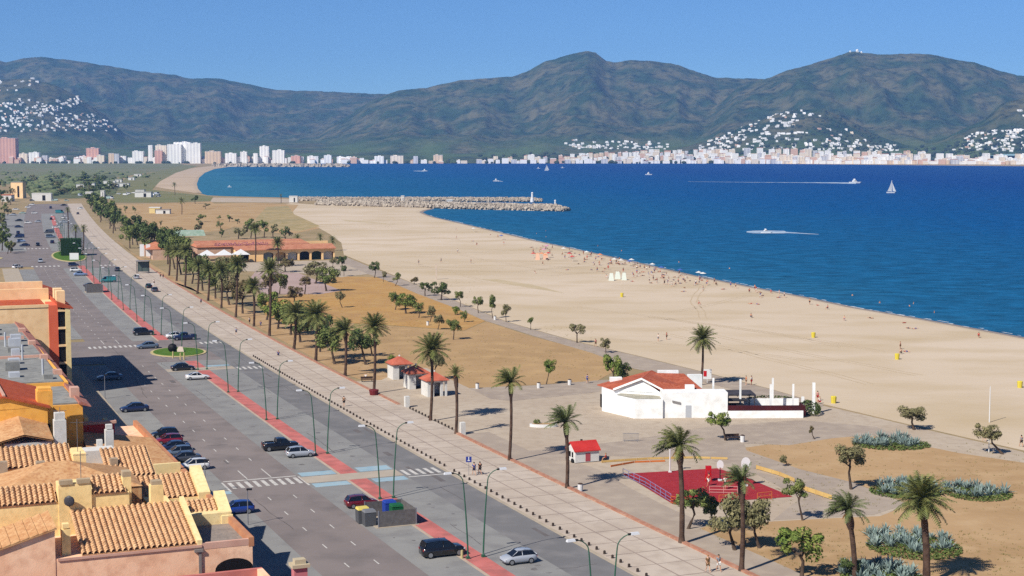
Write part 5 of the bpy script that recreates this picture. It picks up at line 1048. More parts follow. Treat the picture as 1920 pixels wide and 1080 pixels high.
# planter, barrier, pots, benches
b = at(1019, 800); root = thing('planter', 'long white rounded planter with a small shrub on the plaza', 'planter', b); m = MB(); n = 24
P = [(b.x + 2.1 * math.cos(a), b.y + .9 * math.sin(a)) for a in np.linspace(0, 2 * math.pi, n + 1)[:-1]]; m.prism(P, 0, .45); part(root, 'basin', wp, m); m = MB(); m.prism([(b.x + (x - b.x) * .86, b.y + (y - b.y) * .8) for x, y in P], .3, .47); part(root, 'soil', tan, m); m = MB(); hedge_fill(m, b + Vector((-1.0, .1, .75)), .5, .4, .35, 120, .15); part(root, 'shrub', leafA, m)
b = at(1183, 828); root = thing('barrier', 'grey metal crowd barrier on the grey path', 'barrier', b); m = MB(); gm = M('galvanised metal', A(150, 152, 160), rough=.5, metal=.3)
for x in np.linspace(-1.1, 1.1, 14): m.tube([b + Vector((x, 0, .2)), b + Vector((x, 0, 1.2))], .02, 4)
for z in (.2, 1.2): m.tube([b + Vector((-1.15, 0, z)), b + Vector((1.15, 0, z))], .035, 5)
part(root, 'panel', gm, m)
for x in (-.9, .9): m = MB(); m.tube([b + Vector((x, -.35, .03)), b + Vector((x, .35, .03))], .03, 4); m.tube([b + Vector((x, 0, .03)), b + Vector((x, 0, .3))], .03, 4); part(root, 'foot', gm, m)
b = at(701, 742); m = MB(); m.tube([b, b + Vector((0, 0, .2)), b + Vector((0, 0, 1.0)), b + Vector((0, 0, 1.05))], [.62, .7, .85, .8], 16); solo('plant_pot', 'round dark red pot holding a bushy promenade palm', 'pot', M('dark red pot', A(122, 40, 44), rough=.6), m, b)
dk = M('dark wood', A(84, 64, 54), A(66, 50, 42), 2, .85)
pinkish = M('pale concrete', A(222, 204, 186), A(206, 188, 170), 1, .9)
BINS = [(895, 729, 'left one of the white litter bins on the tan lawn edge', 0), (1010, 728, 'white litter bin by the leaning green tree', 0), (1068, 722, 'white litter bin near the blue stroller', 0), (1392, 829, 'white litter bin beneath the bright green tree', 0), (1088, 922, 'small white litter bin on the orange kerb', 0), (802, 610, 'white litter bin among the lawn trees', 0), (928, 600, 'white litter bin beside the seafront path', 0)]
for u, v, lb_, _ in BINS:
    b = at(u, v); root = thing('litter_bin', lb_, 'bin', b, 0, 'white litter bins'); m = MB(); m.tube([b, b + Vector((0, 0, .95))], [.3, .34], 10); part(root, 'bin_body', wp, m); m = MB(); m.tube([b + Vector((0, 0, .97)), b + Vector((0, 0, 1.08))], [.36, .2], 10); part(root, 'lid', dk, m)
ye = M('yellow plastic', A(232, 212, 74), rough=.5)
for u, v, lb_ in ((1525, 633, 'yellow beach bin beyond the lone palm'), (1682, 674, 'yellow beach bin near the group of bathers on the right'), (1912, 727, 'yellow beach bin at the right edge of the sand'), (1563, 756, 'bright yellow bin at the end of the seafront path'), (1166, 557, 'small yellow beach bin below the pale tents')):
    b = at(u, v); root = thing('beach_bin', lb_, 'bin', b, 0, 'yellow beach bins'); m = MB(); m.tube([b, b + Vector((0, 0, 1.05))], [.42, .5], 8); part(root, 'bin_body', ye, m); m = MB(); m.tube([b + Vector((0, 0, 1.07)), b + Vector((0, 0, 1.2))], [.52, .4], 8); part(root, 'lid', ye, m)
for u, v, lb_ in ((1373, 826, 'dark bench under the bright green tree'), (688, 716, 'bench under the potted palm where a person sits')):
    b = at(u, v); root = thing('bench', lb_, 'bench', b, .2); m = MB(); m.box((b.x, b.y, .45), (2.2, .5, .08)); part(root, 'seat', dk, m) if False else link('seat', MB().box((0, 0, .45), (2.2, .5, .08)).mesh('seat', dk), root)
    link('backrest', MB().box((0, .27, .75), (2.2, .06, .4)).mesh('backrest', dk), root)
    for x in (-.9, .9): link('leg', MB().box((x, 0, .21), (.1, .45, .42)).mesh('leg', blackp), root)
# flag pole, signs, showers
b = at(1855, 792); m = MB(); m.tube([b, b + Vector((0, 0, 5.6))], [.09, .06], 8); solo('flagpole', 'white flagpole at the right edge of the beach', 'pole', wp, m, b)
b = at(1854, 848); m = MB(); m.tube([b, b + Vector((0, 0, 3.4))], .07, 8); solo('flagpole', 'white pole beside the twin headed tree at right', 'pole', wp, m, b)
b = at(818, 524); m = MB(); m.box((b.x, b.y, 2.6), (.45, .3, 5.2)); solo('beach_post', 'tall cream post on the sand behind the path trees', 'post', pinkish, m, b)
b = at(1326, 718); root = thing('notice_board', 'white and red board leaning near the lone palm', 'sign', b); m = MB(); m.box((b.x, b.y, 1.6), (1.5, .1, 1.8)); part(root, 'board', wp, m); m = MB(); m.box((b.x - .4, b.y - .07, 1.7), (.55, .04, 1.0)); part(root, 'red_panel', rdp, m); m = MB(); m.tube([b, b + Vector((0, 0, .8))], .06, 6); part(root, 'post', wp, m)
b = at(879, 893); root = thing('street_sign', 'blue street sign with a white figure on the promenade', 'sign', b); m = MB(); m.tube([b, b + Vector((0, 0, 1.9))], .03, 6); part(root, 'post', gm, m); m = MB(); m.box((b.x, b.y, 2.2), (.72, .05, .72)); part(root, 'panel', M('sign blue', A(44, 62, 150), rough=.5), m)
m = MB(); m.box((b.x, b.y - .035, 2.28), (.1, .02, .32)); m.box((b.x, b.y - .035, 2.06), (.3, .02, .1)); m.ell((b.x - .0, b.y - .035, 2.47), (.07, .015, .07), 8, 5); part(root, 'pictogram', wp, m)
# ------------------------------------------------------------------ arcaded restaurant by the beach
arw = M('apricot arcade wall', A(246, 206, 150, 1), A(238, 194, 136, 1), .3, .9)
root = thing('arcade_restaurant', 'long apricot restaurant with an arcade and terracotta roofs', 'restaurant', at(540, 492)); a = at(446, 491); b = at(627, 486); ex2 = (b - a).normalized(); ey2 = Vector((-ex2.y, ex2.x, 0)); W2 = (b - a).length
def Q(x, y, z): p = a + ex2 * x + ey2 * y; return Vector((p.x, p.y, z))
def qb(m, x0, x1, y0, y1, z0, z1): m.hexa([Q(x0, y0, z0), Q(x1, y0, z0), Q(x1, y1, z0), Q(x0, y1, z0)], [Q(x0, y0, z1), Q(x1, y0, z1), Q(x1, y1, z1), Q(x0, y1, z1)]); return m
nA = 8; wA = W2 / nA; m = MB()
for k in range(nA):
    x0 = k * wA
    if k == 1: qb(m, x0, x0 + wA, 0, .3, 0, 4.2); continue
    n = 10; arc = [(x0 + wA * .5 - wA * .42 * math.cos(t_), 2.3 + 1.0 * math.sin(t_)) for t_ in np.linspace(0, math.pi, n)]
    top = [(x0 + wA * i / (n - 1), 4.2) for i in range(n)]
    m.add([Q(x, 0, z) for x, z in arc] + [Q(x, 0, z) for x, z in top], [(i, i + 1, n + i + 1, n + i) for i in range(n - 1)])
    qb(m, x0, x0 + wA * .08, 0, .4, 0, 2.3); qb(m, x0 + wA * .92, x0 + wA, 0, .4, 0, 2.3)
    m.add([Q(x0, 0, 2.3), Q(x0 + wA * .08, 0, 2.3), Q(x0, 0, 4.2)], [(0, 1, 2)]); m.add([Q(x0 + wA * .92, 0, 2.3), Q(x0 + wA, 0, 2.3), Q(x0 + wA, 0, 4.2)], [(0, 1, 2)])
qb(m, 0, W2, 4.4, 4.7, 0, 4.2); qb(m, -.1, .0, 0, 12, 0, 4.2); qb(m, W2, W2 + .2, 0, 12, 0, 4.2); qb(m, 0, W2, 9, 9.3, 4, 6.6); part(root, 'wall', arw, m)
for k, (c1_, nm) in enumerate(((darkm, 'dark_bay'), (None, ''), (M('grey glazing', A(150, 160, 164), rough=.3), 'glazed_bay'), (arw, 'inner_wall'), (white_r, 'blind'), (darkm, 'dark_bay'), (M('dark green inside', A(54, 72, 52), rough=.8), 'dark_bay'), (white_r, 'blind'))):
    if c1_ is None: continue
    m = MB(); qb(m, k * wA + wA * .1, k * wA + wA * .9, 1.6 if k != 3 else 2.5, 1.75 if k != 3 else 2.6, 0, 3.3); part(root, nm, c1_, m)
m = MB(); m.hexa([Q(-1, -.8, 4.1), Q(W2 + .6, -.8, 4.1), Q(W2 + .6, 5.5, 5.6), Q(-1, 5.5, 5.6)], [Q(-1, -.8, 4.3), Q(W2 + .6, -.8, 4.3), Q(W2 + .6, 5.5, 5.8), Q(-1, 5.5, 5.8)]); m.hexa([Q(-14, 6, 5.7), Q(W2 - 8, 6, 5.7), Q(W2 - 10, 13, 7.2), Q(-14, 13, 7.2)], [Q(-14, 6, 5.9), Q(W2 - 8, 6, 5.9), Q(W2 - 10, 13, 7.4), Q(-14, 13, 7.4)]); part(root, 'roof', M('faded terracotta', A(206, 140, 108), A(188, 118, 88), .5, .85, c3=A(220, 158, 124), scale3=1.5), m)
m = MB(); r5.seed(3)
for k in range(6): hedge_fill(m, Q(-6 + k * 3.4, 5.4, 6.3), 1.8, .8, .6, 90, .2)
part(root, 'bougainvillea', M('purple flowers', A(150, 88, 140), A(176, 108, 150), .8, .9), m)
m = MB()
for k in range(3):
    x = -15 + k * 6.2; m.add([Q(x, -6, 3.0), Q(x + 6, -6, 3.0), Q(x + 6, -1, 3.0), Q(x, -1, 3.0), Q(x + 3, -3.5, 5.0)], [(0, 1, 4), (1, 2, 4), (2, 3, 4), (3, 0, 4)])
o = solo('marquee', 'row of white peaked marquees left of the arcade', 'marquee', wp, m, Q(-6, -4, 0))
root = thing('beach_restaurant', 'terracotta roofed building with stepped hips left of the white marquees', 'restaurant', at(310, 480)); a0 = at(300, 487)
m = MB(); m.box((a0.x, a0.y + 14, 2.0), (15, 28, 4.0), .35); m.box((a0.x + 22, a0.y + 20, 2.1), (26, 16, 4.2), .35); part(root, 'wall', M('pale pink wall', A(226, 190, 164), A(212, 174, 148), .4, .9), m)
m = MB()
for k in range(4):
    c = a0 + Vector((-k * 2.6 + 1.0, 3 + k * 7.2, 4.0)); m.box((c.x, c.y, c.z + .9), (14 - k, 7, 1.8), .35, (.25, .2))
m.box((a0.x + 22, a0.y + 20, 5.1), (27, 17, 1.9), .35, (.8, .15)); part(root, 'roof', M('terracotta hips', A(214, 142, 106), A(198, 122, 90), .5, .85), m)
m = MB(); c = at(352, 460); m.box((c.x, c.y, 5.4), (15, 5, 2.4), .3, (.9, .7)); part(root, 'green_glass_roof', M('green glass canopy', A(158, 186, 162), A(190, 208, 190), .8, .5), m)
m = MB()
for dx in (0, 4): m.box((a0.x - 7.5 + dx * .6, a0.y + 3, 3.4), (1.6, .2, 4.6), .1)
part(root, 'banner', wp, m)
# yellow hut and far bits
def hut(u, v, w, d, h, mat, rmat, label, cat='hut', name='hut'):
    b = at(u, v); root = thing(name, label, cat, b); m = MB(); m.box((b.x, b.y + d / 2, h / 2), (w, d, h)); part(root, 'wall', mat, m); m = MB(); m.box((b.x, b.y + d / 2, h + .2), (w + .5, d + .5, .4), 0, (.94, .94)); part(root, 'roof', rmat, m)
    m = MB(); m.box((b.x + w * .12, b.y - .04, h * .42), (w * .16, .1, h * .7)); part(root, 'door', darkm, m)
yw = M('pale yellow wall', A(240, 216, 150), rough=.9)
hut(290, 400, 7, 5, 3.6, yw, white_r, 'pale yellow hut on the far brown field'); hut(305, 401, 9, 4, 2.6, white_r, terr, 'low white stall beside the pale yellow hut')
hut(550, 379.5, 6.5, 4, 4.6, white_r, white_r, 'white cabin at the root of the breakwater'); hut(268, 370, 14, 7, 4.4, white_r, greyr, 'long white building at the edge of the far meadow')
hut(262, 368, 8, 5, 5.5, white_r, greyr, 'taller white block behind the long white building')
hut(78, 377, 15.5, 4, 6.0, white_r, white_r, 'long white hoarding shed closing the car park', 'shed', 'shed')
hut(32, 372, 10, 9, 13.5, peach, greyr, 'peach villa on the left beyond the car park', 'house', 'villa'); hut(12, 378, 8, 8, 5, white_r, tiler, 'white cottage beside the peach villa', 'house', 'villa')
hut(167, 372, 6, 4, 5.2, white_r, white_r, 'white booth beside the camper vans'); hut(192, 369, 3.2, 4, 5, white_r, white_r, 'narrow white booth among the promenade pines')
for i, (u, v) in enumerate([(150, 352), (168, 350), (205, 345), (222, 342), (212, 352), (230, 350), (246, 338), (258, 331)]): hut(u, v, 8 + i % 3 * 3, 5, 3.6, white_r, greyr, f'small pale building in the scrub past the car park, {ORD[i]} from the left', 'house', 'cottage')
# hedge box, board, mesh containers, shelter
b = R(488, -.5); root = thing('hedge_box', 'tall clipped green hedge box on the far traffic island', 'hedge', b); m = MB(); m.box((b.x, b.y, 3.4), (7.6, 8, 6.6), .3); part(root, 'core', M('hedge core', A(30, 56, 22), rough=.95), m)
m = MB(); r5.seed(8); hedge_fill(m, b + Vector((0, 0, 3.4)), 4.0, 4.2, 3.4, 1500, .22, True); part(root, 'foliage', M('hedge leaves', A(48, 92, 32), A(66, 110, 42), 1, .9, c3=A(36, 70, 26), scale3=3), m)
b = R(461, -.7); root = thing('billboard', 'blank white board in front of the hedge box', 'board', b); m = MB(); m.box((b.x, b.y, 1.5), (3.4, .2, 2.5)); part(root, 'panel', wp, m)
for dx in (-1.2, 1.2): m = MB(); m.tube([b + Vector((dx, .2, 0)), b + Vector((dx, .2, 1.2))], .06, 6); part(root, 'post', gm, m)
meshm = M('grey mesh screen', A(120, 116, 114), A(104, 100, 99), 2.5, .9)
def BQ(s, t, z): return R(s, t, z)
def screen(s0, s1, t0, t1, h, label):
    root = thing('bin_enclosure', label, 'bin enclosure', R((s0 + s1) / 2, (t0 + t1) / 2))
    for (sa, ta, sb, tb) in ((s0, t0, s0, t1), (s0, t1, s1, t1), (s1, t1, s1, t0)):
        a, b2 = R(sa, ta), R(sb, tb); d = b2 - a; c = (a + b2) / 2; m = MB(); m.box((c.x, c.y, h / 2 + .1), (d.length - .06, .06, h), math.atan2(d.y, d.x)); part(root, 'screen', meshm, m)
    for (s_, t_) in ((s0, t0), (s0, t1), (s1, t1), (s1, t0)): p = R(s_, t_); m = MB(); m.box((p.x, p.y, h / 2 + .1), (.12, .12, h + .2), heading(s_)); part(root, 'post', gm, m)
    m = MB(); solid(m, s0 - .3, s1 + .3, t0 - .3, t1 + .3, .04, .1); part(root, 'plinth', kerbm, m)
screen(22.3, 27.4, -5.3, -.9, 1.75, 'grey mesh waste enclosure by the red strip'); screen(322, 327, -5.8, -1.2, 2.2, 'far grey mesh waste enclosure left of the red strip')
def waste(s, t, colb, coll, label, w=1.25, d=1.2, h=1.6):
    p = R(s, t); hd = heading(s); root = thing('waste_container', label, 'waste container', p, hd, 'waste containers in the mesh enclosure')
    link('container_body', MB().box((0, 0, .1 + h * .45), (d, w, h * .9), 0, (1.0, 1.08)).mesh('container_body', colb), root); link('lid', MB().box((0, 0, h + .12), (d * 1.05, w * 1.1, .24), 0, (.8, .85)).mesh('lid', coll), root)
    for x in (-.4, .4): link('wheel', MB().tube([(x, -w * .45, .12), (x, -w * .3, .12)], .12, 8).mesh('wheel', tyrem), root)
gd = M('dark grey plastic', A(92, 94, 98), rough=.6); gl_ = M('mid grey plastic', A(130, 132, 136), rough=.6); ylid = M('yellow lid', A(236, 216, 110), rough=.5); blb = M('blue plastic', A(44, 74, 170), rough=.5); grn = M('green plastic', A(34, 104, 62), rough=.5)
waste(25.4, -6.2, gd, ylid, 'grey container with a pale yellow lid, leftmost of the four'); waste(23.9, -5.9, gd, gl_, 'grey container with a grey lid'); waste(25.8, -2.9, blb, blb, 'blue waste container inside the mesh enclosure', h=2.0); waste(24.2, -2.6, grn, grn, 'green waste container inside the mesh enclosure', h=1.9)
b = R(389, 17.5); root = thing('bus_shelter', 'dark glass shelter on the promenade near the hedge island', 'shelter', b); m = MB()
for dx in (-1.9, 1.9):
    for dy in (-.8, .8): m.tube([b + Vector((dx, dy, .1)), b + Vector((dx, dy, 4.2))], .09, 6)
part(root, 'frame', blackp, m); m = MB(); m.box((b.x, b.y, 4.3), (4.4, 2.2, .16)); part(root, 'roof', gm, m); m = MB(); m.box((b.x, b.y + .8, 2.3), (3.7, .05, 3.4)); part(root, 'panel', M('tinted glass', A(84, 96, 92), rough=.2), m)
# island furniture
b = R(180, -.8); root = thing('planter', 'dark round planter and pale slab on the near green island', 'planter', b); m = MB(); m.ell((b.x - .6, b.y, 1.0), (.95, .9, .95), 14, 8); part(root, 'ball', darkm, m); m = MB(); m.hexa([b + Vector((.5, -.6, .25)), b + Vector((2.0, -.8, .25)), b + Vector((1.6, .5, .25)), b + Vector((.6, .6, .25))], [b + Vector((.45, -.5, .7)), b + Vector((1.9, -.8, .4)), b + Vector((1.4, .5, 1.2)), b + Vector((.6, .6, 1.2))]); part(root, 'slab', pinkish, m)
for i, (s, t) in enumerate(((171.5, -2.6), (168.5, -1.6), (168.4, -.9))):
    p = R(s, t); m = MB(); m.tube([p, p + Vector((0, 0, 1.4))], [.16, .13], 8); solo('bollard', f'yellowish marker post at the near end of the green island, {ORD[i]} from the left', 'post', yel, m, p, 'marker posts of the green island')
p = R(6.8, -1.35); m = MB(); m.tube([p, p + Vector((0, 0, .9))], [.16, .13], 8); solo('bollard', 'short cream marker post on the red strip beside the lamps', 'post', yel, m, p)
# ------------------------------------------------------------------ street lamps
lampg = M('green lamp paint', A(58, 108, 84), A(52, 98, 78), 1.0, .5); headm = M('white lamp head', A(236, 238, 240), rough=.35)
def lamp_template(sg):
    root = thing('street_lamp', 'lamp', 'street lamp'); m = MB(); P = []
    for i in range(15):
        q = i / 14
        if q < .72: P.append(Vector((.9 * (q / .72) ** 1.5 * .55 + 0, 0, 8.0 * q / .72)))
        else:
            w = (q - .72) / .28 * 1.25; P.append(Vector((.5 + 1.55 * (1 - math.cos(w)) * 1.0, 0, 8.0 + 1.05 * math.sin(w) / .95)))
    m.tube(P, [.095 - .05 * i / 14 for i in range(15)], 7); link('pole', m.mesh('pole', lampg, None, True), root)
    link('base', MB().box((0, 0, .12), (.36, .36, .24)).mesh('base', lampg), root)
    e = P[-1]; link('arm_joint', MB().box((e.x + .12, 0, e.z), (.3, .16, .16)).mesh('arm_joint', blackp), root)
    h = MB(); h.box((e.x + .62, 0, e.z + .03), (.8, .34, .2), 0, (.85, .7)); link('lamp_head', h.mesh('lamp_head', headm), root)
    return root
LT = lamp_template(1); n_ = 0; first = True
for k in range(-1, 23):
    s = 6.4 + 29.3 * k
    if abs(s - 480) < 40: continue
    for sg in (-1, 1):
        o = copy_tree(LT); o.location = R(s, .85 * sg, .05); hd = heading(s); o.rotation_euler = (0, 0, hd - math.pi / 2 if sg > 0 else hd + math.pi / 2)
        tag(o, f'curved green lamp leaning {"seaward" if sg > 0 else "inland"}, {ORD[k + 1]} pair from the near end', 'street lamp', 'curved lamps on the red median strip')
for ch in list(LT.children): bpy.data.objects.remove(ch)
bpy.data.objects.remove(LT)
for i, (u, v) in enumerate([(465, 985), (385, 925), (197, 748), (285, 985), (330, 790)][:3]):
    b = at(u, v); root = thing('lamp_post', ['thin post lamp beside the blue car and the tiled gable', 'thin post lamp beside the white car of the tight row', 'pale post lamp standing in the deep building shadow'][i], 'lamp', b); m = MB(); m.tube([b, b + Vector((0, 0, 4.0))], [.07, .05], 6); part(root, 'pole', gm, m); m = MB(); m.box((b.x + .2, b.y, 4.1), (.6, .25, .18)); part(root, 'lamp_head', blackp, m)
# promenade bollards
bm = M('dark bollard', A(70, 58, 52), A(58, 48, 42), 2, .8); bt = MB().tube([(0, 0, 0), (0, 0, .3), (0, 0, .36)], [.15, .14, .07], 8).mesh('bollard', bm)
i = 0; s = -18.0
while i < 100:
    o = link('bollard', bt); o.location = R(s, 12.75, .15); tag(o, 'small dark bollard in the long row along the promenade kerb', 'bollard', 'bollards along the promenade kerb'); s += 1.85; i += 1
    if 47 < s < 50.5: s += 1.9
for i in range(14):
    if i in (7,): continue
    s = 95.5 - i * 1.55; o = link('bollard', bt); o.location = R(s, 22.9, .15); tag(o, 'small dark bollard in the short row between the white pillars', 'bollard', 'bollards between the white pillars')
# ------------------------------------------------------------------ people
def skin_mesh(name, joints, edges, root_i, lvl=1):
    me = bpy.data.meshes.new(name + '_cage'); me.from_pydata([j[0] for j in joints], edges, []); me.update()
    o = bpy.data.objects.new(name + '_cage', me); col.objects.link(o)
    md = o.modifiers.new('skin', 'SKIN'); md.use_smooth_shade = True
    sv = me.skin_vertices[0].data
    for i, j in enumerate(joints): sv[i].radius = (j[1], j[1] if len(j) < 3 else j[2]); sv[i].use_root = (i == root_i)
    ss = o.modifiers.new('sub', 'SUBSURF'); ss.levels = lvl; ss.render_levels = lvl
    dg = bpy.context.evaluated_depsgraph_get(); ev = o.evaluated_get(dg)
    out = bpy.data.meshes.new_from_object(ev); out.name = name; bpy.data.objects.remove(o); return out
def pose(kind):
    """joint positions of a 1.72 m figure facing +Y"""
    P = dict(pel=(0, 0, .93), spi=(0, 0, 1.1), che=(0, 0, 1.32), nec=(0, 0, 1.47), hd=(0, .03, 1.58), top=(0, .01, 1.70))
    for sg, n in ((-1, 'l'), (1, 'r')):
        P['sh' + n] = (.19 * sg, 0, 1.39); P['el' + n] = (.25 * sg, -.03, 1.12); P['wr' + n] = (.26 * sg, .06, .88); P['ha' + n] = (.255 * sg, .09, .81)
        P['hi' + n] = (.10 * sg, 0, .88); P['kn' + n] = (.11 * sg, .03, .49); P['an' + n] = (.11 * sg, 0, .08); P['to' + n] = (.12 * sg, .15, .035)
    if kind == 'walk':
        P.update(knl=(-.1, .20, .50), anl=(-.1, .30, .09), tol=(-.1, .45, .05), knr=(.1, -.02, .48), anr=(.1, -.26, .13), tor=(.1, -.14, .035), ell=(-.25, -.12, 1.14), wrl=(-.24, -.10, .9), hal=(-.235, -.07, .83), elr=(.25, .08, 1.14), wrr=(.23, .24, .97), har=(.22, .30, .93))
    if kind == 'sit':
        d = -.48
        for k in list(P): P[k] = (P[k][0], P[k][1], P[k][2] + d)
        for sg, n in ((-1, 'l'), (1, 'r')): P['hi' + n] = (.1 * sg, .02, .42); P['kn' + n] = (.13 * sg, .44, .47); P['an' + n] = (.13 * sg, .5, .08); P['to' + n] = (.14 * sg, .65, .04); P['el' + n] = (.25 * sg, .05, .66); P['wr' + n] = (.2 * sg, .28, .58); P['ha' + n] = (.18 * sg, .35, .57)
    if kind == 'lie':
        Q_ = {}
        for k, p in P.items(): Q_[k] = (p[0], p[2] - .9, .12 - p[1] * .6 + .02)
        P = Q_
        for n in 'lr': P['kn' + n] = (P['kn' + n][0], P['kn' + n][1], .28); P['to' + n] = (P['to' + n][0], P['to' + n][1], .2)
    return P
RAD = dict(pel=.125, spi=.115, che=.135, nec=.055, hd=.095, top=.07, sh=.058, el=.042, wr=.03, ha=.03, hi=.085, kn=.055, an=.036, to=.032)
def body_mesh(kind):
    P = pose(kind); names = list(P); J = [(P[n], RAD[n] if n in RAD else RAD[n[:2]]) for n in names]; I = {n: i for i, n in enumerate(names)}
    E_ = [('pel', 'spi'), ('spi', 'che'), ('che', 'nec'), ('nec', 'hd'), ('hd', 'top')]
    for n in 'lr': E_ += [('che', 'sh' + n), ('sh' + n, 'el' + n), ('el' + n, 'wr' + n), ('wr' + n, 'ha' + n), ('pel', 'hi' + n), ('hi' + n, 'kn' + n), ('kn' + n, 'an' + n), ('an' + n, 'to' + n)]
    ed = [(I[a], I[b]) for a, b in E_]
    for n, sg in (('l', -1), ('r', 1)):
        w = Vector(P['wr' + n]); h = Vector(P['ha' + n]); d = (h - w).normalized(); sd = Vector((0, 1, 0)) if abs(d.y) < .8 else Vector((0, 0, 1)); sd = (sd - d * sd.dot(d)).normalized()
        for f in range(4):
            q = h + sd * (.024 - .016 * f) + d * .012; e = q + d * (.07 - .008 * abs(f - 1.3)) - Vector((sg * .014, 0, 0))
            J += [(tuple(q), .009), (tuple(e), .007)]; ed += [(I['ha' + n], len(J) - 2), (len(J) - 2, len(J) - 1)]
        q = w.lerp(h, .5) + sd * .035; e = q + d * .045 + sd * .018; J += [(tuple(q), .01), (tuple(e), .008)]; ed += [(I['wr' + n], len(J) - 2), (len(J) - 2, len(J) - 1)]
    return skin_mesh('body', J, ed, I['pel']), P
def part_mesh(nm, P, names, edges, k, lo=0):
    J = [(P[n], (RAD[n] if n in RAD else RAD[n[:2]]) * k + .012) for n in names]; I = {n: i for i, n in enumerate(names)}
    return skin_mesh(nm, J, [(I[a], I[b]) for a, b in edges], 0)
PEOPLE = {}
for kind in ('stand', 'walk', 'sit', 'lie'):
    bm_, P = body_mesh(kind)
    P2 = dict(P)
    for n in 'lr':
        P2['mu' + n] = tuple(Vector(P['sh' + n]).lerp(Vector(P['el' + n]), .75)); P2['mt' + n] = tuple(Vector(P['hi' + n]).lerp(Vector(P['kn' + n]), .8))
    RAD['mu'] = .05; RAD['mt'] = .07
    sh = part_mesh('shirt', P2, ['che', 'spi', 'pel', 'shl', 'mul', 'shr', 'mur'], [('che', 'spi'), ('spi', 'pel'), ('che', 'shl'), ('shl', 'mul'), ('che', 'shr'), ('shr', 'mur')], 1.06)
    so = part_mesh('shorts', P2, ['pel', 'hil', 'mtl', 'hir', 'mtr'], [('pel', 'hil'), ('hil', 'mtl'), ('pel', 'hir'), ('hir', 'mtr')], 1.12)
    hd_, tp = Vector(P['hd']), Vector(P['top']); up = (tp - hd_).normalized(); c = hd_ + up * .045; m = MB(); m.ell((0, 0, 0), (.105, .112, .105), 12, 6, -.15)
    back = Vector((0, -1, 0)) if kind != 'lie' else Vector((0, 0, -1)); rot = Vector((0, 0, 1)).rotation_difference((up + back * .35).normalized())
    m.v = [tuple(rot @ Vector(p) + c) for p in m.v]; hr = m.mesh('hair', None, None, True)
    m = MB(); fw = -back; m.ell(tuple(hd_ + fw * .1 - up * .015), (.014, .02, .022), 6, 4)
    for sx in (-1, 1): m.ell(tuple(hd_ + Vector((sx * .094, 0, 0)) - up * .01), (.012, .025, .032), 6, 4)
    fc = m.mesh('face', None, None, True); m = MB()
    for sx in (-1, 1): m.ell(tuple(hd_ + fw * .088 + Vector((sx * .034, 0, 0)) + up * .012), (.014, .012, .009), 6, 4)
    m.ell(tuple(hd_ + fw * .086 - up * .05), (.024, .012, .008), 6, 4); ey_ = m.mesh('eyes_and_mouth', None, None, True)
    for me in (bm_, sh, so, hr, fc, ey_):
        me.materials.clear(); me.materials.append(darkm)
    PEOPLE[kind] = (bm_, sh, so, hr, fc, ey_)
SK = [M('tanned skin', A(206, 150, 116), rough=.6), M('light skin', A(228, 178, 146), rough=.6)]
CLO = {k: M(k + ' cloth', A(*c), rough=.9) for k, c in {'white': (236, 234, 228), 'black': (34, 34, 38), 'blue': (60, 92, 168), 'red': (196, 44, 44), 'brown': (130, 98, 62), 'grey': (150, 154, 160), 'pink': (222, 150, 150), 'orange': (226, 130, 76), 'navy': (40, 46, 84), 'pale blue': (150, 176, 212), 'skin': (206, 150, 116)}.items()}
HA = [M('dark hair', A(48, 36, 30), rough=.8), M('fair hair', A(170, 130, 80), rough=.8)]
npers = 0
def person(u, v, kind, top, bot, rot, label, group=None, z=0.0, sk=None, pos=None):
    global npers; npers += 1; p = at(u, v, z) if pos is None else pos; o = thing('person', label, 'person', p, rot, group); ms = PEOPLE[kind]; s_ = SK[(npers if sk is None else sk) % 2]
    for me, nm, mt in zip(ms, ('body', 'shirt', 'shorts', 'hair', 'face', 'eyes_and_mouth'), (s_, CLO[top] if top != 'skin' else None, CLO[bot], HA[npers % 3 == 0], s_, darkm)):
        if mt is None: continue
        c = link(nm, me, o); c.material_slots[0].link = 'OBJECT'; c.material_slots[0].material = mt
    return o
hd0 = heading(40) - math.pi / 2
person(889, 891, 'walk', 'blue', 'navy', hd0, 'person in blue walking on the promenade, left one of two', z=.15); person(900, 890, 'walk', 'black', 'black', hd0, 'person in black walking on the promenade, right one of two', z=.15)
person(1327, 1072, 'walk', 'brown', 'brown', hd0 + 3.1, 'person in brown walking by the orange kerb, nearest on the left', z=.15); person(1347, 1071, 'walk', 'grey', 'white', hd0 + 3.1, 'person in pale grey walking by the orange kerb, nearest on the right', z=.15)
person(443, 628, 'walk', 'pale blue', 'navy', hd0, 'person in pale blue on the promenade above the green island', z=.15); person(522, 668, 'sit', 'blue', 'navy', hd0, 'person in blue seated low on the middle of the promenade', z=.0)
person(645, 762, 'stand', 'brown', 'black', hd0, 'dark dressed person at the promenade kerb below the curved lamp', z=.15); person(468, 608, 'stand', 'white', 'black', 1.0, 'person in white beside the fifth palm from the grove', z=.15)
person(686, 712, 'sit', 'white', 'grey', 2.6, 'person in white sitting on the bench by the potted palm'); person(489, 615, 'walk', 'blue', 'grey', hd0, 'small figure in blue at the brick kerb among the palms', z=.15)
person(1101, 719, 'walk', 'blue', 'blue', -1.2, 'person in blue pushing along the tan lawn edge'); person(1250, 637, 'stand', 'red', 'black', 1.2, 'beach player in red standing on the open sand'); person(1234, 640, 'stand', 'white', 'grey', -1.2, 'beach player in white left of the one in red')
person(1117, 650, 'walk', 'pink', 'brown', .5, 'walker on the seafront path right of the lone small tree'); person(301, 522, 'walk', 'black', 'black', hd0, 'person in black near the promenade shelter, left one', z=.15); person(306, 523, 'walk', 'black', 'navy', hd0, 'person in black near the promenade shelter, right one', z=.15)
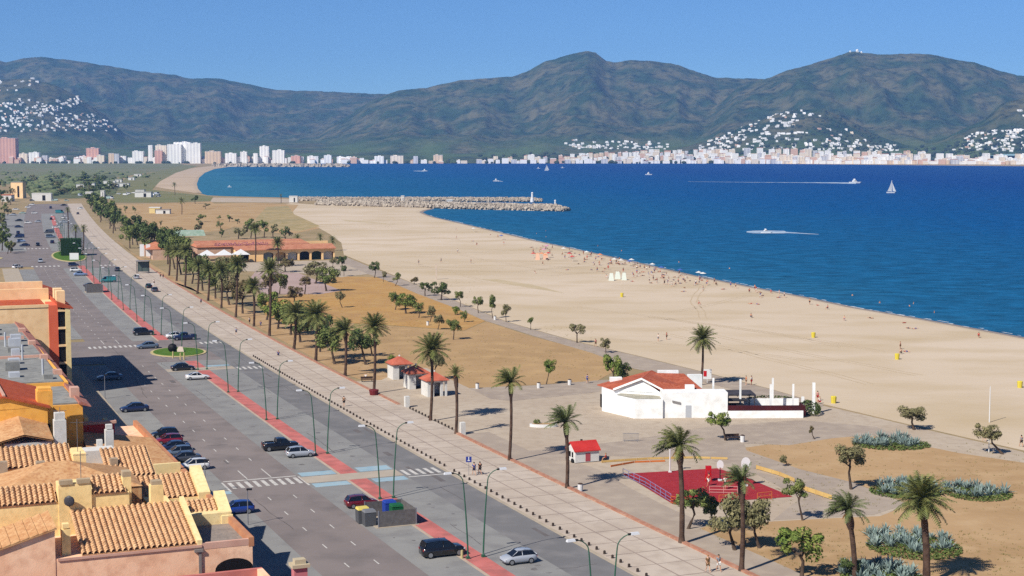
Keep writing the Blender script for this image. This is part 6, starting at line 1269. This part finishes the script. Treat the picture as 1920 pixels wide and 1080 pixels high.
person(289, 534, 'stand', 'white', 'black', hd0, 'person in white standing by the two dark kerb cars', z=.15); person(377, 571, 'walk', 'blue', 'black', hd0, 'tiny figure in blue on the far promenade', z=.15); person(284, 466, 'walk', 'grey', 'black', hd0, 'faint walker on the far promenade beside the pines', z=.15)
person(1533, 752, 'stand', 'pink', 'red', .4, 'person in pink and red at the sand edge by the yellow bin', sk=1); person(1537, 757, 'sit', 'white', 'red', .4, 'seated person in red shorts at the sand edge'); person(1409, 722, 'stand', 'white', 'red', 1., 'person standing behind the bar pergola in white'); person(1399, 722, 'stand', 'orange', 'brown', 1.6, 'person standing behind the bar pergola in orange')
person(1136, 866, 'sit', 'red', 'black', 1.2, 'person in red sitting beside the little white house'); person(1329, 912, 'walk', 'red', 'white', 2, 'child in red and white on the red court', sk=0); person(1360, 918, 'walk', 'white', 'black', 2.6, 'person in white on the red court by the oval backboard')
person(1846, 828, 'walk', 'black', 'black', .3, 'person in black under the twin headed tree'); person(1915, 838, 'walk', 'grey', 'black', .3, 'person walking at the right frame edge'); person(1690, 664, 'sit', 'skin', 'black', 1., 'bather sitting on the sand above the yellow bin'); person(1688, 655, 'stand', 'skin', 'brown', 1., 'bather standing on the sand above the yellow bin')
for i, (u, v) in enumerate(((785, 496), (827, 492), (883, 494), (858, 474))): person(u, v, 'walk', ['black', 'grey', 'brown', 'white'][i], 'grey', i, f'walker crossing the open sand beyond the path trees, {ORD[i]} from the left', z=.01)
rr = random.Random(77)
def shorev(u): return float(np.interp(u, [p[0] for p in SHORE[::-1] if True][5:], [p[1] for p in SHORE[::-1]][5:]))
SX = sorted([(p[0], p[1]) for p in SHORE[:17]]); sxu = [p[0] for p in SX]; sxv = [p[1] for p in SX]
def sv_(u): return float(np.interp(u, sxu, sxv))
BG = 'beachgoers near the water line'
um = {'white parasol': white_r, 'orange parasol': M('orange canvas', A(232, 150, 104), rough=.8), 'red parasol': M('red canvas', A(206, 72, 66), rough=.8), 'pink parasol': M('pink canvas', A(220, 150, 180), rough=.8), 'blue parasol': M('blue canvas', A(70, 104, 180), rough=.8), 'pale green parasol': M('pale green canvas', A(224, 230, 216), rough=.8)}
for i in range(165):
    q = rr.random()
    u = rr.choice([rr.gauss(1080, 75), rr.gauss(1210, 55), rr.uniform(840, 1500), rr.uniform(960, 1330)])
    if not 830 < u < 1560: continue
    dv = abs(rr.gauss(0, 1)) * (15 if u < 1320 else 9) + 4; v = sv_(u) + dv; k = rr.choice(['stand', 'sit', 'lie', 'lie', 'walk'])
    person(u, v, k, rr.choice(['skin', 'skin', 'skin', 'white', 'red', 'black', 'blue']), rr.choice(['black', 'red', 'blue', 'navy', 'white', 'brown']), rr.uniform(0, 6.3), f'tiny beachgoer {dict(stand="standing", sit="sitting", lie="lying", walk="walking")[k]} on the sand near the water', BG, z=.0 if v > sv_(u) + 6 else -.1)
for i, (u, v, k) in enumerate([(1405, 548, 'sit'), (1408, 570, 'lie'), (1430, 555, 'lie'), (1420, 571, 'lie'), (1518, 571, 'stand'), (1533, 573, 'lie'), (1552, 580, 'sit'), (1583, 601, 'sit'), (1632, 597, 'lie'), (1695, 606, 'lie'), (1703, 616, 'lie'), (1716, 617, 'lie'), (1835, 633, 'sit'), (1310, 571, 'sit'), (1408, 596, 'sit'), (1700, 660, 'lie')]):
    person(u, v, k, 'skin' if i % 3 else 'red', ['black', 'red', 'navy', 'blue'][i % 4], i * 1.3, f'bather on the quieter right half of the beach, {ORD[i]} in the row from the left', 'bathers on the right half of the beach')
for i in range(12): u = rr.uniform(1000, 1850); person(u, sv_(u) - rr.uniform(6, 26), 'stand', 'skin', 'black', rr.uniform(0, 6), 'swimmer standing deep in the sea off the beach', 'swimmers off the beach', z=-1.5)
def parasol(u, v, key, label, z=0.0, r=1.1):
    b = at(u, v, z); root = thing('parasol', label, 'parasol', b, 0, 'parasols on the beach'); m = MB(); m.tube([b, b + Vector((0, 0, 2.1))], .03, 5); part(root, 'pole', wp, m); m = MB(); n = 10
    P = [(b.x + r * math.cos(a), b.y + r * math.sin(a), b.z + 1.75) for a in np.linspace(0, 2 * math.pi, n + 1)[:-1]]; m.add(P + [(b.x, b.y, b.z + 2.25)], [(i, (i + 1) % n, n) for i in range(n)]); part(root, 'canopy', um[key], m)
PS = [(1008, 482, 'orange parasol'), (1016, 481, 'orange parasol'), (1022, 484, 'orange parasol'), (1028, 480, 'red parasol'), (1000, 481, 'red parasol'), (1020, 473, 'pink parasol'), (1068, 481, 'red parasol'), (1073, 487, 'red parasol'), (1025, 466, 'pink parasol'), (1057, 471, 'white parasol'), (1100, 478, 'white parasol'), (1125, 483, 'orange parasol'), (1152, 492, 'white parasol'), (1164, 494, 'white parasol'), (1180, 496, 'blue parasol'), (1184, 493, 'white parasol'), (1223, 502, 'white parasol'), (1240, 508, 'blue parasol'), (1310, 518, 'white parasol'), (1318, 520, 'white parasol'), (1275, 513, 'blue parasol'), (888, 432, 'white parasol'), (940, 446, 'blue parasol')]
for i, (u, v, k) in enumerate(PS): parasol(u, v + 3, k, f'{k} near the water line, {ORD[i]} in a list running along the beach')
for i, (u, v, w) in enumerate(((1146, 526, 1.7), (1158, 523, 1.9), (1170, 525, 1.6), (1008, 487, 1.8), (1023, 486, 2.0))):
    b = at(u, v); m = MB(); m.add([(b.x - w / 2, b.y - 1, 0), (b.x + w / 2, b.y - 1, 0), (b.x + w / 2, b.y + 1, 0), (b.x - w / 2, b.y + 1, 0), (b.x - w * .3, b.y, 2.4), (b.x + w * .3, b.y, 2.4)], [(0, 1, 5, 4), (1, 2, 5), (2, 3, 4, 5), (3, 0, 4)])
    solo('beach_tent', ['pale beach tent, left of three on the sand', 'pale beach tent, middle of three on the sand', 'pale beach tent, right of three on the sand', 'cream beach screen left of the orange parasols', 'orange beach tent among the orange parasols'][i], 'tent', um['pale green parasol'] if i < 3 else M('faded peach canvas', A(232, 186, 156), rough=.8), m, b, 'beach tents')
# ------------------------------------------------------------------ breakwaters
rockm = M('pale boulders', A(200, 188, 170), A(160, 148, 136), .35, .95, .6, 4, 6, .1, A(198, 186, 168), 1.2)
def mound(name, P0, P1, wid, hgt, n, label, seed, sz=(.8, 2.0)):
    P0, P1 = Vector(P0), Vector(P1); d = P1 - P0; Ln = d.length; d.normalize(); sd = Vector((-d.y, d.x, 0)); r = random.Random(seed); m = MB()
    k = int(Ln / 8); vs = []
    for i in range(k + 1):
        c = P0 + d * (Ln * i / k); e = min(1, (k - i) / 3 + .35) if i > k - 3 else 1; h = hgt * e
        vs += [c - sd * wid / 2 + Vector((0, 0, -1)), c - sd * wid * .28 + Vector((0, 0, h * .8)), c + sd * wid * .28 + Vector((0, 0, h * .8)), c + sd * wid / 2 + Vector((0, 0, -1))]
    m.add(vs, [(4 * i + j, 4 * i + j + 1, 4 * i + 5 + j, 4 * i + 4 + j) for i in range(k) for j in range(3)] + [(4 * k, 4 * k + 1, 4 * k + 2, 4 * k + 3)])
    for i in range(n):
        q = r.random(); y = r.uniform(-1, 1); c = P0 + d * Ln * q + sd * wid * .5 * y; z = hgt * (1 - max(0, abs(y) - .35) * 1.25) * min(1, (1 - q) * 12 + .45)
        s = r.uniform(*sz); o = len(m.v); rot = Matrix.Rotation(r.uniform(0, 6), 3, Vector((r.random(), r.random(), r.random())).normalized())
        vs = [rot @ Vector((x * s * r.uniform(.35, .6), y_ * s * r.uniform(.3, .55), z_ * s * r.uniform(.3, .5))) + Vector((c.x, c.y, z)) for z_ in (-1, 1) for x, y_ in ((-1, -1), (1, -1), (1, 1), (-1, 1))]
        m.add(vs, [(3, 2, 1, 0), (4, 5, 6, 7), (0, 1, 5, 4), (1, 2, 6, 5), (2, 3, 7, 6), (3, 0, 4, 7)])
    return solo(name, label, 'breakwater', rockm, m, P0)
mound('breakwater', at(600, 385, ZS), at(1062, 396, ZS), 12, 3.4, 2600, 'near rock breakwater of pale boulders reaching into the sea', 1)
mound('breakwater', at(548, 377, ZS), at(1016, 378, ZS), 12, 2.2, 2200, 'rear rock breakwater beyond the narrow channel', 2)
mound('breakwater', at(400, 312.5, ZS), at(655, 313, ZS), 26, 3.6, 260, 'distant low pier at the far end of the bay', 3, (4, 8))
b = at(998, 379); m = MB(); m.tube([b, b + Vector((0, 0, 3)), b + Vector((0, 0, 3.1)), b + Vector((0, 0, 6.5))], [1.6, 1.4, .9, .8], 10); m.ell((b.x, b.y, 7), (.9, .9, .9), 8, 5); solo('beacon', 'white beacon near the end of the rear breakwater', 'beacon', wp, m, b)
b = at(1041, 392); m = MB(); m.tube([b, b + Vector((0, 0, 5.5))], [.8, .6], 8); m.ell((b.x, b.y, 5.8), (.7, .7, .7), 8, 5); solo('beacon', 'small white beacon on the near breakwater tip', 'beacon', wp, m, b)
hut(755, 380, 2.4, 2.4, 5.0, white_r, white_r, 'small white hut in the middle of the rear breakwater'); hut(843, 386, 4.5, 3, 4.2, white_r, white_r, 'low white cabin on the near breakwater')
# ------------------------------------------------------------------ boats
hullm = M('white hull', A(242, 244, 244), rough=.4); sailm = M('sail cloth', A(240, 242, 240), rough=.8); wakem = M('wake foam', A(214, 226, 234), A(120, 158, 196), .12, .8)
def hull(m, b, l, w, h):
    m.hexa([b + Vector((-l * .5, -w * .4, -.2)), b + Vector((l * .35, -w * .35, -.2)), b + Vector((l * .35, w * .35, -.2)), b + Vector((-l * .5, w * .4, -.2))], [b + Vector((-l * .5, -w * .5, h)), b + Vector((l * .38, -w * .45, h)), b + Vector((l * .38, w * .45, h)), b + Vector((-l * .5, w * .5, h))])
    m.add([b + Vector((l * .35, -w * .35, -.2)), b + Vector((l * .35, w * .35, -.2)), b + Vector((l * .38, -w * .45, h)), b + Vector((l * .38, w * .45, h)), b + Vector((l * .58, 0, h * 1.12)), b + Vector((l * .46, 0, -.15))], [(0, 5, 4, 2), (1, 3, 4, 5), (2, 4, 3)])
def sailboat(u, v, sc, label):
    b = at(u, v, ZS); root = thing('sailing_boat', label, 'boat', b); m = MB(); hull(m, b, 10 * sc, 3 * sc, 1.3 * sc); part(root, 'hull', hullm, m)
    m = MB(); m.tube([b + Vector((.5 * sc, 0, 1)), b + Vector((.5 * sc, 0, 14.5 * sc))], .12 * sc, 5); part(root, 'mast', wp, m)
    m = MB(); A0 = b + Vector((.4 * sc, 0, 14 * sc)); B_ = b + Vector((.4 * sc, 0, 2 * sc)); C_ = b + Vector((-4.4 * sc, -.8 * sc, 2.1 * sc)); mid = b + Vector((-2.2 * sc, -.9 * sc, 7 * sc)); m.add([A0, B_, C_, mid, A0 + Vector((0, .06, 0)), B_ + Vector((0, .06, 0)), C_ + Vector((0, .06, 0)), mid + Vector((0, .06, 0))], [(0, 1, 3), (1, 2, 3), (5, 4, 7), (6, 5, 7), (0, 3, 7, 4), (3, 2, 6, 7), (2, 1, 5, 6), (1, 0, 4, 5)]); part(root, 'mainsail', sailm, m)
    m = MB(); D_ = b + Vector((.8 * sc, 0, 12 * sc)); E2 = b + Vector((5.4 * sc, 0, 1.6 * sc)); F2 = b + Vector((1.4 * sc, -1.0 * sc, 2.2 * sc)); m.add([D_, E2, F2, D_ + Vector((0, .06, 0)), E2 + Vector((0, .06, 0)), F2 + Vector((0, .06, 0))], [(0, 1, 2), (5, 4, 3), (0, 2, 5, 3), (2, 1, 4, 5), (1, 0, 3, 4)]); part(root, 'foresail', sailm, m)
sailboat(1671, 362, .85, 'white sailing boat with two sails on the open blue water'); sailboat(1025, 320, .8, 'far white sailing boat right of the distant pier')
def motorboat(u, v, l, label, rot=0):
    b = at(u, v, ZS); root = thing('motor_boat', label, 'boat', b); m = MB(); hull(m, b, l, l * .3, l * .11); part(root, 'hull', hullm, m); m = MB(); m.box((b.x - l * .08, b.y, l * .16), (l * .38, l * .22, l * .12), 0, (.7, .9)); m.box((b.x - l * .1, b.y, l * .28), (l * .16, l * .16, l * .12), 0, (.8, .8)); part(root, 'cabin', hullm, m); m = MB(); m.box((b.x - l * .02, b.y - l * .108, l * .17), (l * .22, .06, l * .05)); part(root, 'window', darkm, m)
motorboat(1604, 343.5, 15, 'white motor yacht drawing a long wake'); motorboat(1217, 328, 12, 'white motor boat in the middle of the bay'); motorboat(1437, 437, 5.5, 'speedboat inside the broad white wake nearer the beach'); motorboat(931, 340, 9, 'small motor boat beyond the breakwater beacon'); motorboat(797, 321, 11, 'small motor boat with a short wake off the distant pier'); motorboat(1010, 316, 8, 'tiny boat left of the far sailing boat'); motorboat(1055, 315, 8, 'tiny boat right of the far sailing boat'); motorboat(431, 351, 5, 'small boat near the far curved beach')
def wake(pts, name='wake'):
    m = MB(); a = [at(u, v - h, ZS) + Vector((0, 0, .06)) for u, v, h in pts]; b_ = [at(u, v + h, ZS) + Vector((0, 0, .06)) for u, v, h in pts]; skirt(m, b_, a); struct('wake', wakem, m, 'stuff')
wake([(1605, 344, .8), (1590, 343.4, 1.2), (1560, 342.8, .9), (1500, 342.4, .32), (1400, 341.8, .22), (1290, 340.5, .1)])
wake([(1400, 435, 1.2), (1412, 435.2, 2.4), (1440, 435, 2.6), (1470, 435.4, 2.4), (1474, 436, 1.2), (1500, 437.5, .8), (1535, 439.5, .3)])
wake([(795, 321, .5), (785, 320.7, .6), (775, 320.6, .2)]); wake([(934, 339.5, .6), (943, 340.5, .3)])
# ------------------------------------------------------------------ the town across the bay
def winmat(name, c, dk=.72, sx=.11, sz=.33):
    m = M(name, A(*c, k=.95), A(c[0] - 14, c[1] - 14, c[2] - 14, k=.95), .03, .9); nt = m.node_tree; N, L_ = nt.nodes, nt.links; p = N['Principled BSDF']; src = p.inputs['Base Color'].links[0].from_socket
    g = N.new('ShaderNodeTexCoord').outputs['Object']; sp = N.new('ShaderNodeSeparateXYZ'); L_.new(g, sp.inputs[0]); acc = None
    for ax, sc, th in (('X', sx, .5), ('Z', sz, .4)):
        a = N.new('ShaderNodeMath'); a.operation = 'MULTIPLY'; a.inputs[1].default_value = sc; L_.new(sp.outputs[ax], a.inputs[0]); f = N.new('ShaderNodeMath'); f.operation = 'FRACT'; L_.new(a.outputs[0], f.inputs[0]); l = N.new('ShaderNodeMath'); l.operation = 'LESS_THAN'; l.inputs[1].default_value = th; L_.new(f.outputs[0], l.inputs[0])
        if acc is None: acc = l.outputs[0]
        else: mm = N.new('ShaderNodeMath'); mm.operation = 'MULTIPLY'; L_.new(acc, mm.inputs[0]); L_.new(l.outputs[0], mm.inputs[1]); acc = mm.outputs[0]
    mx = N.new('ShaderNodeMix'); mx.data_type = 'RGBA'; L_.new(acc, mx.inputs['Factor']); L_.new(src, mx.inputs[6]); mx.inputs[7].default_value = A(int(c[0] * dk), int(c[1] * dk), int(c[2] * dk + 14), k=.95); L_.new(mx.outputs[2], p.inputs['Base Color']); return m
TM = [winmat('white town wall', (248, 246, 240)), winmat('cream town wall', (240, 224, 200)), winmat('sand town wall', (226, 200, 170)), winmat('pink town wall', (220, 170, 150)), winmat('grey town wall', (204, 204, 206))]
HW = [M('villa white', A(250, 248, 244, .8), rough=.9), M('villa cream', A(238, 222, 200, .8), rough=.9), M('villa pink', A(222, 184, 162, .8), rough=.9)]
RF = M('far terracotta', A(196, 130, 100), rough=.9)
def block(u, vb, w, h, mat, label, group, name='apartment_block', cat='apartment building', d=None, dep=14, rf=None, rot=0):
    y = d if d else F * H / max(6, vb - YH); u0 = u; x = (u - 960) / F * y; z = tz(u, y) if y > 4330 else 0
    wm_ = w * y / F
    root = thing(name, label, cat, (x, y, z - 1), rot, group); n = random.Random(int(u * 13 + vb * 7)); hm2 = h * y / F + 1
    m = MB(); m.box((0, 0, hm2 / 2), (wm_, dep, hm2))
    if wm_ > 16: m.box((n.uniform(-.2, .2) * wm_, 0, hm2 + 1.3), (wm_ * .3, dep * .5, 2.6))
    link('wall', m.mesh('wall', mat), root)
    m = MB(); m.box((0, 0, hm2 + .35), (wm_ * 1.02, dep * 1.04, .7), 0, (.9, .8)); link('roof', m.mesh('roof', rf or mat), root)
    return root
TOW = [(19, 296, 39, 50, 3, 'pink slab tower at the far left edge of the distant town', 30), (48, 297, 18, 19, 1, 'cream block right of the pink slab tower', 14), (68, 297, 22, 21, 0, 'white stepped block right of the pink slab tower', 14), (88, 296, 12, 15, 4, 'grey white block left of the row of low town houses', 14), (178, 294, 27, 30, 3, 'square pink tower in the left part of the distant town', 22), (192, 299, 16, 16, 1, 'cream block before the square pink tower', 12), (212, 298, 12, 20, 2, 'sand block right of the square pink tower', 12), (222, 298, 10, 19, 4, 'pale blue grey block right of the square pink tower', 12), (262, 300, 24, 24, 0, 'white block with dark side left of the tall white group', 16), (285, 299, 9, 36, 0, 'slim white tower at the left of the tall white group', 10), (305, 300, 24, 36, 1, 'cream block behind the tall white group', 14), (300, 302, 16, 26, 3, 'salmon fronted low block in the tall white group', 10), (330, 302, 30, 38, 0, 'tall white slab, left of the twin slabs', 16), (345, 300, 36, 42, 0, 'tallest white slab behind the twin slabs', 20), (366, 304, 30, 40, 0, 'tall white slab, right of the twin slabs', 16), (402, 303, 34, 24, 2, 'brown stepped block with slanted terraces', 16), (435, 302, 24, 20, 0, 'long pale block right of the stepped block', 14), (459, 302, 14, 23, 0, 'white arched block on the far waterfront', 14), (481, 302, 9, 20, 0, 'slim white waterfront block before the twin towers', 12), (498, 299, 20, 34, 0, 'white twin tower of the waterfront, left one', 16), (524, 299, 26, 26, 0, 'white twin tower of the waterfront, right one', 16), (556, 299, 20, 15, 3, 'low orange block behind the bay head', 12), (588, 299, 24, 14, 0, 'white block on the bay head, left of the bright slab', 14), (616, 299, 16, 16, 0, 'bright white slab on the bay head', 14), (655, 298, 34, 12, 0, 'white waterfront terrace right of the bright slab', 14), (712, 300, 20, 14, 0, 'white gabled row on the far waterfront', 12), (745, 299, 28, 15, 1, 'cream apartment row on the far waterfront', 12), (780, 299, 10, 14, 4, 'dark sided block on the far waterfront', 12), (822, 297, 20, 16, 2, 'sand coloured hotel on the far waterfront', 16)]
for u, vb, w, h, c, lab, dep in TOW: block(u, vb, w * .86, h * .93, TM[c], lab, 'taller buildings of the distant town', d=4320 - (15 if vb > 300 else 0) + (u * .01) if vb >= 298 else 4345, dep=dep, rf=TM[4] if c else None)
rr = random.Random(99); nb = 0
for row, (d, dz) in enumerate(((4335, 0), (4390, 0), (4450, 0), (4520, 0))):
    u = (640, 900, 1060, 1180)[row]
    while u < 1925 and nb < 296:
        w = rr.uniform(5, 13); h = rr.uniform(4, 9) if row == 0 else rr.uniform(4, 9.5)
        if row == 0 and u < 860: h *= .7; u += rr.uniform(2, 8)
        if rr.random() < .86:
            dd = d - (0 if u < 1250 else (u - 1250) / 670 * 330); zz_ = None
            x = (u + w / 2 - 960) / F * dd; root = thing('town_building', 'pale apartment building in the dense waterfront town across the bay', 'town building', (x, dd, (tz(u, dd) if dd > 4330 else .5) + row * 7 - 1), 0, 'dense waterfront town across the bay')
            wm_ = w * dd / F; hm2 = h * dd / F + 1; m = MB(); m.box((0, 0, hm2 / 2 - (row * 7) / 2), (wm_, 13, hm2 + row * 7))
            if rr.random() < .4: m.box((wm_ * .2, 0, hm2 + 1.2), (wm_ * .35, 6, 2.4))
            link('wall', m.mesh('wall', rr.choice([TM[0], HW[0], HW[0], HW[0], TM[1], HW[1], TM[2], HW[2], TM[0], TM[4]])), root)
            m = MB(); m.box((0, 0, hm2 + .5), (wm_ * 1.03, 13.6, 1.0), 0, (.9, .4)); link('roof', m.mesh('roof', rr.choice([RF, HW[0], HW[0], HW[1]])), root); nb += 1
        u += w * rr.uniform(.9, 1.5)
for i in range(120):                                     # low houses of the left town
    u = rr.uniform(20, 480) if i < 70 else rr.uniform(380, 680); block(u, rr.uniform(296, 300), rr.uniform(5, 13), rr.uniform(5, 13), rr.choice([HW[0], HW[0], HW[0], TM[0], HW[1], HW[2]]), 'low pale block in the left part of the distant town', 'low blocks of the left distant town', d=rr.uniform(4318, 4334) if i % 2 else rr.uniform(4335, 4400), rf=rr.choice([RF, HW[0]]))
def vmesh(i):
    m = MB(); r = random.Random(i); w, d, h = r.uniform(9, 15), r.uniform(8, 12), r.uniform(4.5, 8); m.box((0, 0, h / 2 - 2), (w, d, h + 4)); m.box((w * .3, -d * .3, h * .3 - 2), (w * .7, d * .8, h * .6 + 4)); return m
VM = [vmesh(i).mesh('house', HW[[0, 0, 0, 1, 2][i % 5]]) for i in range(8)]
def villas(n, fn, label, group):
    k = 0; tries = 0
    while k < n and tries < n * 60:
        tries += 1; r = fn()
        if r is None: continue
        u, d = r; z = tz(u, d); x = (u - 960) / F * d; vb = 540 - F * ((d * SP + (z - H) * CP) / (d * CP - (z - H) * SP))
        o = link('villa', rr.choice(VM)); o.location = (x, d, z); o.rotation_euler = (0, 0, rr.uniform(-.5, .5)); s = rr.uniform(.5, .9); o.scale = (s, s, s); tag(o, label, 'house', group); k += 1
def poly_fn(poly, dlo, dhi, dens=None):
    def inside(x, y):
        c = False; n = len(poly)
        for i in range(n):
            x1, y1 = poly[i]; x2, y2 = poly[(i + 1) % n]
            if (y1 > y) != (y2 > y) and x < (x2 - x1) * (y - y1) / (y2 - y1) + x1: c = not c
        return c
    def f():
        d = rr.uniform(dlo, dhi); u = rr.uniform(min(p[0] for p in poly), max(p[0] for p in poly)); z = tz(u, d); v = 540 - F * ((d * SP + (z - H) * CP) / (d * CP - (z - H) * SP))
        return (u, d) if inside(u, v) else None
    return f
villas(62, poly_fn([(-5, 190), (40, 186), (100, 192), (150, 178), (160, 190), (120, 212), (60, 224), (-5, 230)], 5150, 6300), 'tiny white villa high on the left hillside above the distant town', 'villas on the upper left hillside')
villas(62, poly_fn([(-5, 222), (60, 222), (130, 216), (180, 212), (230, 240), (220, 246), (120, 248), (-5, 248)], 5100, 6200), 'tiny white villa on the lower left hillside above the distant town', 'villas on the lower left hillside')
villas(14, poly_fn([(5, 140), (90, 142), (90, 158), (30, 172), (0, 172)], 5300, 6300), 'lone white villa near the crest of the left hillside', 'villas near the left crest')
villas(84, poly_fn([(1300, 276), (1350, 256), (1400, 234), (1450, 212), (1530, 206), (1540, 224), (1500, 240), (1600, 244), (1620, 262), (1680, 270), (1680, 284), (1300, 284)], 4345, 5050), 'white villa on the rounded foothill behind the waterfront town', 'villas on the rounded foothill')
villas(48, poly_fn([(1780, 282), (1800, 262), (1830, 246), (1925, 240), (1925, 285)], 4160, 4900), 'white villa on the headland slope at the right edge', 'villas on the right headland')
villas(12, poly_fn([(1895, 190), (1925, 188), (1925, 232), (1905, 222)], 4300, 4900), 'white villa high on the headland at the right edge', 'villas high on the right headland')
villas(30, poly_fn([(1060, 264), (1090, 262), (1250, 268), (1255, 280), (1060, 280)], 4800, 5600), 'white row house on the rise behind the middle of the town', 'row houses behind the middle of the town')
def villa_mass(n, fn, mb):
    k = 0; tr = 0
    while k < n and tr < n * 60:
        tr += 1; r = fn()
        if r is None: continue
        u, d = r; z = tz(u, d); w = rr.uniform(6, 11); mb.box(((u - 960) / F * d, d, z + 1), (w, rr.uniform(6, 9), rr.uniform(6, 10)), rr.uniform(-.5, .5)); k += 1
vm_ = MB()
villa_mass(150, poly_fn([(-5, 192), (60, 188), (100, 196), (150, 182), (158, 190), (120, 212), (180, 214), (230, 242), (120, 248), (-5, 248)], 5100, 6300), vm_)
villa_mass(170, poly_fn([(1300, 280), (1350, 258), (1400, 236), (1450, 214), (1500, 208), (1500, 232), (1440, 246), (1560, 262), (1680, 274), (1680, 284), (1300, 284)], 4345, 5050), vm_)
villa_mass(80, poly_fn([(1780, 282), (1800, 264), (1830, 248), (1925, 242), (1925, 285)], 4160, 4900), vm_)
villa_mass(60, poly_fn([(1060, 264), (1090, 262), (1250, 268), (1255, 280), (1060, 280)], 4800, 5600), vm_)
struct('hillside_houses', HW[0], vm_, 'stuff')
for i, (u, w) in enumerate(((1588, 8), (1601, 13), (1609, 8))):
    d = 6290; m = MB(); z = tz(u, d); x = (u - 960) / F * d; m.ell((x, d, z + w * .3), (w * .45, w * .45, w * .5), 12, 6); m.box((x, d, z), (w * .7, w * .7, w * .5)); solo('summit_dome', ['left', 'largest, middle', 'right'][i] + ' one of three white domes on the summit of the right hill', 'dome', HW[0], m, (x, d, z), 'domes on the right summit')
# boats and trees on the far shore
m = MB()
far_trees = M('far dark trees', A(52, 66, 48), A(70, 80, 54), .05, .95)
m = MB(); r9 = random.Random(12)
for i in range(420):
    u = r9.choice([r9.uniform(-60, 560), r9.uniform(-60, 430), r9.uniform(600, 1900)]); d = r9.uniform(4295, 4330) if r9.random() < .3 else r9.uniform(4340, 4700); z = tz(u, d) if d > 4330 else 0; s = r9.uniform(2.5, 5.5); x = (u - 960) / F * d
    m.ell((x, d, z + s * .6), (s * r9.uniform(.8, 1.6), s, s * .9), 6, 4)
for i in range(420):
    u = r9.uniform(900, 1925); d = r9.uniform(4332, 4345) if r9.random() < .4 else r9.uniform(4345, 4540); s = r9.uniform(3, 6); row_ = 0 if d < 4390 else 7 if d < 4450 else 14 if d < 4520 else 21
    m.ell(((u - 960) / F * d, d, tz(u, d) + row_ + s * .7), (s * r9.uniform(.8, 1.8), s, s), 6, 4)
for poly_, lo_, hi_, n_v in (([(-5, 185), (160, 180), (230, 240), (120, 250), (-5, 250)], 5100, 6300, 170), ([(1300, 282), (1400, 236), (1480, 208), (1540, 206), (1680, 272), (1680, 284)], 4345, 5050, 260), ([(1760, 284), (1830, 246), (1925, 240), (1925, 285)], 4160, 4900, 120)):
    f_ = poly_fn(poly_, lo_, hi_); k_ = 0; t_ = 0
    while k_ < n_v and t_ < 9000:
        t_ += 1; q_ = f_()
        if q_ is None: continue
        k_ += 1; u, d = q_; s = r9.uniform(2.5, 5); m.ell(((u - 960) / F * d, d, tz(u, d) + s * .5), (s * r9.uniform(.9, 1.8), s, s), 6, 4)
struct('far_trees', far_trees, m, 'stuff')
# scrub on the plain and hill foot
m = MB()
scrub_leaf = M('far scrub leaves', A(92, 106, 68, .9), A(116, 120, 82, .9), .06, .95, c3=A(70, 84, 54, .9), scale3=.3)
for i in range(260):
    v = r9.uniform(322, 352) if i < 90 else r9.uniform(332, 368); u = (r9.uniform(-40, 300) if v < 338 else r9.uniform(-40, 210)) if i < 90 else r9.uniform(48, 216); p = at(u, v); s = r9.uniform(1.2, 3.6)
    m.ell((p.x, p.y, s * .4), (s * r9.uniform(1, 2.2), s, s * .8), 6, 4)
struct('scrub', scrub_leaf, m, 'stuff')
# ------------------------------------------------------------------ air
hz = MB(); hz.box((0, 4400, 310), (17900, 9300, 640)); me = hz.mesh('haze', None); ho = link('haze', me); ho['kind'] = 'stuff'
hmat = bpy.data.materials.new('haze air'); hmat.use_nodes = True; N = hmat.node_tree.nodes; N.remove(N['Principled BSDF'])
pv = N.new('ShaderNodeVolumePrincipled'); pv.inputs['Color'].default_value = (.24, .50, 1.0, 1); pv.inputs['Density'].default_value = .00007; pv.inputs['Anisotropy'].default_value = 0.0
hmat.node_tree.links.new(pv.outputs[0], N['Material Output'].inputs['Volume']); me.materials.append(hmat)
